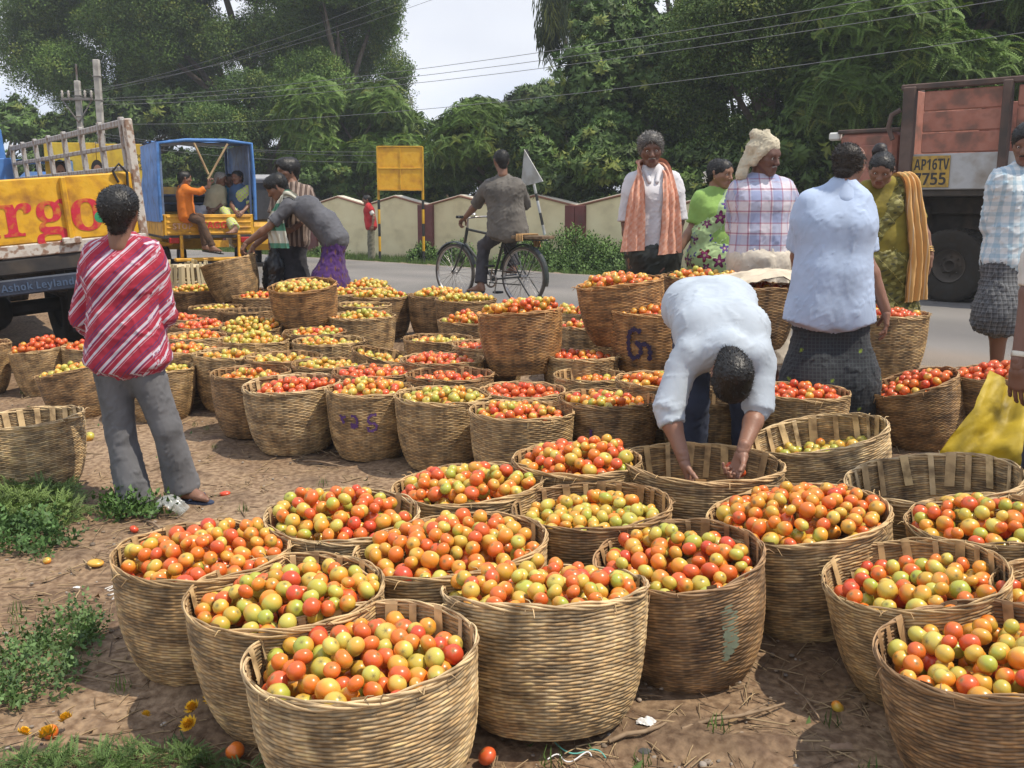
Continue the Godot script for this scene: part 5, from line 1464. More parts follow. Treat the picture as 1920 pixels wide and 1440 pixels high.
# a hanging strip of cloth: centre line, half width vectors, folds across it
func drape(path: Array, wide: Array, folds: float, amp: float, seed_n: int, fringe := 0.0) -> Mesh:
	var b := MB.new()
	var c3 := Curve3D.new()
	var c4 := Curve3D.new()
	for k in path.size():
		var tn: Vector3 = (path[mini(k + 1, path.size() - 1)] - path[maxi(k - 1, 0)]) / 6.0
		c3.add_point(path[k], -tn, tn)
		c4.add_point(wide[k])
	var f := FastNoiseLite.new()
	f.seed = seed_n
	f.frequency = 1.0
	var rows := 44
	var cols := 26
	var len := c3.get_baked_length()
	var l4 := maxf(c4.get_baked_length(), 1e-6)
	var pts := PackedVector3Array()
	for r in rows + 1:
		var t := float(r) / rows
		var p := c3.sample_baked(t * len, true)
		var q := c3.sample_baked(minf(t * len + 0.01, len), true)
		var o := c3.sample_baked(maxf(t * len - 0.01, 0.0), true)
		var w: Vector3
		var fi := t * (wide.size() - 1)
		var i0 := mini(int(fi), wide.size() - 2)
		w = wide[i0].lerp(wide[i0 + 1], fi - i0)
		var nn := (q - o).cross(w).normalized()
		for s in cols + 1:
			var u := float(s) / cols * 2.0 - 1.0
			var d := amp * (sin(u * folds + f.get_noise_2d(t * 2.5, u) * 2.4) + 0.5 * f.get_noise_2d(u * 4.0, t * 5.0 + 3.0))
			pts.append(p + w * u + nn * d)
	var st := PackedInt32Array()
	for side in 2:
		var o := b.v.size()
		for k in pts.size():
			b.v.append(pts[k])
			b.c.append(Color.WHITE)
			b.t.append(Vector2(float(k % (cols + 1)) / cols, float(k / (cols + 1)) / rows))
		for r in rows:
			for s in cols:
				var a := o + r * (cols + 1) + s
				if side == 0: st.append_array([a, a + 1, a + cols + 1, a + 1, a + cols + 2, a + cols + 1])
				else: st.append_array([a, a + cols + 1, a + 1, a + 1, a + cols + 1, a + cols + 2])
	b.i = st
	b.n = normals_of(b.v, b.i)
	var hk := pts.size()
	for k in hk:
		b.v[k] += b.n[k] * 0.003
		b.v[hk + k] += b.n[hk + k] * 0.003
	return b.mesh()

func sandal(dir: Vector3, ankle: Vector3, right: bool) -> MB:
	var b := MB.new()
	var x := Vector3.UP.cross(dir).normalized()
	var o := Vector3(ankle.x, ankle.y - 0.086, ankle.z)
	var sg := -1.0 if right else 1.0
	var top := []
	for k in 20:
		var a := TAU * k / 20.0
		var z := 0.065 + 0.130 * cos(a)
		var wd := 0.043 * sin(a) * (1.0 + 0.16 * cos(a)) + sg * 0.006 * cos(a)
		top.append(o + dir * z + x * wd)
	for k in 20:
		var p: Vector3 = top[k]
		var q: Vector3 = top[(k + 1) % 20]
		b.quad(p - Vector3.UP * 0.018, q - Vector3.UP * 0.018, q, p)
		b.tri(o + dir * 0.065, p, q)
	for s in [-1.0, 1.0]:
		b.tube([o + dir * 0.155 + x * 0.012 * sg + Vector3.UP * 0.006, o + dir * 0.12 + x * 0.022 * s + Vector3.UP * 0.034, o + dir * 0.07 + x * 0.040 * s + Vector3.UP * 0.006], 0.006, 6)
	return b

func tufts(b: MB, hair: Dictionary, xf: Transform3D, n: int, len: float, sd: int, tones: Array) -> void:
	var rg := RandomNumberGenerator.new()
	rg.seed = sd
	var hv: PackedVector3Array = hair.v
	for k in n:
		var q := rg.randi_range(0, hv.size() - 1)
		var p := xf * hv[q]
		var m: Vector3 = (xf.basis * hair.n[q]).normalized()
		var d := (m * 0.30 + xf.basis * Vector3(rg.randf_range(-0.6, 0.6), rg.randf_range(-0.6, 0.3), rg.randf_range(-0.8, 0.5)).normalized()).normalized()
		var s := d.cross(m).normalized() * rg.randf_range(0.0012, 0.003)
		b.col = tones[rg.randi_range(0, tones.size() - 1)]
		var e := p + d * len * rg.randf_range(0.5, 1.1)
		b.tri(p - s - m * 0.004, p + s - m * 0.004, e)
	b.col = Color.WHITE

# builds the body and head of one person; clothes are pushed as jobs by the caller
func figure(key: String, label: String, o: Dictionary) -> Array:
	var P: Dictionary = POSES[key]
	var t := thing("person", label, "person", P.at)
	var J := {}
	for q in P:
		if q != "at": J[q] = P[q]
	var w: float = o.get("w", 1.0)
	var hs: float = o.get("head", 1.0)
	var tone: Color = (o.get("skin", Color(0.185, 0.095, 0.060)) as Color) * 1.15
	var skin := mat("skin_%s" % tone.to_html(false), tone.linear_to_srgb(), 0.5)
	if skin.normal_texture == null:
		skin.normal_enabled = true
		skin.normal_texture = noise_tex("skin_n", 128, 0.06, [], 3, true, 2.0)
		skin.normal_scale = 0.25
		skin.subsurf_scatter_enabled = true
		skin.subsurf_scatter_strength = 0.06
		tri_map(skin, 8.0, false)
	var b := torso(J, 0.0, w)
	b.append(bone(J.neck, J.head - (J.head - J.neck).normalized() * 0.04, 0.052 * w, 0.050 * w, 0.03))
	for s in ["l", "r"]:
		b.append(bone(J["s" + s].lerp(J.neck, 0.08), J["e" + s], 0.040 * w, 0.036 * w, 0.03))
		b.append(bone(J["e" + s], J["e" + s].lerp(J["w" + s], 0.3), 0.039 * w, 0.042 * w, 0.02))
		b.append(bone(J["e" + s].lerp(J["w" + s], 0.3), J["w" + s], 0.042 * w, 0.028 * w, 0.02))
		b.append(bone(J["h" + s], J["k" + s], 0.086 * w, 0.056 * w, 0.04))
		b.append(bone(J["k" + s], J["k" + s].lerp(J["a" + s], 0.33) + Vector3(0, 0, o.get("calf", 0.0)), 0.055 * w, 0.056 * w, 0.03))
		b.append(bone(J["k" + s].lerp(J["a" + s], 0.33) + Vector3(0, 0, o.get("calf", 0.0)), J["a" + s], 0.056 * w, 0.037 * w, 0.03))
	var look: Vector3 = o.look
	var up: Vector3 = o.get("up", (J.head - J.neck).normalized().lerp(Vector3.UP, 0.45))
	var hb := frame(up, look)
	var hx := Transform3D(hb.scaled(Vector3.ONE * hs), J.head)
	var who: String = o.get("face", "man")
	var extra := [[T["head_" + who], hx]]
	var hands: Dictionary = o.get("hands", {})
	for s in ["l", "r"]:
		var fa: Vector3 = (J["w" + s] - J["e" + s]).normalized()
		var spec: Array = hands.get(s, ["relaxed", Vector3.ZERO, Vector3.ZERO])
		var fdir: Vector3 = fa if spec[2] == Vector3.ZERO else spec[2].normalized()
		var inward: Vector3 = (J.pelvis - J["w" + s])
		var palm: Vector3 = spec[1] if spec[1] != Vector3.ZERO else Vector3(inward.x, 0, inward.z)
		var nm: String = "hand_" + spec[0] + ("" if s == "l" else "_m")
		extra.append([T[nm], Transform3D(frame(-fdir, palm).scaled(Vector3.ONE * hs * 0.98), J["w" + s])])
	var feet: Dictionary = o.get("feet", {})
	for s in ["l", "r"]:
		var fd: Vector3 = feet.get(s, Vector3(look.x, 0, look.z)).normalized()
		extra.append([T["foot" if s == "l" else "foot_m"], Transform3D(frame(o.get("foot_up", Vector3.UP), fd).scaled(Vector3.ONE * 1.02), J["a" + s])])
		if o.get("sandals", true):
			put("sandal", sandal(fd, J["a" + s], s == "r").mesh(), mat("sandal_" + o.get("sandal_tone", "blue"), S(0.03, 0.045, 0.09) if o.get("sandal_tone", "blue") == "blue" else S(0.03, 0.025, 0.022), 0.7), t)
	job(t, "body", skin, b, 0.0135, 0.0, Vector3.ONE, 1, [], extra)
	if o.get("eyes", false):
		var e := MB.new()
		for s in [-1.0, 1.0]:
			var pr := []
			for k in 9: pr.append(Vector2(sin(PI * k / 8.0), -cos(PI * k / 8.0)) * 0.0125)
			e = MB.new()
			e.col = Color(0.62, 0.58, 0.54)
			e.lathe(pr, 12, hx * Transform3D(Basis(), Vector3(0.032 * s, 0.0065, 0.0800)))
			e.col = Color(0.012, 0.008, 0.006)
			var p2 := []
			for k in 5: p2.append(Vector2(sin(PI * k / 4.0), -cos(PI * k / 4.0)) * 0.0062)
			e.lathe(p2, 8, hx * Transform3D(Basis(), Vector3(0.032 * s, 0.0055, 0.0885)))
			put("eye", e.mesh(), mat("eye", Color.WHITE, 0.2), t)
		var br := MB.new()
		br.add(T.brows, hx)
		put("brows", br.mesh(), mat("hair_black", S(0.012, 0.010, 0.009), 0.55), t)
	if o.has("hair"):
		var hm := MB.new()
		var tn: Color = o.get("hair_tone", Color(0.011, 0.009, 0.009))
		var htx := hx * Transform3D(Basis.from_scale(Vector3(1, 1, 1) * o.get("hair_size", 1.0)), Vector3.ZERO)
		hm.add(T["hair_" + o.hair], htx, tn)
		tufts(hm, T["hair_" + o.hair], htx, 4200, o.get("tuft", 0.015), key.hash(), [tn, tn * 3.0, tn * 0.6, o.get("hair_streak", tn * 2.0)])
		put("hair", hm.mesh(), mat("hair", Color.WHITE, 0.5), t)
	if o.has("moustache"):
		var mm := MB.new()
		mm.add(T.moustache, hx, o.moustache)
		put("moustache", mm.mesh(), mat("hair", Color.WHITE, 0.5), t)
	return [t, J, w, hx]

func make_people() -> void:
	make_templates()
	var jeans := plain_cloth("denim", Color(0.030, 0.040, 0.075), 0.25)
	var grey_trouser := plain_cloth("grey_trouser", Color(0.150, 0.150, 0.158), 0.15)
	var dark_trouser := plain_cloth("dark_trouser", Color(0.055, 0.052, 0.062), 0.2)
	# 1 the man in the striped shirt, from behind
	var f := figure("striped", "man with his back turned in a red and white diagonally striped shirt, grey trousers", {"look": Vector3(-0.12, 0, -1), "hair": "thick", "feet": {"l": Vector3(-0.15, 0, -1), "r": Vector3(0.92, 0, 0.30)}, "hands": {"l": ["grip", Vector3(0.3, 0, -1), Vector3(0.7, 0.1, -0.5)], "r": ["grip", Vector3(-0.3, 0, -1), Vector3(-0.7, 0.1, -0.5)]}, "tuft": 0.015, "w": 0.94})
	var J: Dictionary = f[1]
	job(f[0], "shirt", cloth("stripes_red", 256, 0.34, 0.9, stripes_red, 0.7), shirt(J, f[2], 0.020, 1.7, 0.045, 0.012), 0.0100, 0.007, Vector3(6, 3, 6), 3)
	var col := [bone(J.neck + Vector3(0, -0.06, 0.015), J.neck + Vector3(0, 0.034, 0.0), 0.080, 0.066, 0.02, 2)]
	job(f[0], "collar", mats.stripes_red, col, 0.008)
	job(f[0], "trousers", grey_trouser, trousers(J, f[2] * 1.04, 0.033, 1.12), 0.0105, 0.006, Vector3(7, 2.5, 7), 5)
	# 2 bending in the purple lungi
	f = figure("bender", "man in grey shirt and purple lungi bending to lift a basket", {"look": Vector3(-0.85, -0.55, 0.1), "up": Vector3(-0.5, 0.8, 0), "hair": "thick", "sandals": false, "feet": {"l": Vector3(-1, 0, 0.2), "r": Vector3(-1, 0, 0.1)}, "hands": {"l": ["grip", Vector3(0.2, -1, -0.4), Vector3(-0.6, -0.8, 0.1)], "r": ["grip", Vector3(0.2, -1, -0.4), Vector3(-0.6, -0.8, 0)]}, "moustache": Color(0.02, 0.016, 0.014)})
	J = f[1]
	job(f[0], "shirt", plain_cloth("slate_shirt", Color(0.115, 0.118, 0.135), 0.12), shirt(J, f[2], 0.020, 0.82, 0.02), 0.015, 0.008, Vector3(7, 7, 7), 8)
	job(f[0], "lungi", cloth("purple_print", 256, 0.5, 0.9, purple_print), wrap_skirt(J, f[2], 0.97, 0.07, true), 0.016, 0.014, Vector3(9, 1.5, 9), 9)
	put("scarf", drape([J.neck + Vector3(0.05, -0.02, 0.10), J.neck + Vector3(-0.06, 0.02, 0.10), J.neck + Vector3(-0.13, -0.12, 0.10), J.neck + Vector3(-0.13, -0.32, 0.12), J.neck + Vector3(-0.10, -0.50, 0.12)], [Vector3(0.05, 0.05, 0.02), Vector3(0.05, 0.07, 0.02), Vector3(0.09, 0.03, 0.02), Vector3(0.10, 0, 0.02), Vector3(0.10, 0, 0.03)], 9.0, 0.012, 4), cloth("scarf_green", 128, 0.4, 0.9, func(u, v): return Color(0.55, 0.55, 0.46) if fposmod(v * 2.0, 1.0) < 0.62 else Color(0.10, 0.28, 0.19)), f[0])
	# 3 behind him
	f = figure("behind", "man in brown vertically striped shirt looking down, behind the bending man in purple lungi", {"look": Vector3(-0.75, -0.5, 0.55), "hair": "thick", "hair_size": 1.06, "sandals": false, "hands": {"r": ["grip", Vector3(-0.3, 0, 0.8), Vector3(-0.8, -0.2, 0)]}})
	J = f[1]
	job(f[0], "shirt", cloth("brown_stripes", 128, 0.25, 0.9, brown_stripes), shirt(J, f[2], 0.018, 0.9, 0.0), 0.015, 0.006, Vector3(7, 5, 7), 10)
	job(f[0], "lungi", plain_cloth("dark_lungi", Color(0.035, 0.034, 0.042), 0.3), wrap_skirt(J, f[2], 0.95, 0.0, true), 0.018, 0.008, Vector3(9, 1.5, 9), 11)
	# 4 the cyclist
	f = figure("cyclist", "man in grey shirt riding the bicycle, seen from behind", {"look": Vector3(-0.25, 0.0, -1), "hair": "short", "feet": {"l": Vector3(-0.72, -0.42, -0.6), "r": Vector3(-0.72, -0.1, -0.7)}, "hands": {"l": ["grip", Vector3(0.3, -1, 0.2), Vector3(-0.6, -0.5, -0.5)], "r": ["grip", Vector3(0.3, -1, 0.2), Vector3(-0.6, -0.5, -0.5)]}, "sandals": true})
	J = f[1]
	job(f[0], "shirt", plain_cloth("taupe_shirt", Color(0.150, 0.138, 0.122), 0.14), shirt(J, f[2] * 1.04, 0.024, 1.0, 0.09, 0.015), 0.0135, 0.011, Vector3(6, 6, 6), 12)
	job(f[0], "trousers", dark_trouser, trousers(J, f[2] * 0.98, 0.012, 0.96), 0.0135, 0.008, Vector3(6, 5, 6), 13)
	# 5 across the road
	f = figure("redvest", "boy in a red vest standing on the far verge beside the yellow board", {"look": Vector3(-1, 0, 0.1), "hair": "short", "sandals": false, "w": 0.95})
	J = f[1]
	job(f[0], "undershirt", plain_cloth("white_cotton", Color(0.68, 0.68, 0.66), 0.06), shirt(J, f[2] * 0.96, 0.012, 0.8, 0.0), 0.02)
	job(f[0], "vest", plain_cloth("red_vest", Color(0.50, 0.025, 0.03), 0.1), shirt(J, f[2], 0.030, 0.42, 0.03), 0.02)
	job(f[0], "trousers", cloth("camo", 64, 0.4, 0.95, camo), trousers(J, f[2], 0.02), 0.02, 0.006, Vector3(8, 6, 8), 14)
	# 6 white shirt and orange towel
	f = figure("towel", "grey haired man facing us in white shirt with orange towel round his neck", {"look": Vector3(-0.04, -0.10, 1), "face": "gaunt", "eyes": true, "hair": "thick", "hair_tone": Color(0.07, 0.065, 0.06), "hair_streak": Color(0.34, 0.32, 0.28), "tuft": 0.026, "moustache": Color(0.20, 0.18, 0.16), "skin": Color(0.125, 0.062, 0.042), "sandals": false, "w": 0.97, "hands": {"l": ["relaxed", Vector3(-0.7, 0, -0.7), Vector3.ZERO], "r": ["relaxed", Vector3(0.7, 0, -0.7), Vector3.ZERO]}})
	J = f[1]
	var white := plain_cloth("white_shirt", Color(0.66, 0.655, 0.69), 0.05, 0.85, 0.7)
	job(f[0], "shirt", white, shirt(J, f[2], 0.020, 0.98, 0.0), 0.0105, 0.006, Vector3(8, 2.5, 8), 15, [])
	job(f[0], "collar", white, [bone(J.neck + Vector3(0.05, -0.01, 0.04), J.neck + Vector3(0.028, -0.09, 0.105), 0.024, 0.016, 0.01), bone(J.neck + Vector3(-0.05, -0.01, 0.04), J.neck + Vector3(-0.028, -0.09, 0.105), 0.024, 0.016, 0.01)], 0.007)
	job(f[0], "lungi", plain_cloth("green_black_lungi", Color(0.020, 0.027, 0.022), 0.4, 0.5), wrap_skirt(J, f[2], 0.95, 0.0), 0.014, 0.012, Vector3(8, 3, 8), 16)
	var tw := cloth("towel_print", 128, 0.3, 0.95, towel_print)
	for s in [-1.0, 1.0]:
		var nk: Vector3 = J.neck
		var drop := 0.60 if s < 0 else 0.62
		put("towel", drape([nk + Vector3(0.0, 0.03, -0.085), nk + Vector3(0.075 * s, 0.035, -0.03), nk + Vector3(0.105 * s, -0.02, 0.075), nk + Vector3(0.125 * s, -0.18, 0.140), nk + Vector3(0.135 * s, -0.42, 0.145), nk + Vector3((0.13 if s > 0 else 0.15) * s, -drop, 0.15)], [Vector3(0.0, 0.045, -0.02), Vector3(0.02 * s, 0.045, -0.02), Vector3(0.050, -0.02 * s, -0.02 * s), Vector3(0.066, 0, -0.02 * s), Vector3(0.078, 0, -0.02 * s), Vector3(0.088, 0.008, -0.03 * s)], 8.0, 0.011, 20 + int(s)), tw, f[0])
	# 7 green sari
	f = figure("greensari", "woman in light green blouse and floral sari standing between the two older men", {"look": Vector3(0.72, -0.08, 0.68), "face": "woman", "eyes": true, "hair": "woman", "skin": Color(0.235, 0.125, 0.078), "sandals": false, "w": 0.92, "head": 0.96, "hands": {"r": ["relaxed", Vector3(0.8, 0, -0.5), Vector3.ZERO]}})
	J = f[1]
	var lime := plain_cloth("lime_blouse", Color(0.30, 0.50, 0.125), 0.08)
	var bl := shirt(J, f[2], 0.014, 0.88, 0.0)
	for s in [-1.0, 1.0]: bl.append(bone(J.chest + Vector3(0.065 * s + 0.03, -0.005, 0.085), J.chest + Vector3(0.065 * s + 0.03, -0.02, 0.09), 0.062, 0.058, 0.04))
	job(f[0], "blouse", lime, bl, 0.011, 0.003, Vector3(9, 7, 9), 17)
	var fl := cloth("floral", 256, 0.34, 0.85, floral)
	var sa := wrap_skirt(J, f[2], 0.99, 0.02)
	sa.append(bone(J.waist + Vector3(-0.05, -0.01, 0), J.waist + Vector3(0.05, 0.01, 0), 0.118, 0.120, 0.05))
	sa.append(bone(J.pelvis + Vector3(-0.06, 0, 0), J.pelvis + Vector3(0.06, 0, 0), 0.128, 0.128, 0.06))
	sa.append(bone(J.waist + Vector3(-0.10, 0.03, 0.04), J.chest + Vector3(0.05, 0.0, 0.085), 0.085, 0.078, 0.05))
	sa.append(bone(J.chest + Vector3(0.06, 0.0, 0.085), J.sl + Vector3(-0.05, 0.02, 0.02), 0.076, 0.066, 0.05))
	job(f[0], "sari", fl, sa, 0.012, 0.010, Vector3(8, 2.5, 8), 18)
	var jw := MB.new()
	jw.lathe([Vector2(0.001, -0.006), Vector2(0.005, 0), Vector2(0.001, 0.006)], 8, f[3] * Transform3D(Basis(), Vector3(-0.077, -0.036, 0.0)))
	put("earring", jw.mesh(), mat("gold", S(0.8, 0.55, 0.2), 0.3, 1.0), f[0])
	var jn := MB.new()
	jn.lathe([Vector2(0.001, -0.004), Vector2(0.0045, 0), Vector2(0.001, 0.004)], 8, f[3] * Transform3D(Basis(), Vector3(-0.014, -0.026, 0.106)))
	put("nose_stud", jn.mesh(), mat("silver", S(0.8, 0.8, 0.8), 0.2, 1.0), f[0])
	var jf := MB.new()
	rng.seed = 5
	for k in 26:
		jf.col = Color(0.8, 0.78, 0.68)
		var pp := Vector3(-0.05 + rng.randf_range(-0.02, 0.02), -0.04 + rng.randf_range(-0.045, 0.045), -0.105 + rng.randf_range(-0.02, 0.02))
		jf.lathe([Vector2(0.001, -0.006), Vector2(0.008, 0), Vector2(0.001, 0.006)], 6, f[3] * Transform3D(Basis.from_euler(Vector3(k, k * 2, 0)), pp))
	put("hair_flowers", jf.mesh(), mat("petal_white", Color.WHITE, 0.8), f[0])
	# 8 turban
	f = figure("turban", "old man in plaid shirt with cream cloth turban, hands behind his back", {"look": Vector3(0.62, -0.05, 0.72), "face": "gaunt", "eyes": true, "moustache": Color(0.30, 0.28, 0.26), "skin": Color(0.115, 0.058, 0.042), "sandals": false, "hands": {"l": ["grip", Vector3(0, 0, -1), Vector3(-1, -0.2, 0)], "r": ["grip", Vector3(0, 0, -1), Vector3(1, -0.2, 0)]}})
	J = f[1]
	var pl := cloth("plaid", 256, 0.30, 0.9, plaid, 0.7)
	job(f[0], "shirt", pl, shirt(J, f[2] * 1.03, 0.022, 1.75, 0.0), 0.011, 0.006, Vector3(7, 3, 7), 19)
	job(f[0], "collar", pl, [bone(J.neck + Vector3(0.055, -0.02, 0.03), J.neck + Vector3(0.05, -0.09, 0.095), 0.022, 0.014, 0.01), bone(J.neck + Vector3(-0.045, -0.02, 0.045), J.neck + Vector3(-0.005, -0.10, 0.115), 0.022, 0.014, 0.01)], 0.007)
	var cream := plain_cloth("cream_cloth", Color(0.62, 0.56, 0.42), 0.1, 0.95, 0.8)
	var lw := wrap_skirt(J, f[2] * 1.03, 0.93, 0.0)
	lw.append(bone(J.pelvis + Vector3(-0.06, 0.02, 0.115), J.pelvis + Vector3(0.03, -0.02, 0.135), 0.035, 0.045, 0.03))
	lw.append(bone(J.pelvis + Vector3(0.02, -0.02, 0.14), J.pelvis + Vector3(0.05, -0.22, 0.13), 0.04, 0.05, 0.03))
	lw.append(bone(J.pelvis + Vector3(-0.16, -0.03, 0.03), J.pelvis + Vector3(0.0, 0.0, 0.13), 0.03, 0.035, 0.03))
	job(f[0], "lungi", plain_cloth("off_white", Color(0.66, 0.60, 0.50), 0.1, 0.95, 0.8), lw, 0.0115, 0.007, Vector3(9, 2, 9), 21)
	var hx: Transform3D = f[3]
	var tb := []
	for e in [[Vector3(0, 0.075, -0.05), Vector3(0, 0.085, 0.03), 0.075, 0.066], [Vector3(-0.05, 0.06, 0.03), Vector3(-0.06, 0.07, -0.05), 0.04, 0.05], [Vector3(0.06, 0.06, 0.02), Vector3(0.06, 0.05, -0.05), 0.034, 0.04], [Vector3(-0.02, 0.10, 0.02), Vector3(-0.005, 0.17, -0.005), 0.05, 0.022], [Vector3(-0.03, 0.13, -0.02), Vector3(-0.05, 0.155, -0.07), 0.045, 0.035], [Vector3(-0.06, 0.05, -0.07), Vector3(-0.10, -0.04, -0.085), 0.046, 0.036], [Vector3(-0.10, -0.04, -0.085), Vector3(-0.13, -0.12, -0.085), 0.034, 0.042], [Vector3(-0.08, 0.04, 0.02), Vector3(-0.095, -0.03, -0.02), 0.026, 0.028], [Vector3(0.08, 0.02, -0.02), Vector3(0.085, -0.06, -0.01), 0.018, 0.016]]:
		tb.append(bone(hx * e[0], hx * e[1], e[2], e[3], 0.025))
	job(f[0], "turban", cream, tb, 0.007, 0.007, Vector3(16, 9, 16), 22)
	# 9 light blue from behind
	f = figure("lightblue", "man with thinning hair seen from behind, light blue shirt and dark checked lungi", {"look": Vector3(0.60, -0.18, -0.78), "hair": "bald", "hair_tone": Color(0.016, 0.012, 0.011), "hair_streak": Color(0.07, 0.06, 0.055), "skin": Color(0.205, 0.102, 0.066), "sandals": false, "w": 1.07, "tuft": 0.017, "hands": {"r": ["relaxed", Vector3(-0.9, 0, -0.3), Vector3(0.12, -1, 0.05)], "l": ["relaxed", Vector3(0.5, 0, -0.5), Vector3.ZERO]}})
	J = f[1]
	var sky_shirt := plain_cloth("sky_shirt", Color(0.44, 0.545, 0.74), 0.05, 0.85, 0.45)
	job(f[0], "shirt", sky_shirt, shirt(J, f[2], 0.026, 0.86, 0.085, 0.022), 0.0100, 0.0042, Vector3(5.5, 1.3, 5.5), 23)
	var cuffs := []
	for s in ["r", "l"]: cuffs.append(bone(J["s" + s].lerp(J["e" + s], 0.72), J["s" + s].lerp(J["e" + s], 0.90), 0.079, 0.080, 0.01, 2))
	job(f[0], "rolled_cuff", sky_shirt, [cuffs[0]], 0.009, 0.004, Vector3(12, 12, 12), 24)
	job(f[0], "collar", sky_shirt, [bone(J.neck + Vector3(0, -0.07, 0.02), J.neck + Vector3(0.008, 0.030, 0.0), 0.086, 0.066, 0.02, 2)], 0.0075)
	job(f[0], "lungi", cloth("dark_checks", 256, 0.32, 0.9, dark_checks), wrap_skirt(J, f[2] * 1.02, 1.0, 0.03, true), 0.012, 0.010, Vector3(9, 1.6, 9), 25)
	# 10 yellow sari
	f = figure("yellowsari", "woman in olive yellow sari looking down, orange towel hanging over her shoulder", {"look": Vector3(-0.35, -0.62, 0.75), "up": Vector3(-0.05, 0.85, 0.4), "face": "woman", "eyes": true, "hair": "woman", "skin": Color(0.19, 0.095, 0.06), "sandals": false, "w": 0.98, "hands": {"l": ["relaxed", Vector3(-0.8, 0, -0.4), Vector3(0.1, -1, 0)]}})
	J = f[1]
	job(f[0], "blouse", plain_cloth("mustard_blouse", Color(0.26, 0.21, 0.03), 0.1), shirt(J, f[2], 0.014, 0.85, 0.0), 0.0125, 0.004, Vector3(8, 6, 8), 26)
	var ol := cloth("olive_print", 256, 0.36, 0.6, olive_print)
	sa = wrap_skirt(J, f[2], 1.0, 0.03)
	sa.append(bone(J.waist + Vector3(-0.06, 0, 0), J.waist + Vector3(0.06, 0, 0), 0.108, 0.108, 0.04))
	sa.append(bone(J.waist + Vector3(-0.10, 0.03, 0.05), J.chest + Vector3(0.03, 0.01, 0.08), 0.08, 0.07, 0.05))
	sa.append(bone(J.chest + Vector3(0.03, 0.01, 0.08), J.sl + Vector3(-0.03, 0.035, 0.02), 0.066, 0.064, 0.05))
	job(f[0], "sari", ol, sa, 0.012, 0.014, Vector3(9, 2.6, 9), 27)
	var sh: Vector3 = J.sl
	var gold_towel := cloth("gold_towel", 128, 0.24, 0.95, func(u, _v): return Color(0.60, 0.345, 0.12) if fposmod(u * 2.0, 1.0) < 0.93 else Color(0.60, 0.46, 0.30), 0.8)
	put("towel", drape([sh + Vector3(-0.04, 0.02, -0.13), sh + Vector3(-0.035, 0.095, -0.02), sh + Vector3(-0.01, 0.05, 0.10), sh + Vector3(0.03, -0.25, 0.155), sh + Vector3(0.06, -0.55, 0.16), sh + Vector3(0.06, -0.80, 0.16)], [Vector3(0.05, 0, 0), Vector3(0.055, 0, 0), Vector3(0.065, 0.0, 0), Vector3(0.075, 0, -0.02), Vector3(0.085, 0, -0.03), Vector3(0.09, 0.012, -0.03)], 9.5, 0.016, 31), gold_towel, f[0])
	for k in 3:
		var bg := MB.new()
		var pr := []
		for s in 9: pr.append(Vector2(0.034 + 0.004 * cos(TAU * s / 8.0), 0.004 * sin(TAU * s / 8.0)))
		bg.lathe(pr, 20, Transform3D(frame(J.wl - J.el, Vector3.BACK), J.wl.lerp(J.el, 0.10 + 0.07 * k)))
		put("bangle", bg.mesh(), mats.gold, f[0])
	var bun := MB.new()
	bun.add(T.hair_bald, f[3] * Transform3D(Basis().scaled(Vector3.ONE * 0.62), Vector3(-0.03, 0.085, -0.075)), Color(0.012, 0.01, 0.01))
	put("hair_bun", bun.mesh(), mat("hair", Color.WHITE, 0.5), f[0])
	# 11 bending over the empty basket
	f = figure("bent", "man in white shirt and jeans bending over the empty basket with tomatoes in hand", {"look": Vector3(0.05, -0.80, 0.30), "up": Vector3(0.06, -0.55, 0.85), "hair": "short", "hair_size": 1.05, "tuft": 0.015, "skin": Color(0.225, 0.112, 0.072), "feet": {"l": Vector3(0.2, 0, 1), "r": Vector3(-0.2, 0, 1)}, "hands": {"r": ["reach", Vector3(0.7, 0.1, 0.2), Vector3(0.25, -1, 0.15)], "l": ["grip", Vector3(-0.7, 0.5, 0.6), Vector3(-0.3, -1, 0.2)]}, "w": 1.02})
	J = f[1]
	var pale := plain_cloth("pale_shirt", Color(0.46, 0.525, 0.60), 0.05, 0.85, 0.8)
	var sb := shirt(J, f[2] * 1.03, 0.022, 1.0, 0.03, 0.01)
	sb.append(bone(J.el, J.el.lerp(J.wl, 0.0), 0.06, 0.06, 0.02))
	sb.append(bone(J.er, J.er.lerp(J.wr, 0.30), 0.062, 0.062, 0.02, 2))
	job(f[0], "shirt", pale, sb, 0.0095, 0.0055, Vector3(4.5, 3.5, 3.0), 33)
	job(f[0], "jeans", jeans, trousers(J, f[2], 0.014), 0.013, 0.007, Vector3(7, 6, 7), 34)
	# 12 checked shirt at the right
	f = figure("checked", "man in blue checked shirt with folded grey lungi and bare legs by the road", {"look": Vector3(-0.55, -0.35, 0.75), "eyes": true, "hair": "thick", "skin": Color(0.165, 0.083, 0.055), "moustache": Color(0.02, 0.016, 0.014), "sandals": true, "hands": {"r": ["grip", Vector3(0, 0, 1), Vector3(0.8, -0.4, 0)]}})
	J = f[1]
	var ck := cloth("checks_blue", 128, 0.26, 0.9, checks_blue, 0.7)
	job(f[0], "shirt", ck, shirt(J, f[2] * 0.98, 0.022, 1.8, 0.01), 0.0115, 0.009, Vector3(6, 5, 6), 35)
	job(f[0], "collar", ck, [bone(J.neck + Vector3(0.05, -0.01, 0.03), J.neck + Vector3(0.0, -0.075, 0.11), 0.024, 0.016, 0.01), bone(J.neck + Vector3(-0.06, -0.01, 0.03), J.neck + Vector3(-0.045, -0.075, 0.095), 0.024, 0.016, 0.01)], 0.007)
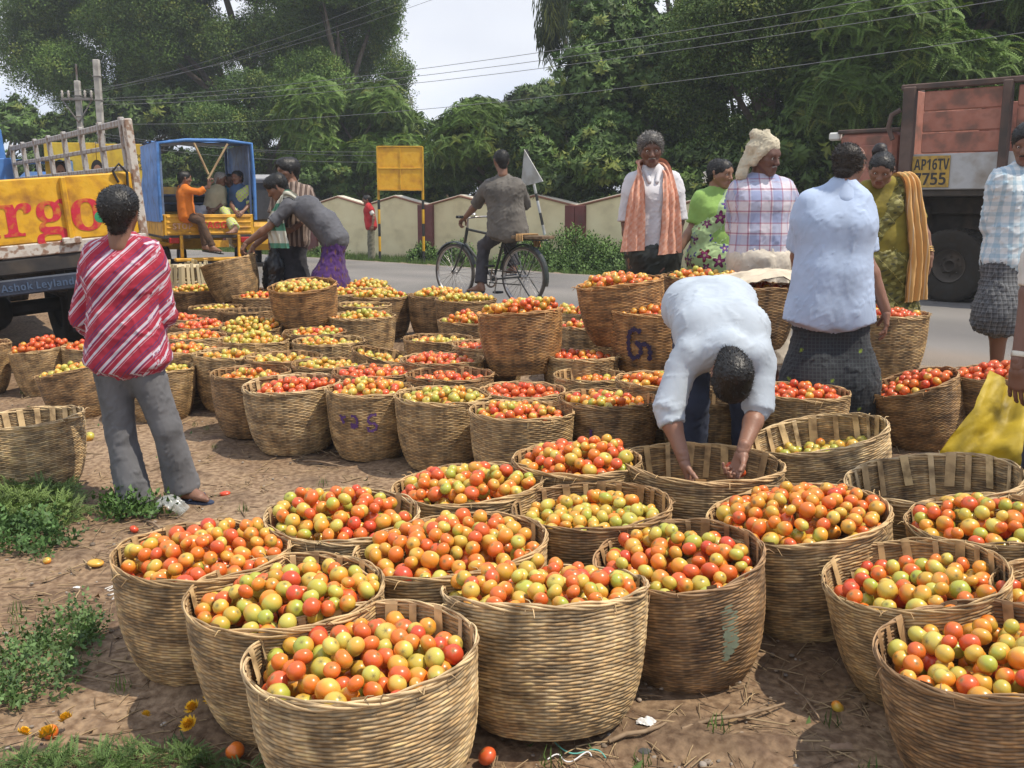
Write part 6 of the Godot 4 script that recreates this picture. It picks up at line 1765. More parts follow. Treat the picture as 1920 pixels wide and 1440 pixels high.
	job(f[0], "lungi", cloth("grey_checks", 128, 0.22, 0.9, grey_checks), wrap_skirt(J, f[2] * 1.05, 0.56, 0.03, true), 0.0125, 0.016, Vector3(9, 4, 9), 36)
	# 13 the arm at the right edge
	f = figure("rightedge", "man at the right edge, only his rolled white sleeve, arm and wristwatch showing", {"look": Vector3(-1, -0.2, 0.1), "hair": "short", "skin": Color(0.14, 0.07, 0.048), "hands": {"r": ["relaxed", Vector3(0.5, 0, -0.6), Vector3(0.1, -1, 0)]}})
	J = f[1]
	job(f[0], "shirt", plain_cloth("cream_shirt", Color(0.64, 0.61, 0.56), 0.06), shirt(J, f[2] * 0.98, 0.022, 1.25, 0.06), 0.014, 0.009, Vector3(6, 5, 6), 37)
	job(f[0], "trousers", plain_cloth("navy_trouser", Color(0.02, 0.026, 0.055), 0.2), trousers(J, f[2], 0.02), 0.015, 0.006, Vector3(6, 5, 6), 38)
	var wa := MB.new()
	var wx := Transform3D(frame(J.wr - J.er, Vector3.BACK), J.wr.lerp(J.er, 0.12))
	wa.lathe([Vector2(0.029, -0.011), Vector2(0.033, -0.010), Vector2(0.033, 0.010), Vector2(0.029, 0.011)], 20, wx)
	put("wristwatch", wa.mesh(), mat("watch", S(0.55, 0.52, 0.45), 0.35, 0.6), f[0])
	# 14-17 in the cargo trike
	f = figure("orangeboy", "boy in orange shirt sitting on the trike's tail, holding the canopy strut", {"look": Vector3(0.8, 0.1, -0.5), "hair": "short", "w": 0.82, "head": 0.95, "sandal_tone": "dark", "hands": {"r": ["grip", Vector3(0.5, 0, 0.5), Vector3(0.1, 1, 0)]}, "feet": {"l": Vector3(0.8, -0.1, 0.3), "r": Vector3(0.9, -0.1, 0.2)}})
	J = f[1]
	job(f[0], "shirt", plain_cloth("orange_shirt", Color(0.72, 0.19, 0.015), 0.08), shirt(J, f[2], 0.022, 1.55, 0.05), 0.016, 0.006, Vector3(8, 7, 8), 40)
	job(f[0], "trousers", plain_cloth("brown_trouser", Color(0.10, 0.052, 0.028), 0.2), trousers(J, f[2], 0.01), 0.016, 0.005, Vector3(8, 7, 8), 41)
	f = figure("oldman", "white haired old man in pale yellow shirt sitting inside the trike's bed", {"look": Vector3(0.9, -0.1, 0.2), "hair": "short", "hair_tone": Color(0.35, 0.34, 0.32), "w": 0.85, "head": 0.95, "sandals": false})
	J = f[1]
	job(f[0], "shirt", plain_cloth("pale_yellow", Color(0.60, 0.55, 0.36), 0.08), shirt(J, f[2], 0.022, 1.3, 0.0), 0.018, 0.005, Vector3(8, 7, 8), 42)
	job(f[0], "dhoti", plain_cloth("pale_dhoti", Color(0.55, 0.56, 0.58), 0.08), trousers(J, f[2], 0.03), 0.018, 0.006, Vector3(8, 7, 8), 43)
	f = figure("bluepass", "passenger in blue shirt between the old man and the green sari woman in trike", {"look": Vector3(0.3, -0.1, 0.9), "hair": "short", "w": 0.85, "head": 0.95, "sandals": false})
	J = f[1]
	job(f[0], "shirt", plain_cloth("teal_shirt", Color(0.06, 0.22, 0.40), 0.1), shirt(J, f[2], 0.022, 0.9, 0.0), 0.018, 0.005, Vector3(8, 7, 8), 44)
	job(f[0], "trousers", plain_cloth("faded_blue", Color(0.14, 0.22, 0.42), 0.15), trousers(J, f[2], 0.02), 0.018, 0.005, Vector3(8, 7, 8), 45)
	f = figure("greenpass", "woman in lime green sari sitting at the canopy's side inside the trike", {"look": Vector3(-0.35, 0, 0.9), "face": "woman", "hair": "woman", "w": 0.85, "head": 0.95, "skin": Color(0.17, 0.085, 0.055), "sandals": false})
	J = f[1]
	job(f[0], "blouse", plain_cloth("blue_blouse", Color(0.05, 0.10, 0.2), 0.1), shirt(J, f[2], 0.012, 0.8, 0.0), 0.02)
	sa = trousers(J, f[2] * 1.12, 0.03)
	sa.append(bone(J.waist, J.chest + Vector3(0.03, 0, 0.04), 0.10, 0.09, 0.05))
	sa.append(bone(J.chest + Vector3(0.03, 0, 0.04), J.sl, 0.09, 0.07, 0.05))
	sa.append(bone(J.sl, J.sl + Vector3(0.05, -0.30, 0.04), 0.07, 0.08, 0.05))
	job(f[0], "sari", cloth("lime_print", 64, 0.25, 0.8, lime_print), sa, 0.018, 0.009, Vector3(9, 3, 9), 47)
	run_jobs()
# ---------------------------------------------------------------- lettering and small makers
func letters(called: String, text: String, size_m: float, font: String, weight: int, m: Material, parent: Node3D, xf: Transform3D, wide := 1.0) -> void:
	var f := SystemFont.new()
	f.font_names = PackedStringArray([font])
	f.font_weight = weight
	var t := TextMesh.new()
	t.text = text
	t.font = f
	t.font_size = 96
	t.pixel_size = size_m / 96.0
	t.depth = 0.004
	t.curve_step = 2.0
	var o := put(called, t, m, parent)
	o.transform = xf * Transform3D(Basis.from_scale(Vector3(wide, 1, 1)), Vector3.ZERO)

func tyre(r: float, w: float, hub: float, rim_m: Material, parent: Node3D, at: Vector3, ba: Basis) -> void:
	# axle along local y of the lathe
	var rub := mat("rubber", S(0.030, 0.027, 0.024), 0.9)
	if rub.albedo_texture == null:
		rub.albedo_texture = noise_tex("rubber", 128, 0.03, [[0.0, Color(1, 1, 1)], [0.5, Color(0.85, 0.8, 0.72)], [1.0, Color(1, 0.86, 0.70)]], 4)
		tri_map(rub, 2.0, false)
	var b := MB.new()
	var xf := Transform3D(ba * Basis(Vector3.RIGHT, PI / 2), at)
	var pr := [Vector2(hub, -w * 0.36), Vector2(hub + (r - hub) * 0.30, -w * 0.5), Vector2(r * 0.88, -w * 0.52), Vector2(r * 0.965, -w * 0.46), Vector2(r, -w * 0.36), Vector2(r * 0.985, -w * 0.12), Vector2(r, -w * 0.1), Vector2(r, w * 0.1), Vector2(r * 0.985, w * 0.12), Vector2(r, w * 0.36), Vector2(r * 0.965, w * 0.46), Vector2(r * 0.88, w * 0.52), Vector2(hub + (r - hub) * 0.30, w * 0.5), Vector2(hub, w * 0.36)]
	b.lathe(pr, 40, xf)
	for k in 28:
		var a := TAU * k / 28.0
		for s in [-1.0, 1.0]:
			b.box(xf * Vector3(cos(a) * r * 0.985, w * 0.30 * s, sin(a) * r * 0.985), Vector3(0.02, w * 0.24, r * 0.11), 0.004, xf.basis * Basis(Vector3.UP, -a))
	var wheel := Node3D.new()
	wheel.name = "wheel"
	parent.add_child(wheel, true)
	put("tyre", b.mesh(), rub, wheel)
	var h := MB.new()
	h.lathe([Vector2(0.001, w * 0.02), Vector2(hub * 0.30, w * 0.02), Vector2(hub * 0.32, w * 0.30), Vector2(hub * 0.36, w * 0.30), Vector2(hub * 0.42, w * 0.05), Vector2(hub * 0.80, w * 0.00), Vector2(hub * 0.95, w * 0.30), Vector2(hub * 1.03, w * 0.40), Vector2(hub * 1.03, -w * 0.40)], 30, xf)
	h.lathe([Vector2(hub * 0.95, -w * 0.3), Vector2(hub * 0.80, 0), Vector2(0.001, -w * 0.02)], 24, xf)
	for k in 8:
		var a := TAU * k / 8.0
		h.lathe([Vector2(hub * 0.06, w * 0.03), Vector2(hub * 0.055, w * 0.16), Vector2(0.001, w * 0.17)], 6, xf * Transform3D(Basis(), Vector3(cos(a) * hub * 0.57, 0, sin(a) * hub * 0.57)))
	put("rim", h.mesh(), rim_m, wheel)

func plank_side(parent: Node3D, called: String, m: Material, at: Vector3, s: Vector3, bev := 0.008) -> void:
	var b := MB.new()
	b.box(at, s, bev)
	put(called, b.mesh(), m, parent)

# a sheet of tarpaulin over four corners, sagging and creased, with thickness
func tarp(a: Vector3, b: Vector3, c: Vector3, d: Vector3, sag: float, seed_n: int, thick := 0.012) -> Mesh:
	var m := MB.new()
	var f := FastNoiseLite.new()
	f.seed = seed_n
	f.frequency = 1.0
	f.fractal_octaves = 3
	var nn := (b - a).cross(d - a).normalized()
	var k := 18
	for side in 2:
		var o := m.v.size()
		for y in k + 1:
			for x in k + 1:
				var u := float(x) / k
				var v := float(y) / k
				var p := a.lerp(b, u).lerp(d.lerp(c, u), v)
				p += nn * (sag * sin(u * PI) * sin(v * PI) + 0.028 * f.get_noise_2d(u * 3.0, v * 3.0) + (thick if side == 0 else 0.0))
				m.v.append(p)
				m.c.append(Color.WHITE)
				m.t.append(Vector2(u, v))
		for y in k:
			for x in k:
				var q := o + y * (k + 1) + x
				if side == 0: m.i.append_array([q, q + k + 1, q + 1, q + 1, q + k + 1, q + k + 2])
				else: m.i.append_array([q, q + 1, q + k + 1, q + 1, q + k + 2, q + k + 1])
	m.n = normals_of(m.v, m.i)
	return m.mesh()

# ---------------------------------------------------------------- vehicles
func cargo_truck() -> void:
	var yellow := worn("truck_yellow", S(0.66, 0.36, 0.012), S(0.30, 0.13, 0.02), 0.5, 0.4, 1.2)
	var rust := worn("rusty_white", S(0.50, 0.47, 0.42), S(0.16, 0.07, 0.035), 0.75, 0.95, 2.2)
	var black := worn("chassis_black", S(0.022, 0.021, 0.022), S(0.07, 0.055, 0.04), 0.7, 0.5)
	var blue := worn("truck_blue", S(0.055, 0.17, 0.46), S(0.06, 0.09, 0.15), 0.45, 0.3)
	var grey := worn("rail_grey", S(0.36, 0.35, 0.34), S(0.17, 0.10, 0.06), 0.65, 0.7, 2.5)
	var t := thing("cargo_truck", "lorry with yellow tailgate lettered in red, pale stake rails and blue cab", "truck", W(-4.24, 8.75, -0.02), deg_to_rad(35.3))
	t.basis = Basis(Vector3.UP, deg_to_rad(35.3)) * Basis(Vector3.BACK, deg_to_rad(4.6))
	# tailgate
	var gate := MB.new()
	gate.box(Vector3(0, 1.43, 0), Vector3(2.24, 0.55, 0.05), 0.012)
	var gm := put("tailgate", gate.mesh(), yellow, t)
	var rib := MB.new()
	for x in [-0.56, 0.53]: rib.box(Vector3(x, 1.42, 0.045), Vector3(0.05, 0.56, 0.045), 0.012)
	put("rib", rib.mesh(), yellow, gm)
	var red := worn("letter_red", S(0.50, 0.012, 0.035), S(0.52, 0.22, 0.02), 0.6, 0.66, 3.2)
	letters("lettering", "Cargo", 0.50, "Droid Serif", 700, red, t, Transform3D(Basis(), Vector3(0.10, 1.40, 0.0275)), 1.0)
	var dot := MB.new()
	dot.lathe([Vector2(0.001, 0.004), Vector2(0.05, 0.004), Vector2(0.05, 0.0)], 20, Transform3D(Basis(Vector3.RIGHT, PI / 2), Vector3(0.80, 1.33, 0.026)))
	put("green_dot", dot.mesh(), mat("sign_green", S(0.02, 0.26, 0.11), 0.6), t)
	for x in [-1.14, 1.14]:
		plank_side(t, "corner_post", rust, Vector3(x * 1.02, 1.61, -0.02), Vector3(0.075, 1.12, 0.09), 0.012)
	plank_side(t, "sill", rust, Vector3(0, 1.10, -0.02), Vector3(2.36, 0.11, 0.10), 0.01)
	for x in [-0.56, 0.53]: plank_side(t, "hinge", rust, Vector3(x, 1.15, 0.045), Vector3(0.16, 0.06, 0.05), 0.01)
	var latch := MB.new()
	latch.tube([Vector3(1.0, 1.62, 0.03), Vector3(0.96, 1.72, 0.05), Vector3(1.02, 1.78, 0.05), Vector3(1.08, 1.70, 0.05), Vector3(1.06, 1.40, 0.04)], 0.012, 6)
	put("latch", latch.mesh(), black, t)
	# bed
	for k in 11:
		plank_side(t, "floor_plank", worn("bed_wood", S(0.20, 0.15, 0.10), S(0.09, 0.06, 0.04), 0.9, 0.6), Vector3(-1.05 + 0.21 * k, 1.03, -2.85), Vector3(0.203, 0.05, 5.6), 0.006)
	for s in [-1.0, 1.0]:
		plank_side(t, "side_board", yellow, Vector3(1.13 * s, 1.36, -2.85), Vector3(0.05, 0.60, 5.55), 0.01)
		for k in 8:
			var z := -0.12 - 0.78 * k
			plank_side(t, "stake", grey, Vector3(1.14 * s, 1.91, z), Vector3(0.05, 0.56, 0.06), 0.008)
		for k in 3:
			plank_side(t, "rail", grey, Vector3(1.14 * s, 1.74 + 0.20 * k, -2.85), Vector3(0.03, 0.045 if k < 2 else 0.06, 5.6), 0.008)
	plank_side(t, "headboard", blue, Vector3(0, 1.55, -5.68), Vector3(2.3, 0.95, 0.06), 0.012)
	# cab with its rounded roof
	var cab := MB.new()
	cab.box(Vector3(0, 1.75, -6.55), Vector3(2.25, 1.75, 1.5), 0.22)
	put("cab", cab.mesh(), blue, t)
	for s in [-0.55, 0.55]:
		plank_side(t, "rear_window", mat("dark_glass", S(0.02, 0.025, 0.03), 0.1), Vector3(s, 2.1, -5.795), Vector3(0.62, 0.42, 0.02), 0.004)
	# underneath
	plank_side(t, "rear_beam", black, Vector3(0, 0.97, -0.05), Vector3(2.25, 0.15, 0.14), 0.02)
	plank_side(t, "bumper", worn("bumper_blue", S(0.016, 0.026, 0.050), S(0.02, 0.02, 0.022), 0.6, 0.6), Vector3(0.0, 0.80, 0.02), Vector3(2.1, 0.14, 0.06), 0.012)
	letters("maker_name", "Ashok Leyland", 0.085, "Droid Sans", 700, mat("pale_letter", S(0.05, 0.085, 0.15), 0.7), t, Transform3D(Basis(), Vector3(0.20, 0.80, 0.0525)), 1.0)
	for s in [-0.42, 0.42]: plank_side(t, "chassis_rail", black, Vector3(s, 0.82, -3.4), Vector3(0.09, 0.24, 6.6), 0.01)
	plank_side(t, "axle", black, Vector3(0, 0.46, -1.45), Vector3(1.7, 0.14, 0.14), 0.04)
	var df := MB.new()
	df.lathe([Vector2(0.001, -0.2), Vector2(0.16, -0.14), Vector2(0.2, 0), Vector2(0.16, 0.14), Vector2(0.001, 0.2)], 18, Transform3D(Basis(Vector3.RIGHT, PI / 2), Vector3(0, 0.46, -1.45)))
	put("differential", df.mesh(), black, t)
	plank_side(t, "fuel_tank", black, Vector3(0.75, 0.68, -3.4), Vector3(0.5, 0.45, 0.9), 0.08)
	for s in [-1.0, 1.0]:
		tyre(0.47, 0.24, 0.25, black, t, Vector3(0.98 * s, 0.47, -1.45), Basis(Vector3.UP, PI / 2 * s))
		tyre(0.47, 0.24, 0.25, black, t, Vector3(0.70 * s, 0.47, -1.45), Basis(Vector3.UP, PI / 2 * s))
		tyre(0.47, 0.24, 0.25, black, t, Vector3(0.98 * s, 0.47, -6.2), Basis(Vector3.UP, PI / 2 * s))
		plank_side(t, "mud_flap", mat("rubber_flap", S(0.02, 0.019, 0.018), 0.9), Vector3(0.84 * s, 0.52, -0.72), Vector3(0.55, 0.55, 0.015), 0.004)
		plank_side(t, "leaf_spring", black, Vector3(0.55 * s, 0.62, -1.45), Vector3(0.08, 0.07, 1.2), 0.02)

func cargo_trike() -> void:
	var yellow := worn("trike_yellow", S(0.66, 0.34, 0.015), S(0.30, 0.14, 0.03), 0.45, 0.35, 1.5)
	var tarp_blue := plain_cloth("tarp_blue", Color(0.075, 0.225, 0.56), 0.12, 0.55, 0.6)
	var tin := worn("trike_frame", S(0.13, 0.19, 0.32), S(0.10, 0.08, 0.06), 0.6, 0.5)
	var dark := worn("trike_dark", S(0.03, 0.03, 0.032), S(0.08, 0.06, 0.04), 0.7, 0.5)
	var t := thing("cargo_trike", "yellow three wheeled goods carrier with blue tarpaulin canopy carrying passengers", "three wheeler", W(-4.87, 16.5, -0.07), deg_to_rad(27.0))
	var gate := MB.new()
	gate.box(Vector3(0, 0.90, 0), Vector3(1.40, 0.34, 0.04), 0.01)
	var gm := put("tailgate", gate.mesh(), yellow, t)
	for k in 4:
		var b := MB.new()
		b.box(Vector3(0.0, 0.775 + 0.085 * k, 0.024), Vector3(1.32, 0.03, 0.02), 0.008)
		put("pressed_rib", b.mesh(), yellow, gm)
	letters("lettering", "PIAGGIO", 0.15, "Droid Sans", 700, mat("piaggio_red", S(0.55, 0.03, 0.02), 0.6), t, Transform3D(Basis(), Vector3(0.13, 0.90, 0.0365)), 1.0)
	letters("lettering", "STOP", 0.13, "Droid Sans", 700, mat("stop_pale", S(0.60, 0.36, 0.22), 0.6), t, Transform3D(Basis(), Vector3(-0.42, 0.885, 0.0365)), 1.0)
	plank_side(t, "bed_floor", dark, Vector3(0, 0.72, -0.95), Vector3(1.42, 0.06, 1.95), 0.01)
	for s in [-1.0, 1.0]:
		plank_side(t, "side_panel", yellow, Vector3(0.70 * s, 0.90, -0.97), Vector3(0.04, 0.34, 1.92), 0.01)
		plank_side(t, "bench", worn("bench_wood", S(0.22, 0.15, 0.09), S(0.1, 0.07, 0.04), 0.85, 0.5), Vector3(0.48 * s, 0.98, -0.95), Vector3(0.40, 0.05, 1.7), 0.01)
		for z in [-0.06, -1.85]: plank_side(t, "canopy_post", tin, Vector3(0.69 * s, 1.58, z), Vector3(0.04, 1.26, 0.04), 0.008)
		plank_side(t, "fender", yellow, Vector3(0.66 * s, 0.60, -0.62), Vector3(0.26, 0.06, 0.62), 0.02)
		tyre(0.27, 0.13, 0.14, tin, t, Vector3(0.62 * s, 0.27, -0.62), Basis(Vector3.UP, PI / 2 * s))
		plank_side(t, "tail_lamp", mat("lamp_red", S(0.35, 0.015, 0.012), 0.25), Vector3(0.56 * s, 0.66, 0.02), Vector3(0.16, 0.09, 0.05), 0.012)
	for q in [[-0.45, 0.03, 0.52], [0.45, 0.03, 0.52]]: plank_side(t, "tail_strut", yellow, Vector3(q[0], 0.54, 0.03), Vector3(0.05, 0.40, 0.05), 0.008)
	plank_side(t, "foot_board", yellow, Vector3(0, 0.36, 0.10), Vector3(1.16, 0.05, 0.20), 0.012)
	plank_side(t, "number_plate", yellow, Vector3(0.12, 0.60, 0.03), Vector3(0.34, 0.11, 0.012), 0.003)
	put("canopy_side", tarp(Vector3(-0.73, 0.95, -1.9), Vector3(-0.73, 0.95, 0.02), Vector3(-0.73, 2.2, 0.02), Vector3(-0.73, 2.2, -1.9), 0.03, 4), tarp_blue, t)
	put("canopy_side", tarp(Vector3(0.73, 0.95, 0.0), Vector3(0.73, 0.95, -1.9), Vector3(0.73, 2.2, -1.9), Vector3(0.73, 2.2, 0.0), 0.02, 5), tarp_blue, t)
	put("canopy_roof", tarp(Vector3(-0.75, 2.19, 0.04), Vector3(0.75, 2.19, 0.04), Vector3(0.75, 2.23, -1.92), Vector3(-0.75, 2.23, -1.92), 0.05, 6), tarp_blue, t)
	var hem := MB.new()
	hem.tube([Vector3(-0.74, 0.98, 0.02), Vector3(-0.745, 1.6, 0.03), Vector3(-0.72, 2.17, 0.035), Vector3(-0.3, 2.22, 0.05), Vector3(0.3, 2.23, 0.05), Vector3(0.72, 2.19, 0.035), Vector3(0.745, 1.6, 0.02), Vector3(0.74, 0.98, 0.02)], 0.028, 8)
	put("canopy_hem", hem.mesh(), tarp_blue, t)
	for q in [[Vector3(-0.18, 2.18, 0.05), Vector3(0.02, 1.70, 0.04)], [Vector3(0.34, 2.18, 0.05), Vector3(0.01, 1.62, 0.04)]]:
		var b := MB.new()
		b.tube([q[0], q[1]], 0.018, 8)
		put("wooden_strut", b.mesh(), worn("pole_wood", S(0.42, 0.30, 0.16), S(0.2, 0.13, 0.07), 0.8, 0.4), t)
	plank_side(t, "front_rail", tin, Vector3(0, 1.38, -1.88), Vector3(1.36, 0.04, 0.04), 0.008)
	plank_side(t, "front_rail", tin, Vector3(0, 1.24, -1.88), Vector3(1.36, 0.03, 0.03), 0.008)
	var cab := MB.new()
	cab.box(Vector3(0, 0.98, -2.45), Vector3(1.25, 1.1, 0.95), 0.16)
	put("cab", cab.mesh(), yellow, t)
	plank_side(t, "cab_window", mats.dark_glass, Vector3(0, 1.25, -1.965), Vector3(0.8, 0.3, 0.02), 0.004)
	tyre(0.25, 0.11, 0.13, tin, t, Vector3(0, 0.25, -2.85), Basis(Vector3.UP, PI / 2))
	plank_side(t, "axle", dark, Vector3(0, 0.30, -0.62), Vector3(1.1, 0.08, 0.08), 0.02)

func tipper_truck() -> void:
	var orange := worn("tipper_orange", S(0.34, 0.135, 0.092), S(0.15, 0.085, 0.065), 0.8, 0.62, 0.9)
	var brown := worn("tipper_brown", S(0.10, 0.062, 0.048), S(0.05, 0.04, 0.035), 0.8, 0.6)
	var white := worn("tipper_white", S(0.40, 0.40, 0.40), S(0.22, 0.18, 0.14), 0.65, 0.45)
	var dirt := worn("tipper_dirt", S(0.055, 0.046, 0.038), S(0.12, 0.09, 0.065), 0.9, 0.7)
	var o := Vector3(4.75, 0, -12.66)
	o.y = 0.375
	var t := thing("tipper_truck", "orange tipper lorry with number painted on a yellow patch, on the road", "truck", o, deg_to_rad(-43.8))
	# local x along its side (towards the camera), z out of its side
	plank_side(t, "number_patch", worn("plate_yellow", S(0.45, 0.28, 0.05), S(0.25, 0.17, 0.07), 0.8, 0.4, 3.0), Vector3(0.37, 1.56, 0.006), Vector3(0.45, 0.37, 0.012), 0.003)
	for r in 3:
		for c in 4:
			plank_side(t, "side_board", orange, Vector3(0.70 + 1.06 * c, 1.895 + 0.245 * r, -0.04), Vector3(0.95, 0.232, 0.045), 0.012)
	plank_side(t, "lower_band", white, Vector3(2.2, 1.56, -0.035), Vector3(4.3, 0.42, 0.06), 0.01)
	plank_side(t, "top_rail", brown, Vector3(2.2, 2.56, -0.03), Vector3(4.5, 0.07, 0.10), 0.012)
	for k in 5:
		plank_side(t, "side_post", brown, Vector3(0.07 + 1.06 * k + (0.06 if k > 0 else 0.0), 1.89, 0.015), Vector3(0.15 if k == 0 else 0.10, 1.34, 0.10), 0.012)
	plank_side(t, "side_foot", white, Vector3(1.20, 1.25, 0.0), Vector3(0.11, 0.30, 0.08), 0.01)
	letters("number_plate", "AP16TV", 0.18, "Droid Sans", 700, mat("plate_black", S(0.035, 0.032, 0.03), 0.7), t, Transform3D(Basis(), Vector3(0.38, 1.645, 0.0125)), 0.66)
	letters("number_plate", "7755", 0.20, "Droid Sans", 700, mats.plate_black, t, Transform3D(Basis(), Vector3(0.37, 1.475, 0.0125)), 0.90)
	# small flags and a wheel emblem on the white band
	for q in [[1.62, 1.66, 0.13, 0.045, Color(0.45, 0.05, 0.02)], [1.60, 1.575, 0.11, 0.045, Color(0.05, 0.05, 0.06)], [1.76, 1.60, 0.12, 0.045, Color(0.50, 0.10, 0.04)], [1.74, 1.52, 0.11, 0.04, Color(0.05, 0.22, 0.08)]]:
		plank_side(t, "flag_mark", mat("flag_%s" % q[4].to_html(false), S(q[4].r, q[4].g, q[4].b), 0.7), Vector3(q[0], q[1], -0.002), Vector3(q[2], q[3], 0.01), 0.002)
	var em := MB.new()
	var pr := []
	for k in 9: pr.append(Vector2(0.078 + 0.009 * cos(TAU * k / 8.0), 0.005 * sin(TAU * k / 8.0)))
	em.lathe(pr, 24, Transform3D(Basis(Vector3.RIGHT, PI / 2), Vector3(2.02, 1.67, 0.0)))
	for k in 6:
		var a := PI * k / 6.0
		em.tube([Vector3(2.02 + 0.07 * cos(a), 1.67 + 0.07 * sin(a), 0.0), Vector3(2.02 - 0.07 * cos(a), 1.67 - 0.07 * sin(a), 0.0)], 0.004, 4)
	put("wheel_emblem", em.mesh(), mat("emblem_blue", S(0.04, 0.07, 0.28), 0.7), t)
	# the rest of the body
	plank_side(t, "body_front", orange, Vector3(0.06, 1.93, -1.2), Vector3(0.06, 1.2, 2.2), 0.01)
	plank_side(t, "body_far_side", orange, Vector3(2.2, 1.93, -2.36), Vector3(4.3, 1.2, 0.06), 0.01)
	plank_side(t, "body_floor", dirt, Vector3(2.2, 1.32, -1.2), Vector3(4.3, 0.10, 2.3), 0.01)
	plank_side(t, "body_beam", brown, Vector3(0.0, 1.95, -0.35), Vector3(0.14, 1.25, 0.14), 0.02)
	var hk := MB.new()
	hk.tube([Vector3(-0.02, 2.30, 0.05), Vector3(-0.12, 2.24, 0.08), Vector3(-0.16, 2.1, 0.06), Vector3(-0.1, 1.95, 0.05)], 0.03, 8)
	put("hinge_hook", hk.mesh(), brown, t)
	plank_side(t, "chassis", dirt, Vector3(1.6, 0.95, -1.2), Vector3(7.0, 0.28, 0.9), 0.02)
	plank_side(t, "sub_frame", dirt, Vector3(1.9, 1.16, -1.2), Vector3(4.4, 0.22, 1.2), 0.02)
	for s in [0, 1]:
		for a in [0.62, 1.86]:
			tyre(0.44, 0.23, 0.20, dirt, t, Vector3(a, 0.44, -0.20 if s == 0 else -2.15), Basis(Vector3.UP, 0.0 if s == 0 else PI))
			tyre(0.44, 0.23, 0.20, dirt, t, Vector3(a, 0.44, -0.50 if s == 0 else -1.85), Basis(Vector3.UP, 0.0 if s == 0 else PI))
	for a in [0.62, 1.86]: plank_side(t, "axle", dirt, Vector3(a, 0.46, -1.2), Vector3(0.13, 0.13, 2.0), 0.04)
	plank_side(t, "spring_hanger", dirt, Vector3(1.24, 0.75, -0.55), Vector3(1.3, 0.16, 0.12), 0.03)
	plank_side(t, "mudguard", dirt, Vector3(0.15, 0.92, -0.32), Vector3(0.10, 0.5, 0.5), 0.02)
	# the lower orange cab ahead
	var cab := MB.new()
	cab.box(Vector3(-0.47, 1.38, -1.2), Vector3(0.74, 1.36, 2.3), 0.05)
	put("cab", cab.mesh(), orange, t)
	plank_side(t, "cab_roof_rail", brown, Vector3(-0.47, 2.08, -0.08), Vector3(0.80, 0.05, 0.07), 0.01)
	plank_side(t, "cab_lamp", mat("lamp_clear", S(0.6, 0.6, 0.56), 0.3), Vector3(-0.92, 2.03, -0.1), Vector3(0.14, 0.10, 0.12), 0.02)
	plank_side(t, "cab_door", orange, Vector3(-0.47, 1.35, -0.035), Vector3(0.52, 1.1, 0.03), 0.01)
	tyre(0.44, 0.23, 0.20, dirt, t, Vector3(-1.1, 0.44, -0.22), Basis())
	tyre(0.44, 0.23, 0.20, dirt, t, Vector3(-1.1, 0.44, -2.15), Basis(Vector3.UP, PI))

func rickshaw() -> void:
	var t := thing("auto_rickshaw", "small yellow and black auto rickshaw half hidden beyond the bending man", "auto rickshaw", W(-4.8, 19.6), deg_to_rad(-160.0))
	var yellow: Material = mats.trike_yellow
	var black := worn("hood_black", S(0.03, 0.03, 0.033), S(0.08, 0.07, 0.06), 0.6, 0.4)
	var pale := worn("hood_pale", S(0.34, 0.35, 0.37), S(0.2, 0.2, 0.2), 0.6, 0.3)
	var b := MB.new()
	b.box(Vector3(0, 0.62, -0.3), Vector3(1.25, 0.55, 1.5), 0.12)
	put("body", b.mesh(), yellow, t)
	b = MB.new()
	b.box(Vector3(0, 1.62, -0.25), Vector3(1.22, 0.16, 1.6), 0.07)
	put("roof", b.mesh(), pale, t)
	b = MB.new()
	b.box(Vector3(0, 1.25, -0.95), Vector3(1.2, 0.75, 0.08), 0.03)
	put("rear_hood", b.mesh(), black, t)
	for s in [-1.0, 1.0]:
		b = MB.new()
		b.bar(Vector3(0.56 * s, 0.85, 0.62), Vector3(0.52 * s, 1.6, 0.45), 0.04, 0.04)
		put("screen_post", b.mesh(), black, t)
		tyre(0.22, 0.10, 0.11, black, t, Vector3(0.5 * s, 0.22, -0.65), Basis(Vector3.UP, PI / 2 * s))
	b = MB.new()
	b.quad(Vector3(-0.5, 0.95, 0.60), Vector3(0.5, 0.95, 0.60), Vector3(0.48, 1.55, 0.46), Vector3(-0.48, 1.55, 0.46))
	var gl := mat("windscreen", Color(0.6, 0.68, 0.7, 0.22), 0.05)
	gl.transparency = BaseMaterial3D.TRANSPARENCY_ALPHA
	put("windscreen", b.mesh(), gl, t)
	b = MB.new()
	b.box(Vector3(0, 0.62, 0.55), Vector3(0.7, 0.6, 0.35), 0.14)
	put("nose", b.mesh(), yellow, t)
	b = MB.new()
	b.lathe([Vector2(0.001, 0.03), Vector2(0.06, 0.025), Vector2(0.085, 0.0), Vector2(0.05, -0.06)], 16, Transform3D(Basis(Vector3.RIGHT, PI / 2), Vector3(0, 0.72, 0.74)))
	put("headlight", b.mesh(), mats.lamp_clear, t)
	tyre(0.22, 0.10, 0.11, black, t, Vector3(0, 0.22, 0.72), Basis(Vector3.UP, PI / 2))

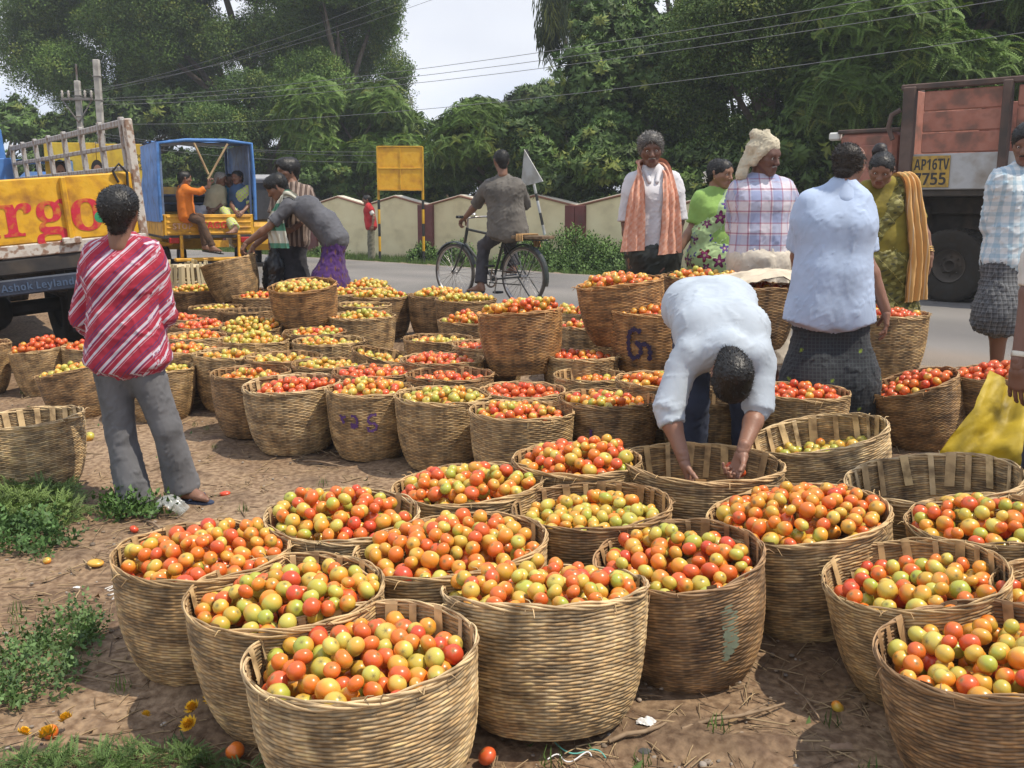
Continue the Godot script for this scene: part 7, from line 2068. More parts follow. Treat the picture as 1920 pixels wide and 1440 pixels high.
func blue_van() -> void:
	var t := thing("parked_van", "blue canopied goods van parked beyond the lorry at the left edge", "van", W(-9.6, 20.5), deg_to_rad(12.0))
	var tb: Material = mats.tarp_blue
	var b := MB.new()
	b.box(Vector3(0, 0.75, -1.0), Vector3(1.5, 0.5, 2.2), 0.05)
	put("bed", b.mesh(), mats.trike_yellow, t)
	put("canopy_roof", tarp(Vector3(-0.8, 2.0, 0.0), Vector3(0.8, 2.0, 0.0), Vector3(0.8, 2.0, -2.0), Vector3(-0.8, 2.0, -2.0), 0.04, 8), tb, t)
	for s in [-1.0, 1.0]:
		put("canopy_side", tarp(Vector3(0.8 * s, 1.0, 0.0), Vector3(0.8 * s, 1.0, -2.0), Vector3(0.8 * s, 2.0, -2.0), Vector3(0.8 * s, 2.0, 0.0), 0.02, 9), tb, t)
		plank_side(t, "canopy_post", mats.truck_blue, Vector3(0.78 * s, 1.5, 0.0), Vector3(0.05, 1.0, 0.05), 0.01)
		tyre(0.27, 0.13, 0.14, mats.trike_dark, t, Vector3(0.68 * s, 0.27, -0.6), Basis(Vector3.UP, PI / 2 * s))
	plank_side(t, "cab", mats.truck_blue, Vector3(0, 1.1, -2.7), Vector3(1.45, 1.5, 1.1), 0.14)
	tyre(0.27, 0.13, 0.14, mats.trike_dark, t, Vector3(0, 0.27, -2.8), Basis(Vector3.UP, PI / 2))

func bicycle() -> void:
	var t := thing("bicycle", "black roadster bicycle with a wooden board tied on its rear carrier", "bicycle", W(0.13, 11.32, 0.035), deg_to_rad(136.2))
	t.position.y = 0.425
	var paint := worn("cycle_paint", S(0.025, 0.033, 0.032), S(0.10, 0.07, 0.05), 0.4, 0.4, 3.0)
	var steel := worn("cycle_steel", S(0.50, 0.50, 0.50), S(0.25, 0.17, 0.12), 0.35, 0.45, 3.0, 0.8)
	var rub := mat("cycle_rubber", S(0.085, 0.075, 0.065), 0.9)
	var R := 0.335
	var hubs := [Vector3(0, R, 0), Vector3(1.12, R, 0)]
	for h in hubs:
		var w := Node3D.new()
		w.name = "wheel"
		t.add_child(w, true)
		var b := MB.new()
		var pr := []
		for k in 9: pr.append(Vector2(R - 0.019 + 0.019 * cos(TAU * k / 8.0), 0.019 * sin(TAU * k / 8.0)))
		b.lathe(pr, 56, Transform3D(Basis(Vector3.RIGHT, PI / 2), h))
		put("tyre", b.mesh(), rub, w)
		b = MB.new()
		b.lathe([Vector2(R - 0.032, -0.014), Vector2(R - 0.046, -0.010), Vector2(R - 0.046, 0.010), Vector2(R - 0.032, 0.014)], 56, Transform3D(Basis(Vector3.RIGHT, PI / 2), h))
		put("rim", b.mesh(), steel, w)
		b = MB.new()
		for k in 32:
			var a := TAU * k / 32.0
			var a2 := a + (0.5 if k % 4 < 2 else -0.5)
			var z := 0.03 if k % 2 == 0 else -0.03
			b.tube([h + Vector3(cos(a2) * 0.02, sin(a2) * 0.02, z), h + Vector3(cos(a) * (R - 0.045), sin(a) * (R - 0.045), 0)], 0.0022, 4, false)
		put("spoke", b.mesh(), steel, w)
		b = MB.new()
		b.lathe([Vector2(0.001, -0.05), Vector2(0.012, -0.05), Vector2(0.024, -0.034), Vector2(0.014, -0.02), Vector2(0.014, 0.02), Vector2(0.024, 0.034), Vector2(0.012, 0.05), Vector2(0.001, 0.05)], 14, Transform3D(Basis(Vector3.RIGHT, PI / 2), h))
		put("hub", b.mesh(), steel, w)
	var bb := Vector3(0.47, 0.28, 0)
	var st := Vector3(0.30, 0.76, 0)
	var ht := Vector3(0.90, 0.86, 0)
	var hb := Vector3(0.945, 0.68, 0)
	var fr := MB.new()
	fr.tube([bb, st], 0.016, 10)
	fr.tube([st, ht + Vector3(0, -0.02, 0)], 0.015, 10)
	fr.tube([bb, hb], 0.017, 10)
	fr.tube([hb, ht], 0.019, 10)
	for z in [-0.055, 0.055]:
		fr.tube([bb + Vector3(0, 0, z * 0.6), Vector3(0, R, z)], 0.010, 8)
		fr.tube([st + Vector3(0, -0.02, z * 0.4), Vector3(0, R, z)], 0.008, 8)
	fr.lathe([Vector2(0.001, -0.04), Vector2(0.024, -0.04), Vector2(0.024, 0.04), Vector2(0.001, 0.04)], 14, Transform3D(Basis(Vector3.RIGHT, PI / 2), bb))
	put("frame", fr.mesh(), paint, t)
	var fk := MB.new()
	for z in [-0.05, 0.05]: fk.tube([hb + Vector3(0, -0.01, z * 0.7), hb + Vector3(0.03, -0.12, z), Vector3(1.07, R + 0.05, z), Vector3(1.12, R, z)], 0.011, 8)
	put("fork", fk.mesh(), paint, t)
	var bars := MB.new()
	bars.tube([ht, ht + Vector3(-0.01, 0.10, 0)], 0.012, 8)
	bars.tube([Vector3(0.74, 0.985, -0.27), Vector3(0.80, 0.985, -0.26), Vector3(0.90, 0.98, -0.15), Vector3(0.93, 0.965, 0), Vector3(0.90, 0.98, 0.15), Vector3(0.80, 0.985, 0.26), Vector3(0.74, 0.985, 0.27)], 0.0115, 10)
	put("handlebar", bars.mesh(), steel, t)
	for z in [-0.265, 0.265]:
		var g := MB.new()
		g.tube([Vector3(0.70, 0.985, z), Vector3(0.80, 0.985, z * 0.985)], 0.017, 10)
		put("grip", g.mesh(), mat("grip_black", S(0.02, 0.02, 0.02), 0.8), t)
	var bell := MB.new()
	bell.lathe([Vector2(0.034, 0), Vector2(0.034, 0.008), Vector2(0.026, 0.024), Vector2(0.001, 0.032)], 18, Transform3D(Basis(), Vector3(0.90, 1.0, 0.10)))
	put("bell", bell.mesh(), steel, t)
	var sd := MB.new()
	sd.tube([st, st + Vector3(-0.025, 0.07, 0)], 0.012, 8)
	put("seat_post", sd.mesh(), steel, t)
	var sm := MB.new()
	sm.add(skin_bones([bone(Vector3(0.20, 0.86, 0.055), Vector3(0.30, 0.862, 0.03), 0.05, 0.03, 0.03), bone(Vector3(0.20, 0.86, -0.055), Vector3(0.30, 0.862, -0.03), 0.05, 0.03, 0.03), bone(Vector3(0.26, 0.86, 0), Vector3(0.44, 0.862, 0), 0.04, 0.022, 0.03)], 0.008), Transform3D())
	put("saddle", sm.mesh(), mat("saddle_leather", S(0.035, 0.025, 0.02), 0.5), t)
	var sp := MB.new()
	for z in [-0.05, 0.05]:
		var coil := []
		for k in 37: coil.append(Vector3(0.17 + 0.018 * cos(k * 1.0472), 0.77 + 0.0016 * k, z + 0.018 * sin(k * 1.0472)))
		sp.tube(coil, 0.004, 5)
	put("saddle_spring", sp.mesh(), steel, t)
	for q in [[hubs[0], 0.15, 3.4], [hubs[1], 0.55, 2.85]]:
		var b := MB.new()
		var n := 26
		for k in n:
			var a0: float = lerpf(q[1], q[2], float(k) / n)
			var a1: float = lerpf(q[1], q[2], float(k + 1) / n)
			var sec := [Vector2(-0.030, -0.012), Vector2(-0.018, 0.006), Vector2(0.018, 0.006), Vector2(0.030, -0.012)]
			for s in 3:
				var p0: Vector2 = sec[s]
				var p1: Vector2 = sec[s + 1]
				var pt := func(a: float, p: Vector2) -> Vector3: return q[0] + Vector3(cos(a) * (R + 0.022 + p.y), sin(a) * (R + 0.022 + p.y), p.x)
				b.col = Color(9, 9, 8.5) if q[1] < 0.2 and k > n - 7 and k < n - 1 else Color.WHITE
				b.quad(pt.call(a0, p0), pt.call(a0, p1), pt.call(a1, p1), pt.call(a1, p0))
		b.col = Color.WHITE
		put("mudguard", b.mesh(), paint, t)
	var cw := MB.new()
	cw.lathe([Vector2(0.075, -0.003), Vector2(0.095, -0.003), Vector2(0.095, 0.003), Vector2(0.075, 0.003)], 30, Transform3D(Basis(Vector3.RIGHT, PI / 2), bb + Vector3(0, 0, -0.05)))
	for k in 5:
		var a := TAU * k / 5.0
		cw.tube([bb + Vector3(0, 0, -0.05), bb + Vector3(cos(a) * 0.08, sin(a) * 0.08, -0.05)], 0.006, 5)
	put("chainwheel", cw.mesh(), steel, t)
	var ch := MB.new()
	ch.box(Vector3(0.24, 0.385, -0.055), Vector3(0.5, 0.012, 0.012), 0.003)
	ch.box(Vector3(0.24, 0.245, -0.055), Vector3(0.5, 0.012, 0.012), 0.003)
	put("chain", ch.mesh(), paint, t)
	for s in [-1.0, 1.0]:
		var c := MB.new()
		var d := Vector3(0.06 * s, -0.16 * s, 0)
		var z: float = 0.075 * s
		c.tube([bb + Vector3(0, 0, z * 0.7), bb + d + Vector3(0, 0, z)], 0.010, 6)
		var cr := put("crank", c.mesh(), steel, t)
		var p := MB.new()
		p.box(bb + d + Vector3(0, 0, z + 0.055 * s), Vector3(0.09, 0.025, 0.10), 0.006)
		put("pedal", p.mesh(), mats.grip_black, t)
	var ca := MB.new()
	for z in [-0.07, 0.0, 0.07]: ca.tube([Vector3(-0.30, 0.74, z), Vector3(0.20, 0.74, z)], 0.006, 6)
	for z in [-0.07, 0.07]: ca.tube([Vector3(-0.20, 0.74, z), Vector3(0.0, R, z * 0.9)], 0.006, 6)
	for x in [-0.30, -0.05, 0.20]: ca.tube([Vector3(x, 0.74, -0.075), Vector3(x, 0.74, 0.075)], 0.006, 6)
	put("carrier", ca.mesh(), paint, t)
	var stand := MB.new()
	for z in [-0.09, 0.09]: stand.tube([Vector3(0, R - 0.01, z), Vector3(-0.18, 0.12, z), Vector3(-0.36, 0.05, z)], 0.008, 6)
	stand.tube([Vector3(-0.36, 0.05, -0.10), Vector3(-0.36, 0.05, 0.10)], 0.008, 6)
	put("stand", stand.mesh(), paint, t)
	# the load on the carrier
	var l := thing("carrier_load", "weathered board tied with straw rope on the bicycle's rear carrier", "board", t.position + t.basis * Vector3(-0.06, 0.752, 0), deg_to_rad(136.2))
	var b := MB.new()
	b.box(Vector3(0, 0.02, 0), Vector3(0.56, 0.035, 0.24), 0.006, Basis(Vector3.UP, 0.12))
	put("board", b.mesh(), worn("board_wood", S(0.17, 0.115, 0.065), S(0.08, 0.05, 0.03), 0.9, 0.5, 2.0), l)
	b = MB.new()
	for k in 5:
		var x := -0.05 + 0.022 * k
		b.tube([Vector3(x, -0.02, -0.14), Vector3(x + 0.02, 0.05, -0.12), Vector3(x - 0.01, 0.052, 0.02), Vector3(x + 0.015, 0.05, 0.125), Vector3(x, -0.02, 0.135), Vector3(x - 0.03, -0.09, 0.12)], 0.008, 6)
	put("rope", b.mesh(), mat("straw_rope", S(0.34, 0.20, 0.08), 0.9), l)
# ---------------------------------------------------------------- street furniture
func striped_post(parent: Node3D, a: Vector3, h: float, r: float, bands: Array, ma: Material, mb: Material) -> void:
	var y := 0.0
	var k := 0
	for q in bands:
		var b := MB.new()
		b.lathe([Vector2(0.001, y), Vector2(r, y), Vector2(r, y + q * h), Vector2(0.001, y + q * h)], 14, Transform3D(Basis(), a))
		put("post_band", b.mesh(), ma if k % 2 == 0 else mb, parent)
		y += q * h
		k += 1

func make_street() -> void:
	var yellow := worn("board_yellow", S(0.70, 0.36, 0.008), S(0.50, 0.22, 0.01), 0.5, 0.35, 0.9)
	var ptyel := worn("post_yellow", S(0.62, 0.34, 0.01), S(0.3, 0.16, 0.03), 0.6, 0.4)
	var black := mat("post_black", S(0.02, 0.02, 0.02), 0.6)
	# the yellow board
	var at := Vector3(-2.70, ground(-2.70, 25.0) + 0.02, -25.0)
	var t := thing("sign_board", "blank yellow square sign board on two striped posts on the far verge", "sign", at, 0.05)
	for x in [-0.535, 0.535]:
		striped_post(t, Vector3(x, 0.0, -0.03), 1.80, 0.032, [0.17, 0.20, 0.17, 0.19, 0.13, 0.14], black, ptyel)
		var up := MB.new()
		up.lathe([Vector2(0.001, 1.80), Vector2(0.032, 1.80), Vector2(0.032, 2.80), Vector2(0.001, 2.80)], 12, Transform3D(Basis(), Vector3(x, 0, -0.035)))
		put("post", up.mesh(), ptyel, t)
	for x in [-0.268, 0.268]:
		for y in [2.04, 2.54]:
			var b := MB.new()
			b.box(Vector3(x, y, 0.0), Vector3(0.53, 0.494, 0.02), 0.006)
			put("panel", b.mesh(), yellow, t)
	var fr := MB.new()
	fr.box(Vector3(0, 2.29, 0.018), Vector3(0.03, 1.0, 0.02), 0.004)
	fr.box(Vector3(0, 2.29, 0.02), Vector3(1.06, 0.03, 0.02), 0.004)
	for s in [-1.0, 1.0]:
		fr.box(Vector3(0.545 * s, 2.29, 0.01), Vector3(0.03, 1.04, 0.04), 0.005)
		fr.box(Vector3(0, 2.29 + 0.515 * s, 0.011), Vector3(1.06, 0.03, 0.04), 0.005)
	put("frame", fr.mesh(), ptyel, t)
	# triangular road sign, leaning, seen from behind
	var zinc := worn("sign_zinc", S(0.42, 0.44, 0.45), S(0.25, 0.24, 0.22), 0.45, 0.4)
	at = Vector3(0.92, ground(0.92, 23.2), -23.2)
	t = thing("triangle_sign", "leaning triangular road sign seen from behind, by the weeds", "road sign", at, deg_to_rad(-52.0))
	t.basis = Basis(Vector3.BACK, deg_to_rad(12.5)) * Basis(Vector3.UP, deg_to_rad(-56.0))
	striped_post(t, Vector3.ZERO, 2.75, 0.032, [0.38, 0.10, 0.10, 0.06, 0.08, 0.28], zinc, black)
	var tr := MB.new()
	var p := [Vector3(-0.44, 1.98, 0.05), Vector3(0.44, 1.98, 0.05), Vector3(0, 2.76, 0.05)]
	var dz := Vector3(0, 0, 0.012)
	tr.tri(p[0] + dz, p[1] + dz, p[2] + dz)
	tr.tri(p[0], p[2], p[1])
	for k in 3: tr.quad(p[k], p[(k + 1) % 3], p[(k + 1) % 3] + dz, p[k] + dz)
	put("plate", tr.mesh(), zinc, t)
	var st := MB.new()
	for y in [2.12, 2.42]: st.box(Vector3(0, y, 0.035), Vector3(0.5 if y < 2.3 else 0.24, 0.035, 0.02), 0.004)
	put("bracket", st.mesh(), zinc, t)
	# power poles
	var conc := worn("pole_concrete", S(0.42, 0.40, 0.36), S(0.22, 0.20, 0.18), 0.9, 0.5)
	var iron := worn("pole_iron", S(0.16, 0.15, 0.14), S(0.10, 0.06, 0.04), 0.7, 0.5)
	var cer := mat("ceramic", S(0.40, 0.37, 0.33), 0.3)
	var tops := []
	for q in [[-12.62, 32.0, 5.65, "taller bare concrete power pole, right of the pair beyond the lorry", 0], [-14.9, 36.0, 5.60, "concrete power pole carrying a cross arm with insulators beyond the lorry", 1]]:
		at = W(q[0], q[1])
		t = thing("power_pole", q[3], "power pole", at, 0.0, "power poles beyond the lorry")
		var b := MB.new()
		b.box(Vector3(0, q[2] * 0.5, 0), Vector3(0.19, q[2], 0.15), 0.02)
		put("mast", b.mesh(), conc, t)
		for y in [q[2] - 0.5, q[2] - 1.2, q[2] - 2.2]:
			b = MB.new()
			b.box(Vector3(0, y, 0), Vector3(0.23, 0.04, 0.19), 0.006)
			put("clamp", b.mesh(), iron, t)
		if q[4] == 1:
			for y in [q[2] - 0.62, q[2] - 2.45]:
				b = MB.new()
				b.box(Vector3(0, y, 0.11), Vector3(1.1, 0.09, 0.07), 0.01)
				put("cross_arm", b.mesh(), iron, t)
				for x in [-0.5, -0.28, 0.28, 0.5]:
					b = MB.new()
					b.lathe([Vector2(0.012, 0.0), Vector2(0.05, 0.04), Vector2(0.03, 0.08), Vector2(0.055, 0.13), Vector2(0.03, 0.17), Vector2(0.045, 0.22), Vector2(0.001, 0.25)], 12, Transform3D(Basis(), Vector3(x, y + 0.045, 0.11)))
					put("insulator", b.mesh(), cer, t)
			b = MB.new()
			b.bar(Vector3(0, q[2] - 1.4, 0.1), Vector3(-0.5, q[2] - 0.66, 0.1), 0.04, 0.04)
			b.bar(Vector3(0, q[2] - 1.4, 0.1), Vector3(0.5, q[2] - 0.66, 0.1), 0.04, 0.04)
			put("brace", b.mesh(), iron, t)
			b = MB.new()
			b.bar(Vector3(0, q[2], 0), Vector3(0, q[2] + 0.55, 0), 0.05, 0.05)
			put("spike", b.mesh(), iron, t)
		tops.append(at + Vector3(0, q[2], 0))
	# wires: [from, to, sag]
	var wire := mat("wire", S(0.16, 0.165, 0.17), 0.5)
	var A: Vector3 = tops[0]
	var B: Vector3 = tops[1]
	var ends := [
		[A + Vector3(0.1, -1.15, 0), Vector3(9.3, 4.75, -12.2), 0.35], [A + Vector3(0.1, -1.22, 0), Vector3(9.3, 4.62, -12.4), 0.38], [A + Vector3(0.1, -1.32, 0), Vector3(9.3, 4.50, -12.6), 0.40],
		[A + Vector3(0.1, -1.9, 0), Vector3(9.5, 4.1, -12.8), 0.45],
		[B + Vector3(0.5, -0.4, 0), Vector3(1.8, 9.1, -30.0), 0.5], [B + Vector3(0.28, -0.4, 0), Vector3(1.6, 9.6, -30.5), 0.5], [B + Vector3(-0.5, -0.4, 0), Vector3(1.2, 8.6, -30.5), 0.55],
		[A + Vector3(0.1, -2.2, 0), Vector3(0.5, 3.0, -29.0), 0.35], [A + Vector3(0.1, -2.3, 0), Vector3(0.5, 3.15, -29.0), 0.30], [A + Vector3(0.1, -2.45, 0), Vector3(0.5, 2.85, -29.0), 0.35],
		[A + Vector3(0, -0.6, 0), B + Vector3(0.3, -0.4, 0.1), 0.05], [B + Vector3(-0.4, -0.4, 0), Vector3(-24.0, 3.4, -40.0), 0.3], [B + Vector3(-0.3, -2.2, 0), Vector3(-24.0, 2.4, -40.0), 0.3],
	]
	for e in ends:
		var pts := []
		for k in 15:
			var u := k / 14.0
			var q: Vector3 = e[0].lerp(e[1], u)
			q.y -= e[2] * 4.0 * u * (1.0 - u)
			pts.append(q)
		var b := MB.new()
		b.tube(pts, 0.0055, 4, false)
		var o := put("overhead_wire", b.mesh(), wire)
		var w: Array = ["top wire of the three running from the bare pole up to the right corner", "middle wire of the three running from the bare pole up to the right corner", "bottom wire of the three running from the bare pole up to the right corner", "lone wire below the three, crossing in front of the right trees", "wire from the cross arm crossing the sky gap, middle one", "wire from the cross arm crossing the sky gap, upper one", "wire from the cross arm crossing the sky gap, lower one", "middle wire sagging from the bare pole past the yellow board's top", "upper wire sagging from the bare pole past the yellow board's top", "lower wire sagging from the bare pole past the yellow board's top", "short wire linking the two power poles", "upper wire leaving the cross armed pole to the left edge", "lower wire leaving the cross armed pole to the left edge"]
		tag(o, w[ends.find(e)], "wire", "overhead wires from the power poles")
	# far lattice mast
	t = thing("lattice_mast", "thin distant lattice mast in the gap of sky between the trees", "mast", Vector3(-14.4, 0, -150.0))
	var m := MB.new()
	for s in [-1.0, 1.0]:
		for z in [-1.0, 1.0]: m.bar(Vector3(0.55 * s, 0, 0.55 * z), Vector3(0.10 * s, 16.5, 0.10 * z), 0.09, 0.09, 0.0)
	put("leg", m.mesh(), iron, t)
	m = MB.new()
	for k in 11:
		var w0 := 0.55 - 0.45 * k / 11.0
		var w1 := 0.55 - 0.45 * (k + 1) / 11.0
		for z in [-1.0, 1.0]:
			m.bar(Vector3(-w0, k * 1.5, w0 * z), Vector3(w1, k * 1.5 + 1.5, w1 * z), 0.05, 0.05, 0.0)
			m.bar(Vector3(w0, k * 1.5, w0 * z), Vector3(-w1, k * 1.5 + 1.5, w1 * z), 0.05, 0.05, 0.0)
	put("lattice", m.mesh(), iron, t)
	# yellow hoarding beyond the lorry, with two printed portraits
	t = thing("hoarding", "long yellow hoarding with two printed portraits beyond the lorry and poles", "hoarding", W(-8.42, 21.0), 0.12)
	t.scale = Vector3(0.69, 1, 1)
	var hy := worn("hoarding_yellow", S(0.62, 0.42, 0.03), S(0.38, 0.24, 0.04), 0.7, 0.35)
	for k in 2:
		var b := MB.new()
		b.box(Vector3(-0.72 + 1.46 * k, 1.92 - 0.02 * k, 0), Vector3(1.44, 0.92, 0.04), 0.008)
		put("panel", b.mesh(), hy, t)
	for x in [-1.4, 0.0, 1.4]:
		var b := MB.new()
		b.box(Vector3(x, 1.2, -0.06), Vector3(0.07, 2.4, 0.07), 0.01)
		put("post", b.mesh(), iron, t)
	for q in [[-1.02, 0], [0.02, 1]]:
		var b := MB.new()
		b.col = Color(0.012, 0.010, 0.010)
		b.lathe([Vector2(0.001, 0.004), Vector2(0.17, 0.004), Vector2(0.17, 0.0)], 20, Transform3D(Basis(Vector3.RIGHT, PI / 2) * Basis.from_scale(Vector3(1, 1, 1.1)), Vector3(q[0], 1.86, 0.022)))
		b.col = Color(0.30, 0.16, 0.10)
		b.lathe([Vector2(0.001, 0.004), Vector2(0.128, 0.004), Vector2(0.128, 0.0)], 20, Transform3D(Basis(Vector3.RIGHT, PI / 2) * Basis.from_scale(Vector3(1, 1, 1.3)), Vector3(q[0] + 0.01, 1.78, 0.026)))
		b.col = Color(0.42, 0.42, 0.40)
		b.box(Vector3(q[0], 1.52, 0.024), Vector3(0.40, 0.12, 0.006), 0.0)
		b.col = Color(0.02, 0.012, 0.01)
		for s in [-1.0, 1.0]: b.box(Vector3(q[0] + 0.01 + 0.05 * s, 1.81, 0.032), Vector3(0.045, 0.018, 0.002), 0.0)
		b.box(Vector3(q[0] + 0.01, 1.705, 0.032), Vector3(0.07, 0.016, 0.002), 0.0)
		put("printed_portrait", b.mesh(), mat("print", Color.WHITE, 0.7), t)
	var b2 := MB.new()
	rng.seed = 77
	for k in 6:
		var c := Vector3(1.18 + 0.09 * (k % 2), 2.12 - 0.12 * (k / 2), 0.024)
		var pr := []
		for s in 9: pr.append(Vector2(0.030 + 0.008 * cos(TAU * s / 8.0), 0.003 * sin(TAU * s / 8.0)))
		b2.lathe(pr, 12, Transform3D(Basis(Vector3.RIGHT, PI / 2), c))
	put("round_script", b2.mesh(), mat("script_black", S(0.03, 0.03, 0.03), 0.7), t)
# ---------------------------------------------------------------- trees, weeds and litter
var sprays := {}

func leaf(b: MB, at: Vector3, dir: Vector3, side: Vector3, len: float, wid: float, bend: float) -> void:
	var nn := dir.cross(side).normalized()
	var m := at + dir * len * 0.5 + nn * bend * len * 0.3
	var e := at + dir * len - nn * bend * len * 0.35
	var l := m + side * wid * 0.5 + nn * wid * 0.15
	var r := m - side * wid * 0.5 + nn * wid * 0.15
	var o := b.v.size()
	for p in [at, l, e, r, m]:
		b.v.append(p)
		b.c.append(b.col)
		b.t.append(Vector2.ZERO)
	var up := side.cross(dir).normalized()
	for q in [up, (up + side * 0.35).normalized(), up, (up - side * 0.35).normalized(), up]: b.n.append(q)
	b.i.append_array([o, o + 4, o + 1, o + 1, o + 4, o + 2, o + 2, o + 4, o + 3, o + 3, o + 4, o])

func make_sprays() -> void:
	var rg := RandomNumberGenerator.new()
	rg.seed = 44
	# feathery: a twig with several pinnate fronds
	var b := MB.new()
	for f in 4:
		var a0 := TAU * f / 4.0 + 0.3
		var d := Vector3(cos(a0), 0.35, sin(a0)).normalized()
		var s := d.cross(Vector3.UP).normalized()
		var base := d * 0.08
		var droop := 0.0
		for k in 9:
			var u := k / 9.0
			var p := base + d * u * 0.75 + Vector3.DOWN * u * u * 0.32
			for sg in [-1.0, 1.0]:
				b.col = Color.WHITE * rg.randf_range(0.8, 1.15)
				leaf(b, p, (s * sg + d * 0.55 + Vector3.DOWN * 0.25).normalized(), d, 0.20 * (1.0 - 0.45 * u), 0.085, 0.3)
	sprays.pinnate = b.mesh()
	# small round leaves filling a ball
	b = MB.new()
	for k in 26:
		var p := Vector3(rg.randf_range(-1, 1), rg.randf_range(-0.8, 0.8), rg.randf_range(-1, 1)) * 0.27
		var d := (p.normalized() + Vector3(rg.randf_range(-0.8, 0.8), rg.randf_range(-0.6, 0.6), rg.randf_range(-0.8, 0.8))).normalized()
		b.col = Color.WHITE * rg.randf_range(0.75, 1.2)
		leaf(b, p, d, d.cross(Vector3(rg.randf_range(-1, 1), 1, rg.randf_range(-1, 1))).normalized(), rg.randf_range(0.12, 0.19), 0.075, 0.4)
	sprays.fine = b.mesh()
	# broad glossy leaves in a rosette
	b = MB.new()
	for k in 13:
		var a := k * 2.4
		var d := Vector3(cos(a), rg.randf_range(-0.5, 0.7), sin(a)).normalized()
		var s := d.cross(Vector3.UP).normalized()
		b.col = Color.WHITE * rg.randf_range(0.75, 1.2)
		leaf(b, d * 0.06 + Vector3(0, 0.02 * k - 0.13, 0), (d + Vector3.DOWN * 0.35).normalized(), s, rg.randf_range(0.28, 0.42), 0.15, 0.5)
	sprays.broad = b.mesh()
	# long hanging leaves
	b = MB.new()
	for k in 16:
		var a := k * 2.4
		var d := Vector3(cos(a) * 0.35, -1.0, sin(a) * 0.35).normalized()
		var s := d.cross(Vector3(sin(a), 0, -cos(a))).normalized()
		b.col = Color.WHITE * rg.randf_range(0.8, 1.15)
		leaf(b, Vector3(cos(a) * 0.10, -0.05 * k, sin(a) * 0.10), d, s, rg.randf_range(0.35, 0.55), 0.05, 0.2)
	sprays.hanging = b.mesh()
	# weed sprig
	b = MB.new()
	for k in 12:
		var a := k * 2.4
		var u := k / 12.0
		var d := Vector3(cos(a), 0.5, sin(a)).normalized()
		b.col = Color.WHITE * rg.randf_range(0.75, 1.2)
		leaf(b, Vector3(0.02 * sin(k), u * 0.5, 0.02 * cos(k)), d, d.cross(Vector3.UP).normalized(), 0.16 * (1.1 - u * 0.5), 0.07, 0.5)
	sprays.sprig = b.mesh()
	# grass tuft
	b = MB.new()
	for k in 9:
		var a := k * 2.4
		var d := Vector3(cos(a) * 0.35, 1.0, sin(a) * 0.35).normalized()
		b.col = Color.WHITE * rg.randf_range(0.7, 1.2)
		leaf(b, Vector3(cos(a) * 0.04, 0, sin(a) * 0.04), d, Vector3(-sin(a), 0, cos(a)), rg.randf_range(0.15, 0.3), 0.018, 0.6)
	sprays.grass = b.mesh()
	# feathery uprooted greens
	b = MB.new()
	for k in 8:
		var u := k / 8.0
		for sg in [-1.0, 1.0]:
			b.col = Color.WHITE * rg.randf_range(0.75, 1.2)
			leaf(b, Vector3(0, 0.01 * sin(k), u * 0.22), Vector3(sg, 0.25, 0.9).normalized(), Vector3(0, 0.3, -sg).normalized(), 0.075, 0.016, 0.3)
			leaf(b, Vector3(0.025 * sg, 0.01, u * 0.22 + 0.03), Vector3(sg * 0.3, 0.4, 1.0).normalized(), Vector3(sg, 0, -0.3).normalized(), 0.05, 0.012, 0.3)
	sprays.feathery = b.mesh()

func leaf_mat(key: String) -> StandardMaterial3D:
	var m := mat(key, Color.WHITE, 0.55)
	m.metallic_specular = 0.35
	m.backlight_enabled = true
	m.backlight = Color(0.42, 0.50, 0.12)
	return m

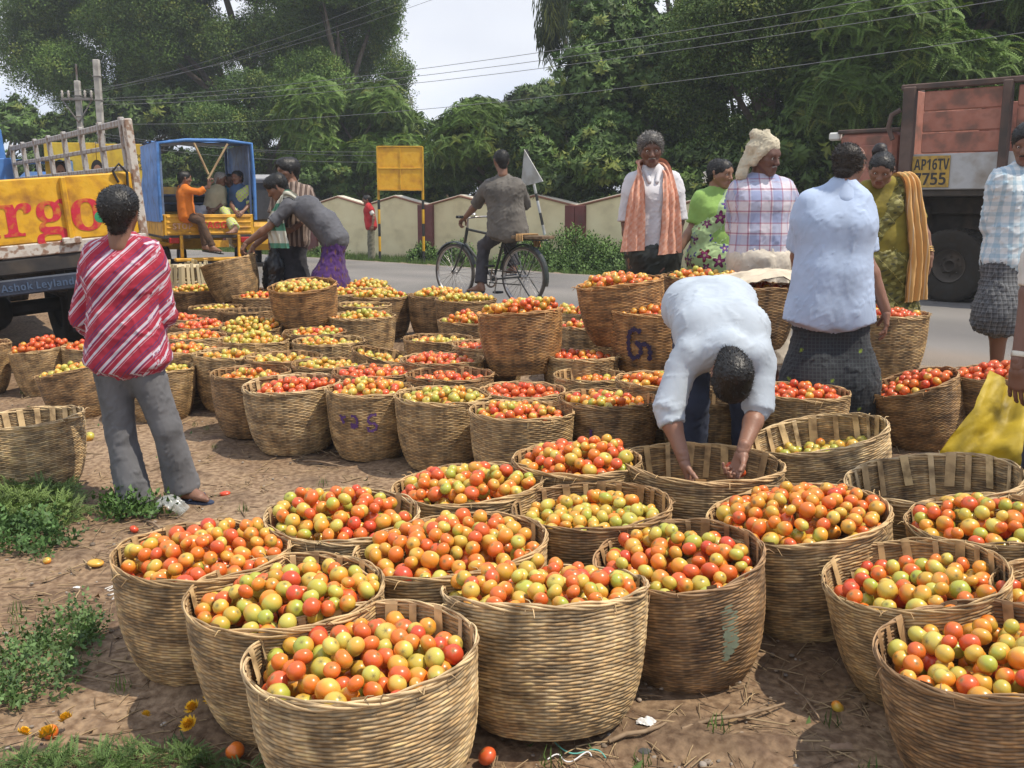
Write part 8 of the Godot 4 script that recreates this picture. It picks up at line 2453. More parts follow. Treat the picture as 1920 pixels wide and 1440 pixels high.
# crown: lobes of leaf sprays round an ellipsoid; [centre, radii]
func tree(label: String, foot: Vector3, crown: Vector3, rad: Vector3, kind: String, n: int, size: float, tone: Color, sd: int, lobes := 22, trunk_r := 0.22, bark := Color(0.13, 0.10, 0.075), hole := 0.0) -> Node3D:
	var t := thing("tree", label, "tree", foot)
	var rg := RandomNumberGenerator.new()
	rg.seed = sd
	var c := crown - foot
	var ls := []
	for k in lobes:
		var d := Vector3(rg.randf_range(-1, 1), rg.randf_range(-0.75, 1), rg.randf_range(-1, 1))
		if d.length() > 1.0: d = d.normalized() * rg.randf_range(0.7, 1.0)
		d = d.normalized() * pow(d.length(), 0.55) * 0.80
		var lr := rg.randf_range(0.26, 0.44) * (0.8 if lobes > 35 else 1.0)
		ls.append([c + d * rad, Vector3(rad.x * lr, rad.y * lr * 0.72, rad.z * lr), rg.randf_range(0.66, 1.28)])
	var xs := []
	var cs := []
	for k in n:
		var l: Array = ls[k % lobes]
		var d := Vector3(rg.randfn(), rg.randfn(), rg.randfn()).normalized()
		var rr := pow(rg.randf(), 0.34) * rg.randf_range(0.85, 1.18)
		var p: Vector3 = l[0] + d * l[1] * rr
		if p.y < 0.4: p.y = 0.4 + rg.randf() * 0.6
		var up := (d + Vector3.UP * 0.7 + Vector3(rg.randf_range(-0.6, 0.6), rg.randf_range(-0.4, 0.4), rg.randf_range(-0.6, 0.6))).normalized()
		if kind == "hanging": up = (Vector3.UP + d * 0.25).normalized()
		var bs := frame(up, Vector3(rg.randf_range(-1, 1), 0.1, rg.randf_range(-1, 1))).scaled(Vector3.ONE * size * rg.randf_range(0.65, 1.3))
		xs.append(Transform3D(bs, p))
		var v: float = l[2] * rg.randf_range(0.72, 1.3)
		var q := tone * v
		if rg.randf() < 0.10: q = q.lerp(Color(0.24, 0.26, 0.05), 0.55)
		cs.append(Color(q.r, q.g, q.b))
	many("crown", sprays[kind], leaf_mat("leaf_" + kind), xs, cs, t)
	var wood := worn("bark_%d" % int(bark.r * 100), bark.linear_to_srgb(), (bark * 0.5).linear_to_srgb(), 0.9, 0.6, 1.2)
	var b := MB.new()
	var tip := Vector3(c.x, maxf(c.y - rad.y * 0.25, c.y * 0.6), c.z)
	var bend := Vector3(rg.randf_range(-0.4, 0.4), 0, rg.randf_range(-0.4, 0.4))
	b.tube([Vector3(0, -0.3, 0), tip * 0.3 + bend * 0.5, tip * 0.65 + bend, tip], [trunk_r * 1.25, trunk_r, trunk_r * 0.8, trunk_r * 0.5], 9)
	put("trunk", b.mesh(), wood, t)
	for k in mini(lobes, 12):
		b = MB.new()
		var s := (tip * rg.randf_range(0.5, 0.95)) + bend * 0.6
		var e: Vector3 = ls[k][0]
		var m := s.lerp(e, 0.5) + Vector3(rg.randf_range(-0.3, 0.3), rg.randf_range(-0.1, 0.4), rg.randf_range(-0.3, 0.3)) * rad.x * 0.3
		b.tube([s, m, e], [trunk_r * 0.42, trunk_r * 0.28, trunk_r * 0.10], 6, false)
		put("limb", b.mesh(), wood, t)
	return t

func V(x: float, y: float, d: float) -> Vector3: return Vector3(x, y, -d)

func make_trees() -> void:
	make_sprays()
	var dk := Color(0.074, 0.124, 0.024)
	var md := Color(0.082, 0.142, 0.034)
	var br := Color(0.115, 0.190, 0.038)
	# left group, beyond the wall and the poles
	tree("huge dark feathery tree at the far left behind the power poles", V(-19.5, 0, 49), V(-17.6, 8.2, 47), Vector3(5.3, 5.2, 4.5), "fine", 16000, 0.66, dk * 1.45, 101, 46, 0.4)
	tree("tallest dark tree, standing between the power poles and the blue canopy", V(-11.5, 0, 46), V(-11.2, 9.0, 45), Vector3(6.4, 5.6, 4.5), "fine", 19000, 0.66, dk * 1.3, 102, 50, 0.45)
	tree("dark tree with a ragged right outline against the sky above the yellow board", V(-6.8, 0, 42), V(-6.6, 7.0, 41), Vector3(2.9, 4.6, 2.8), "fine", 9500, 0.58, dk * 1.4, 103, 38, 0.3)
	tree("bright green low tree just left of the yellow board", V(-5.0, 0, 34), V(-5.2, 3.9, 34), Vector3(2.5, 2.2, 1.8), "pinnate", 4500, 0.45, br, 104, 22, 0.2)
	tree("mid green tree behind the blue canopied trike", V(-8.6, 0, 38), V(-8.6, 4.0, 38), Vector3(3.2, 2.6, 2.2), "fine", 6500, 0.6, md, 105, 22, 0.25)
	tree("dark shadowy tree low behind the pair of power poles", V(-15.8, 0, 44), V(-15.5, 3.6, 43), Vector3(4.2, 3.2, 2.5), "broad", 3000, 0.8, dk * 0.9, 106, 22, 0.3)
	tree("bushy yellow green tree at the extreme left edge behind the lorry", V(-21.0, 0, 42), V(-20.8, 3.6, 42), Vector3(2.6, 2.8, 2.2), "broad", 2000, 0.75, md * 1.15, 107, 18, 0.25)
	tree("small bright tree right under the sky gap, behind the yellow board", V(-3.7, 0, 37), V(-3.5, 2.5, 37), Vector3(1.35, 1.6, 1.4), "pinnate", 1700, 0.6, br * 0.85, 108, 16, 0.18)
	# right group
	tree("distant dark tree forming the lowest skyline below the gap of sky", V(-1.5, 0, 50), V(-1.7, 4.3, 50), Vector3(2.6, 2.3, 2.2), "broad", 2600, 0.8, dk, 109, 20, 0.3)
	tree("dark stepped tree rising to the right behind the cyclist", V(1.2, 0, 44), V(1.5, 4.3, 44), Vector3(2.6, 2.5, 2.3), "broad", 3200, 0.75, dk * 1.05, 110, 24, 0.3)
	tree("bright pinnate tree leaning over the wall behind the cyclist", V(0.2, 0, 29.5), V(-0.3, 2.9, 28.5), Vector3(2.4, 1.65, 1.8), "pinnate", 5200, 0.40, br * 0.8, 111, 26, 0.2)
	tree("leafy tree over the wall right of the leaning road sign", V(1.8, 0, 27), V(1.5, 3.1, 26.6), Vector3(1.9, 1.7, 1.6), "broad", 2600, 0.5, md * 0.95, 112, 22, 0.18)
	tree("tall glossy leaved tree directly behind the man with the orange towel", V(3.6, 0, 29), V(3.6, 4.4, 28), Vector3(2.6, 3.2, 2.2), "broad", 5200, 0.55, md * 0.85, 113, 30, 0.25)
	var e := tree("tall eucalyptus with pale bare limbs and hanging leaves against the sky", V(2.2, 0, 34), V(2.1, 7.6, 34), Vector3(1.5, 2.1, 1.4), "hanging", 800, 0.85, Color(0.085, 0.115, 0.055), 114, 16, 0.16, Color(0.36, 0.31, 0.25))
	tree("dark feathery tree behind the turbaned man", V(6.4, 0, 26), V(6.2, 4.6, 25.5), Vector3(2.8, 3.2, 2.2), "fine", 7500, 0.5, dk * 1.1, 115, 28, 0.28)
	tree("dark undergrowth tree low behind the women in saris", V(7.2, 0, 24), V(7.0, 2.3, 23.6), Vector3(3.6, 1.7, 1.6), "broad", 3600, 0.55, dk * 0.8, 116, 24, 0.2)
	tree("big feathery tree above the orange lorry with bright hanging fronds", V(9.6, 0, 24), V(9.2, 4.8, 23), Vector3(3.2, 2.9, 2.4), "pinnate", 8500, 0.46, dk * 1.25, 117, 30, 0.3)
	tree("spreading tree at the right edge behind the orange lorry", V(13.2, 0, 25), V(12.6, 4.6, 24), Vector3(3.2, 3.6, 2.6), "pinnate", 7000, 0.5, md * 0.9, 118, 26, 0.3)
	tree("low dark tree closing the view under the lorry's body", V(12.0, 0, 22.5), V(11.5, 1.8, 22), Vector3(3.4, 1.6, 1.6), "broad", 2600, 0.55, dk * 0.85, 119, 20, 0.2)
	tree("shady tree behind the wall between the cyclist and the towel man", V(4.6, 0, 24.5), V(3.4, 1.9, 24.4), Vector3(3.0, 1.35, 1.3), "broad", 3000, 0.5, dk * 0.85, 120, 22, 0.2)
	tree("rounded green bush tree above the wall beside the red vested boy", V(-5.6, 0, 33), V(-6.0, 1.9, 32.6), Vector3(1.5, 1.0, 1.0), "broad", 1300, 0.42, md * 1.2, 121, 14, 0.12)
	tree("far tree closing the road end behind the bending man", V(-9.5, 0, 46), V(-6.0, 2.4, 44), Vector3(5.5, 2.2, 1.8), "broad", 2600, 0.8, dk * 0.95, 122, 22, 0.25)
	tree("high crowned tree rising above the glossy one behind the towel man", V(5.0, 0, 31), V(4.8, 7.6, 30.5), Vector3(3.0, 2.4, 2.2), "broad", 4200, 0.6, md * 0.9, 125, 24, 0.25)
	tree("dark tree filling the view between the turbaned man and the orange lorry", V(7.6, 0, 33), V(7.0, 4.2, 32), Vector3(4.2, 3.4, 2.0), "broad", 5200, 0.62, dk, 126, 28, 0.25)
	tree("dark filler tree right behind the wall under the yellow board", V(-2.9, 0, 31), V(-1.5, 2.1, 31.5), Vector3(3.3, 1.5, 1.1), "broad", 3400, 0.45, dk, 123, 16, 0.14)
	tree("dark tree behind the wall at the far left, below the power poles", V(-13.5, 0, 42), V(-12.5, 2.0, 42), Vector3(5.5, 2.2, 1.6), "broad", 3400, 0.6, dk * 0.9, 124, 24, 0.2)
	# weeds by the wall: one bush each
	rng.seed = 301
	for q in [[1.25, 22.0, 0.75, "tallest leafy weed bush at the foot of the leaning road sign"], [1.75, 21.3, 0.62, "leafy weed bush right of the leaning road sign"], [0.35, 23.2, 0.5, "weed bush behind the bicycle's rear wheel"], [2.5, 20.6, 0.55, "weed bush left of the man with the orange towel"], [-1.3, 25.0, 0.34, "low weeds behind the bicycle's front wheel"], [-2.2, 25.6, 0.26, "dry tangled weeds at the foot of the yellow board"], [4.2, 19.5, 0.6, "weed bush seen between the towel man and the green sari woman"], [6.0, 18.2, 0.65, "weed bush behind the turbaned man's elbow"], [-4.9, 27.4, 0.22, "low weeds beside the purple lungi on the far verge"]]:
		var t := thing("weed_bush", q[3], "bush", W(q[0], q[1]), 0.0, "weed bushes along the far verge")
		var xs := []
		var cs := []
		for k in 420:
			var d: Vector3 = Vector3(rng.randfn() * 0.55, 0, rng.randfn() * 0.45) * q[2] * 1.1
			d.y = rng.randf() * q[2] * 1.15 * exp(-d.length_squared() / (q[2] * q[2]))
			var up: Vector3 = (Vector3.UP + d * 0.9 + Vector3(rng.randf_range(-0.5, 0.5), 0, rng.randf_range(-0.5, 0.5))).normalized()
			xs.append(Transform3D(frame(up, Vector3(rng.randf_range(-1, 1), 0.1, rng.randf_range(-1, 1))).scaled(Vector3.ONE * rng.randf_range(0.35, 0.7)), d))
			var c := Color(0.085, 0.15, 0.035) * rng.randf_range(0.7, 1.5)
			cs.append(c)
		many("foliage", sprays.sprig, leaf_mat("leaf_weed"), xs, cs, t)
		var st := MB.new()
		for k in 6: st.tube([Vector3(rng.randf_range(-0.1, 0.1), 0, rng.randf_range(-0.1, 0.1)), Vector3(rng.randf_range(-0.3, 0.3), q[2] * 0.9, rng.randf_range(-0.2, 0.2))], [0.012, 0.005], 5, false)
		put("stem", st.mesh(), mat("stem_green", S(0.10, 0.13, 0.04), 0.8), t)
	# grass along the far verge
	var xs := []
	var cs := []
	for k in 9000:
		var a := rng.randf_range(-34.0, 4.0)
		var nn := -rng.randf_range(6.9, 10.2)
		var p := along(a, nn)
		if rng.randf() > smoothstep(6.5, 8.2, -nn) + 0.12: continue
		p.y = lie(nn) - 0.01
		xs.append(Transform3D(Basis(Vector3.UP, rng.randf() * TAU).scaled(Vector3.ONE * rng.randf_range(0.3, 0.85)), p))
		cs.append(Color(0.10, 0.16, 0.04) * rng.randf_range(0.7, 1.4))
	var g := many("verge_grass", sprays.grass, leaf_mat("leaf_grass"), xs, cs)
	tag(g, "short green grass along the foot of the boundary wall", "grass")

func lump(label: String, called: String, cat: String, at: Vector3, col: Color, s: Vector3, sd: int, rough := 0.9, grp := "") -> void:
	var b := MB.new()
	var f := FastNoiseLite.new()
	f.seed = sd
	f.frequency = 1.3
	var v := PackedVector3Array()
	var ix := PackedInt32Array()
	for r in 11:
		for k in 16:
			var la := PI * r / 10.0
			var a := TAU * k / 16.0
			var d := Vector3(cos(a) * sin(la), cos(la), sin(a) * sin(la))
			v.append(d * s * (1.0 + 0.45 * f.get_noise_3dv(d)))
	for r in 10:
		for k in 16:
			var p := r * 16 + k
			var q := r * 16 + (k + 1) % 16
			ix.append_array([p, p + 16, q, q, p + 16, q + 16])
	for k in range(0, ix.size(), 3):
		var z := ix[k + 1]
		ix[k + 1] = ix[k + 2]
		ix[k + 2] = z
	b.v = v
	b.i = ix
	b.n = normals_of(v, ix)
	for k in v.size():
		b.c.append(Color.WHITE)
		b.t.append(Vector2.ZERO)
	var o := put(called, b.mesh(), worn("lump_" + col.to_html(false), col.linear_to_srgb(), (col * 0.6).linear_to_srgb(), rough, 0.5, 4.0))
	o.position = at
	tag(o, label, cat, grp)

func ground_tomato(at: Vector3, r: float, ripe: float, label: String, squash := 1.0) -> void:
	var b := MB.new()
	b.add(tomato_mesh(int(at.x * 1000) + 9000, ripe, 12, 16), Transform3D(Basis.from_euler(Vector3(0.5, at.x * 9.0, 0.6)).scaled(Vector3.ONE * r)))
	var o := put("fallen_tomato", b.mesh(), mats.tomato_skin)
	o.transform = Transform3D(Basis.from_scale(Vector3(1.0 + (1.0 - squash) * 0.5, squash, 1)), at + Vector3.UP * r * 0.85 * squash)
	tag(o, label, "tomato")

func strew(n: int, sd: int, f: Callable) -> Array:
	var rg := RandomNumberGenerator.new()
	rg.seed = sd
	var out := []
	for k in n:
		var d := 1.9 + pow(rg.randf(), 1.5) * 8.0
		var x := rg.randf_range(-0.62, 0.62) * d
		if across(x, d) < 0.5: continue
		out.append(f.call(W(x, d, 0.0), rg))
	return out

func make_litter() -> void:
	# straw, chaff and pebbles nobody could count
	var sb := MB.new()
	sb.col = Color.WHITE
	sb.tube([Vector3(-0.5, 0, 0), Vector3(-0.1, 0.03, 0.012), Vector3(0.5, 0, 0.0)], [0.022, 0.025, 0.016], 4, false)
	var tone := []
	var xs := strew(5200, 71, func(p: Vector3, rg: RandomNumberGenerator) -> Transform3D:
		var l := rg.randf_range(0.03, 0.13) * (2.2 if rg.randf() < 0.06 else 1.0)
		tone.append(Color(0.40, 0.29, 0.16).lerp(Color(0.12, 0.075, 0.045), rg.randf()))
		return Transform3D(Basis.from_euler(Vector3(0, rg.randf() * TAU, rg.randf_range(-0.15, 0.15))).scaled(Vector3(l, 0.07 + l * 0.3, 0.07 + l * 0.3)), p + Vector3.UP * 0.008))
	tag(many("straw_litter", sb.mesh(), mat("straw", Color.WHITE, 0.9), xs, tone), "dry straw and stalks strewn over the bare earth", "litter")
	var lb := MB.new()
	leaf(lb, Vector3(-0.5, 0, 0), Vector3.RIGHT, Vector3.BACK, 1.0, 0.5, 0.5)
	var tone2 := []
	xs = strew(1700, 72, func(p: Vector3, rg: RandomNumberGenerator) -> Transform3D:
		var dry := rg.randf()
		tone2.append(Color(0.16, 0.10, 0.05).lerp(Color(0.30, 0.20, 0.10), dry) if dry < 0.86 else Color(0.07, 0.12, 0.03))
		var l := rg.randf_range(0.018, 0.055)
		return Transform3D(Basis.from_euler(Vector3(rg.randf_range(-0.4, 0.4), rg.randf() * TAU, rg.randf_range(-0.4, 0.4))).scaled(Vector3.ONE * l), p + Vector3.UP * 0.008))
	tag(many("leaf_litter", lb.mesh(), mat("dry_leaf", Color.WHITE, 0.9), xs, tone2), "dry and a few green leaf scraps scattered on the earth", "litter")
	var pb := MB.new()
	pb.add(tomato_mesh(3, 0.5, 5, 7), Transform3D(Basis.from_scale(Vector3(1, 0.6, 0.8))))
	for k in pb.c.size(): pb.c[k] = Color.WHITE
	var tone3 := []
	xs = strew(2600, 73, func(p: Vector3, rg: RandomNumberGenerator) -> Transform3D:
		tone3.append(Color(0.30, 0.22, 0.15).lerp(Color(0.42, 0.37, 0.32), rg.randf()) * rg.randf_range(0.4, 1.0))
		return Transform3D(Basis(Vector3.UP, rg.randf() * TAU).scaled(Vector3.ONE * rg.randf_range(0.003, 0.011) * (2.0 if rg.randf() < 0.05 else 1.0)), p + Vector3.UP * 0.002))
	tag(many("pebble_scatter", pb.mesh(), mat("pebble", Color.WHITE, 0.95), xs, tone3), "small stones and clods on the bare earth", "pebbles")
	var tone4 := []
	xs = strew(130, 74, func(p: Vector3, rg: RandomNumberGenerator) -> Transform3D:
		tone4.append(Color(0.09, 0.15, 0.035) * rg.randf_range(0.7, 1.3))
		return Transform3D(Basis(Vector3.UP, rg.randf() * TAU).scaled(Vector3.ONE * rg.randf_range(0.12, 0.30)), p))
	tag(many("grass_sprouts", sprays.grass, leaf_mat("leaf_grass"), xs, tone4), "sparse green grass sprouts in the earth", "grass")
	# heaps of pulled greens at the left
	for q in [["heap of feathery green weeds behind the striped shirt man's heel", -2.62, 4.98, 0.42, 0.40, 0.10, "feathery", 800, 0.42, Color(0.15, 0.215, 0.062)], ["dark broad leaved part of the weed heap at the left edge", -2.42, 4.52, 0.36, 0.25, 0.06, "sprig", 220, 0.22, Color(0.085, 0.16, 0.05)], ["pulled broad leaved plants lying limp at the left, by a brown stone", -1.62, 3.25, 0.17, 0.40, 0.03, "sprig", 170, 0.18, Color(0.12, 0.20, 0.07)], ["feathery marigold greens strewn along the bottom left corner", -1.14, 2.62, 0.38, 0.07, 0.012, "feathery", 330, 0.22, Color(0.10, 0.165, 0.048)], ["thin trail of greens leading to the plastic bag scrap", -1.90, 4.86, 0.18, 0.06, 0.03, "sprig", 40, 0.24, Color(0.08, 0.15, 0.04)]]:
		var t := thing("weed_heap", q[0], "plants", W(q[1], q[2]))
		var ms := []
		var cs := []
		rng.seed = int(q[7]) + int(q[2] * 100)
		for k in q[7]:
			var a := rng.randf() * TAU
			var r := sqrt(rng.randf()) * (1.0 + 0.25 * sin(a * 3.0))
			var p := Vector3(cos(a) * r * q[3], 0, sin(a) * r * q[4])
			p.y = q[5] * (1.0 - r * r * 0.8) * rng.randf_range(0.2, 1.0)
			var gy := ground(q[1] + p.x, q[2] - p.z) - ground(q[1], q[2])
			var bs := Basis.from_euler(Vector3(rng.randf_range(-0.7, 0.5), rng.randf() * TAU, rng.randf_range(-0.6, 0.6)))
			if q[6] == "sprig": bs = Basis.from_euler(Vector3(rng.randf_range(-1.4, 1.4), rng.randf() * TAU, rng.randf_range(-1.4, 1.4)))
			ms.append(Transform3D(bs.scaled(Vector3.ONE * q[8] * rng.randf_range(0.7, 1.3)), p + Vector3.UP * (gy + 0.015)))
			cs.append(q[9] * rng.randf_range(0.6, 1.5))
		many("foliage", sprays[q[6]], leaf_mat("leaf_weed"), ms, cs, t)
	# marigolds
	var pm := mat("marigold", Color.WHITE, 0.8)
	var fm := MB.new()
	for ring in 4:
		for k in 11:
			var a := TAU * (k + 0.5 * ring) / 11.0
			var d := Vector3(cos(a), 0.25 + 0.45 * ring, sin(a)).normalized()
			fm.col = Color(0.80, 0.46, 0.010) * (0.85 + 0.08 * ring)
			leaf(fm, Vector3(0, 0.1 * ring, 0), d, Vector3(-sin(a), 0, cos(a)), 1.0 - 0.17 * ring, 0.5, 0.4)
	var fmesh := fm.mesh()
	for q in [[-0.93, 2.92, 0.022, "marigold head nearest the front basket's foot"], [-0.97, 2.86, 0.022, "marigold head in the middle of the three by the front basket"], [-0.95, 2.76, 0.024, "lowest marigold head of the three by the front basket"], [-1.33, 2.80, 0.020, "small marigold head beside the fallen orange tomato"], [-1.345, 2.71, 0.026, "largest marigold head in the bottom left corner"], [-1.42, 2.72, 0.018, "tiny marigold head at the left edge"], [-1.10, 2.82, 0.014, "half hidden marigold bud among the greens"]]:
		var o := put("marigold", fmesh, pm)
		o.transform = Transform3D(Basis.from_euler(Vector3(0.5, q[0] * 20.0, 0.3)).scaled(Vector3.ONE * q[2] * 1.35), W(q[0], q[1], 0.05))
		tag(o, q[3], "flower", "marigold heads among the greens")
	for q in [[-1.52, 5.18, 0.026, 0.98, "squashed red tomato lying alone between the sandal and the baskets", 0.6], [-1.80, 4.63, 0.022, 0.97, "small red tomato on bare earth before the weed heap", 0.9], [-1.81, 4.20, 0.032, 0.72, "burst red and yellow tomato on the earth at the left", 0.55], [-2.04, 4.24, 0.018, 0.6, "tiny orange tomato at the edge of the weed heap", 0.9], [-1.37, 2.78, 0.023, 0.75, "orange tomato beside a marigold in the left corner", 1.0], [-0.79, 2.66, 0.028, 0.80, "orange tomato at the foot of the nearest baskets", 1.0], [-0.07, 2.62, 0.028, 0.97, "red tomato lying on the ground before the tilted tan basket", 1.0], [0.99, 2.86, 0.021, 0.55, "small yellow orange tomato at the foot of the tall tan basket", 1.0], [-2.75, 6.43, 0.034, 0.25, "green tomato on the ground behind the striped shirt man's legs", 1.0], [-3.87, 8.12, 0.034, 0.95, "red tomato on the ground beside the lone basket under the lorry", 1.0]]:
		ground_tomato(W(q[0], q[1]), q[2], q[3], q[4], q[5])
	lump("flat brown stone half sunk in the earth beside the limp plants", "stone", "stone", W(-1.63, 3.46, 0.0), Color(0.36, 0.235, 0.165), Vector3(0.085, 0.035, 0.055), 5)
	lump("dark round pebble at the bottom centre right", "stone", "stone", W(0.38, 2.66, 0.0), Color(0.10, 0.095, 0.09), Vector3(0.02, 0.013, 0.016), 6)
	lump("flat clod of earth before the dark corner basket", "stone", "stone", W(0.94, 2.66, 0.0), Color(0.26, 0.17, 0.11), Vector3(0.045, 0.014, 0.03), 7)
	lump("greyish rubble piece beneath the tilted tan basket's side", "stone", "stone", W(0.45, 2.72, 0.0), Color(0.30, 0.29, 0.28), Vector3(0.04, 0.010, 0.022), 8)
	# crumpled plastic and paper
	var film := mat("plastic_film", Color(0.75, 0.76, 0.74, 0.4), 0.25)
	film.transparency = BaseMaterial3D.TRANSPARENCY_ALPHA
	var o := put("plastic_bag", drape([Vector3(-0.07, 0.0, 0.02), Vector3(-0.03, 0.06, 0), Vector3(0.03, 0.05, 0.01), Vector3(0.075, 0.0, 0)], [Vector3(0, 0.0, 0.05), Vector3(0.01, 0.01, 0.06), Vector3(0, 0, 0.06), Vector3(0, 0, 0.045)], 9.0, 0.014, 61), film)
	o.position = W(-1.72, 4.90, 0.01)
	tag(o, "crumpled clear plastic bag on the earth by the sandalled foot", "plastic bag")
	rng.seed = 9
	for q in [[-1.65, 4.60, 0.016, "white paper scrap near the plastic bag on the earth"], [-1.78, 3.93, 0.014, "tiny white scrap on the earth by the tangled string"], [-2.50, 4.86, 0.045, "printed paper scrap at the left edge on the weeds"], [0.40, 2.80, 0.028, "grey white torn paper at the tilted basket's foot"], [0.66, 3.02, 0.012, "white scrap on the earth between the shaded baskets"], [-1.02, 3.02, 0.014, "pale scrap in the shadow of the brown basket"]]:
		var b := drape([Vector3(-1, 0, 0), Vector3(0, 0.25, 0.1), Vector3(1, 0, 0)], [Vector3(0, 0.1, 0.7), Vector3(0, 0, 0.8), Vector3(0, -0.1, 0.6)], 4.0, 0.12, 62 + int(q[1] * 10))
		o = put("paper_scrap", b, mat("paper", S(0.66, 0.65, 0.63), 0.9))
		o.transform = Transform3D(Basis(Vector3.UP, q[0] * 7.0).scaled(Vector3.ONE * q[2]), W(q[0], q[1], 0.012))
		tag(o, q[3], "paper", "paper scraps on the earth")
	# sticks, string
	for q in [[Vector2(0.50, 2.76), Vector2(0.84, 2.90), 0.006, "long dry forked stalk lying before the shaded brown basket", "stalk"], [Vector2(0.28, 2.70), Vector2(0.46, 2.80), 0.007, "short stick at the tilted tan basket's foot", "stalk"], [Vector2(-1.51, 3.15), Vector2(-1.20, 3.08), 0.004, "thin stick in front of the leftmost front basket", "stalk"], [Vector2(-1.30, 2.76), Vector2(-1.0, 2.66), 0.006, "dark stalk among the greens at the bottom left", "stalk"], [Vector2(-1.78, 4.75), Vector2(-1.62, 4.55), 0.006, "curved stick near the plastic bag", "stalk"], [Vector2(-1.99, 6.84), Vector2(-1.75, 6.7), 0.007, "stick on the earth before the pale straw basket", "stalk"], [Vector2(-1.22, 5.75), Vector2(-0.95, 5.6), 0.006, "pale stick on the open earth below the middle row", "stalk"], [Vector2(0.86, 3.05), Vector2(0.92, 2.78), 0.004, "grey stalk lying in the tall tan basket's shadow", "stalk"]]:
		var a := W(q[0].x, q[0].y, 0.014)
		var c := W(q[1].x, q[1].y, 0.012)
		var b := MB.new()
		var m := a.lerp(c, 0.5) + Vector3(0.015, 0.012, 0.02)
		b.tube([a, a.lerp(m, 0.5) + Vector3(0, 0.004, -0.008), m, c.lerp(m, 0.4) + Vector3(0, 0.003, 0.01), c], [q[2], q[2] * 1.05, q[2] * 0.95, q[2] * 0.8, q[2] * 0.5], 6)
		b.tube([m, m + (c - a) * 0.22 + Vector3(0.02, 0.006, -0.03)], [q[2] * 0.7, q[2] * 0.3], 5)
		o = put(q[4], b.mesh(), worn("stalk_dry", S(0.26, 0.18, 0.11), S(0.12, 0.08, 0.05), 0.9, 0.4, 6.0))
		tag(o, q[3], "stick", "dry sticks on the earth")
	for q in [[Vector2(0.06, 2.74), Vector2(0.26, 2.62), Color(0.12, 0.42, 0.36), "thin teal string on the earth right of the fallen red tomato"], [Vector2(-1.66, 3.92), Vector2(-1.48, 3.82), Color(0.66, 0.64, 0.60), "tangled white string left of the leftmost front basket"], [Vector2(0.10, 2.62), Vector2(0.22, 2.63), Color(0.7, 0.7, 0.7), "bent white straw at the bottom centre"]]:
		var b := MB.new()
		var pts := []
		for k in 24:
			var u := k / 23.0
			var w: Vector2 = q[0].lerp(q[1], u)
			var cur := 0.02 * sin(u * 9.0) + (0.035 * sin(u * 31.0) if q[2].r > 0.6 and q[0].y > 3.0 else 0.0)
			pts.append(W(w.x + cur * 0.6, w.y + cur, 0.010 + 0.004 * sin(u * 17.0)))
		b.tube(pts, 0.0022, 5, false)
		o = put("string", b.mesh(), mat("string_%s" % q[2].to_html(false), S(q[2].r, q[2].g, q[2].b), 0.7))
		tag(o, q[3], "string")

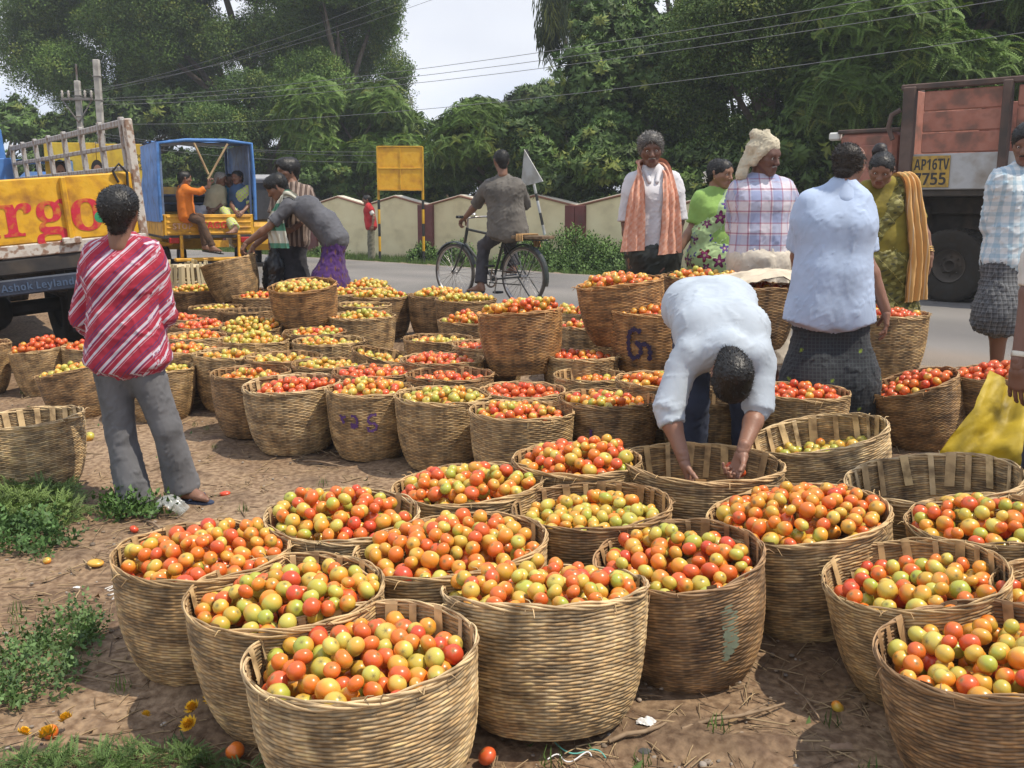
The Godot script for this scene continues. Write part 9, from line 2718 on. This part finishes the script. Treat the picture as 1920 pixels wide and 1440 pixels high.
func make_props() -> void:
	# the yellow sack at the right
	var film := plain_cloth("sack_yellow", Color(0.52, 0.37, 0.010), 0.30, 0.6, 1.2)
	film.backlight_enabled = true
	film.backlight = Color(0.45, 0.36, 0.02)
	var b := W(2.28, 4.75)
	var t := thing("plastic_sack", "bright yellow plastic sack held open beside the red tomatoes at right", "sack", b)
	put("sheet", drape([Vector3(0.24, 0.47, -0.20), Vector3(0.18, 0.38, -0.12), Vector3(0.10, 0.20, 0.0), Vector3(0.04, 0.03, 0.06), Vector3(0.10, 0.015, 0.28)], [Vector3(0.16, -0.075, 0.02), Vector3(0.20, -0.05, 0.0), Vector3(0.31, -0.01, 0.02), Vector3(0.33, 0.01, 0.03), Vector3(0.24, 0.0, 0.03)], 6.0, 0.028, 81), film, t)
	put("gathered_end", drape([Vector3(0.30, 0.18, 0.02), Vector3(0.22, 0.10, 0.14), Vector3(0.12, 0.03, 0.28), Vector3(0.06, 0.02, 0.40)], [Vector3(0.05, 0.06, 0.0), Vector3(0.06, 0.05, 0.02), Vector3(0.06, 0.03, 0.0), Vector3(0.05, 0.01, 0.02)], 14.0, 0.02, 82), film, t)
	# cloth over the stacked basket
	var cl := drape([Vector3(-0.33, -0.06, 0.12), Vector3(-0.2, 0.02, 0.10), Vector3(-0.02, 0.055, 0.02), Vector3(0.18, 0.075, 0.0), Vector3(0.30, 0.03, 0.0), Vector3(0.34, -0.06, 0.02)], [Vector3(0.02, -0.02, 0.10), Vector3(0.03, -0.01, 0.18), Vector3(0, 0.0, 0.24), Vector3(0, 0.0, 0.24), Vector3(0, -0.02, 0.20), Vector3(0, -0.04, 0.15)], 7.0, 0.018, 83)
	var o := put("cover_cloth", cl, plain_cloth("cover_cream", Color(0.64, 0.55, 0.42), 0.1, 0.95, 0.8))
	o.position = Vector3(1.55, 1.05, -6.55)
	tag(o, "crumpled cream cloth laid over the stacked basket before the turbaned man", "cloth")
	# the basket held at a tilt and the upturned one
	put_basket({"x": -2.93, "d": 10.5, "y": 0.62, "diam": 0.55, "h": 0.40, "roll": 14.0, "lean": 0.0, "tone": "none", "tint": 1, "near": false, "label": "empty basket lifted at a tilt by the bending man in purple lungi", "owner": "x"}, 91)
	t = thing("upturned_basket", "pale new basket turned upside down, its bare upright slats showing", "basket", Vector3(-3.70, 0.50, -11.5))
	rng.seed = 15
	var sl := mat("pale_slat", Color.WHITE, 0.7)
	for k in 34:
		var a := TAU * (k + rng.randf_range(-0.2, 0.2)) / 34.0
		var m := MB.new()
		m.col = Color(0.52, 0.44, 0.27) * rng.randf_range(0.6, 1.15)
		var ou := Vector3(cos(a), 0, sin(a))
		m.bar(ou * 0.31, ou * rng.randf_range(0.24, 0.265) + Vector3(0, rng.randf_range(0.36, 0.44), 0), 0.036, 0.010, 0.003)
		put("slat", m.mesh(), sl, t)
	var rm := MB.new()
	rm.col = Color(0.58, 0.47, 0.28)
	rm.lathe([Vector2(0.001, 0.345), Vector2(0.22, 0.345), Vector2(0.23, 0.36), Vector2(0.22, 0.375), Vector2(0.001, 0.37)], 30)
	put("bottom", rm.mesh(), sl, t)
	for y in [0.03, 0.2]:
		rm = MB.new()
		rm.col = Color(0.52, 0.42, 0.24)
		var pts := []
		for k in 41: pts.append(Vector3(cos(TAU * k / 40.0) * (0.30 - 0.15 * y), y, sin(TAU * k / 40.0) * (0.30 - 0.15 * y)))
		rm.tube(pts, 0.012, 6, false)
		put("hoop", rm.mesh(), sl, t)
	# black carrier bag of the man behind
	t = thing("carrier_bag", "limp black carrier bag hanging from the striped man's hand", "bag", W(-2.52, 10.7, 0.42))
	var bg := MB.new()
	bg.add(skin_bones([bone(Vector3(0, 0.05, 0), Vector3(0.02, 0.22, 0), 0.11, 0.10, 0.05), bone(Vector3(0.02, 0.22, 0), Vector3(0.03, 0.40, 0.02), 0.10, 0.04, 0.05)], 0.014, 0.012, Vector3(14, 6, 14), 5), Transform3D())
	put("bag_body", bg.mesh(), mat("black_plastic", S(0.012, 0.012, 0.014), 0.3), t)
	ground_tomato(Vector3(0.952, 0.415, -4.27), 0.027, 0.95, "red tomato held in the bending man's hand, left of its twin")
	ground_tomato(Vector3(0.985, 0.405, -4.235), 0.026, 0.93, "red tomato held in the bending man's hand, touching his thumb")
	# painted marks on baskets
	var ink := mat("basket_ink", S(0.028, 0.018, 0.06), 0.8)
	var ink2 := mat("basket_ink_purple", S(0.10, 0.04, 0.16), 0.8)
	paint_mark("M9", [[[-0.02, 0.12], [-0.20, 0.16], [-0.30, 0.10], [-0.34, -0.05], [-0.33, -0.22], [-0.26, -0.31], [-0.10, -0.28], [-0.02, -0.18], [-0.08, -0.06], [-0.16, -0.08], [0.02, -0.07], [0.16, -0.10], [0.20, -0.22], [0.18, -0.34]]], 0.030, ink, "black painted letter G with a tail on the stacked tan basket's front", -0.22, 0.62)
	paint_mark("M2", [[[-0.60, 0.10], [-0.50, -0.02], [-0.56, 0.05], [-0.44, 0.08]], [[-0.30, 0.10], [-0.18, 0.08], [-0.16, -0.02], [-0.26, -0.08], [-0.30, -0.02], [-0.14, -0.06]], [[0.30, 0.12], [0.14, 0.10], [0.12, 0.0], [0.28, -0.02], [0.28, -0.10], [0.12, -0.12], [0.10, -0.06]]], 0.016, ink2, "purple scribbled characters on the brown basket's side", -0.15, 0.62)
	paint_mark("F14", [[[0.50, 0.20], [0.52, -0.02], [0.50, -0.25]], [[0.56, 0.24], [0.58, 0.0], [0.56, -0.20]], [[0.63, 0.18], [0.63, -0.15]]], 0.026, mat("stain_green", S(0.22, 0.26, 0.18), 0.85), "faint green paint stain down the basket's right side", 0.0, 0.60)
	paint_mark("M5", [[[-0.14, 0.16], [-0.16, -0.14]], [[-0.14, -0.02], [-0.02, 0.03], [0.03, -0.06], [-0.04, -0.12], [-0.13, -0.10]]], 0.015, ink2, "single purple letter b on the low dark basket's side", -0.20, 0.55)

func paint_mark(key: String, lines: Array, w: float, m: Material, label: String, turn: float, high: float) -> void:
	for e in BASKETS:
		if e.k != key: continue
		var host: Node3D = null
		for c in get_children():
			if c.has_meta("label") and c.get_meta("label") == e.label: host = c
		var R: float = e.diam * 0.5
		var b := MB.new()
		var up := host.basis.inverse()
		var face := Vector3(-e.x, 0, e.d).normalized()
		var th0 := atan2(face.x, face.z) + turn
		for l in lines:
			var pts := []
			for q in l:
				var hh := clampf(high + q[1], 0.05, 0.95)
				var rr: float = R * (0.80 + 0.20 * pow(hh, 0.8) + 0.035 * sin(hh * PI) + 0.030)
				var th: float = th0 + q[0] * 0.95
				pts.append(up * (Vector3(sin(th) * rr, 0, cos(th) * rr)) + Vector3(0, hh * e.h, 0))
			var c3 := Curve3D.new()
			for k in pts.size():
				var tn: Vector3 = (pts[mini(k + 1, pts.size() - 1)] - pts[maxi(k - 1, 0)]) / 6.0
				c3.add_point(pts[k], -tn, tn)
			var ps := []
			var n := 14 + pts.size() * 3
			for k in n + 1:
				var p := c3.sample_baked(c3.get_baked_length() * k / n, true)
				ps.append(p)
			for k in n:
				var p: Vector3 = ps[k]
				var q: Vector3 = ps[k + 1]
				var out := Vector3(p.x, 0, p.z).normalized()
				var s := (q - p).cross(out).normalized() * w * 0.5 * (0.85 + 0.3 * sin(k * 1.9))
				b.quad(p - s, q - s, q + s, p + s)
				b.quad(p - s + out * 0.002, p + s + out * 0.002, q + s + out * 0.002, q - s + out * 0.002)
		var o := put("painted_mark", b.mesh(), m, host)
		o.set_meta("label", label)
func _ready() -> void:
	rng.seed = 12
	var cam := Camera3D.new()
	cam.name = "camera"
	add_child(cam)
	cam.position = Vector3(0, 1.57, 0)
	cam.rotation.x = -atan(340.0 / 1900.0)
	cam.fov = 2.0 * rad_to_deg(atan(720.0 / 1900.0))
	cam.near = 0.05
	cam.far = 1500.0
	var we := WorldEnvironment.new()
	we.name = "world_environment"
	var env := Environment.new()
	env.background_mode = Environment.BG_SKY
	env.sky = make_sky()
	env.background_energy_multiplier = 1.0
	env.tonemap_mode = Environment.TONE_MAPPER_LINEAR
	env.tonemap_exposure = 0.96
	env.sdfgi_enabled = true
	env.ssao_enabled = true
	env.ssil_enabled = true
	env.fog_enabled = true
	env.fog_density = 0.0013
	env.fog_light_color = Color(0.86, 0.89, 0.92)
	we.environment = env
	add_child(we)
	var sun := DirectionalLight3D.new()
	sun.name = "sun"
	sun.light_energy = 1.6
	sun.light_color = Color(1.0, 0.955, 0.88)
	sun.light_angular_distance = 0.6
	sun.shadow_enabled = true
	add_child(sun)
	sun.look_at_from_position(Vector3(0.46, 0.87, 0.13) * 50.0, Vector3.ZERO)
	make_ground()
	make_road()
	make_wall()
	prepare_baskets()
	for k in BASKETS.size(): put_basket(BASKETS[k], k)
	lay_tomatoes(cam.transform)
	cargo_truck()
	cargo_trike()
	tipper_truck()
	rickshaw()
	blue_van()
	bicycle()
	make_street()
	make_trees()
	make_litter()
	make_props()
	make_people()
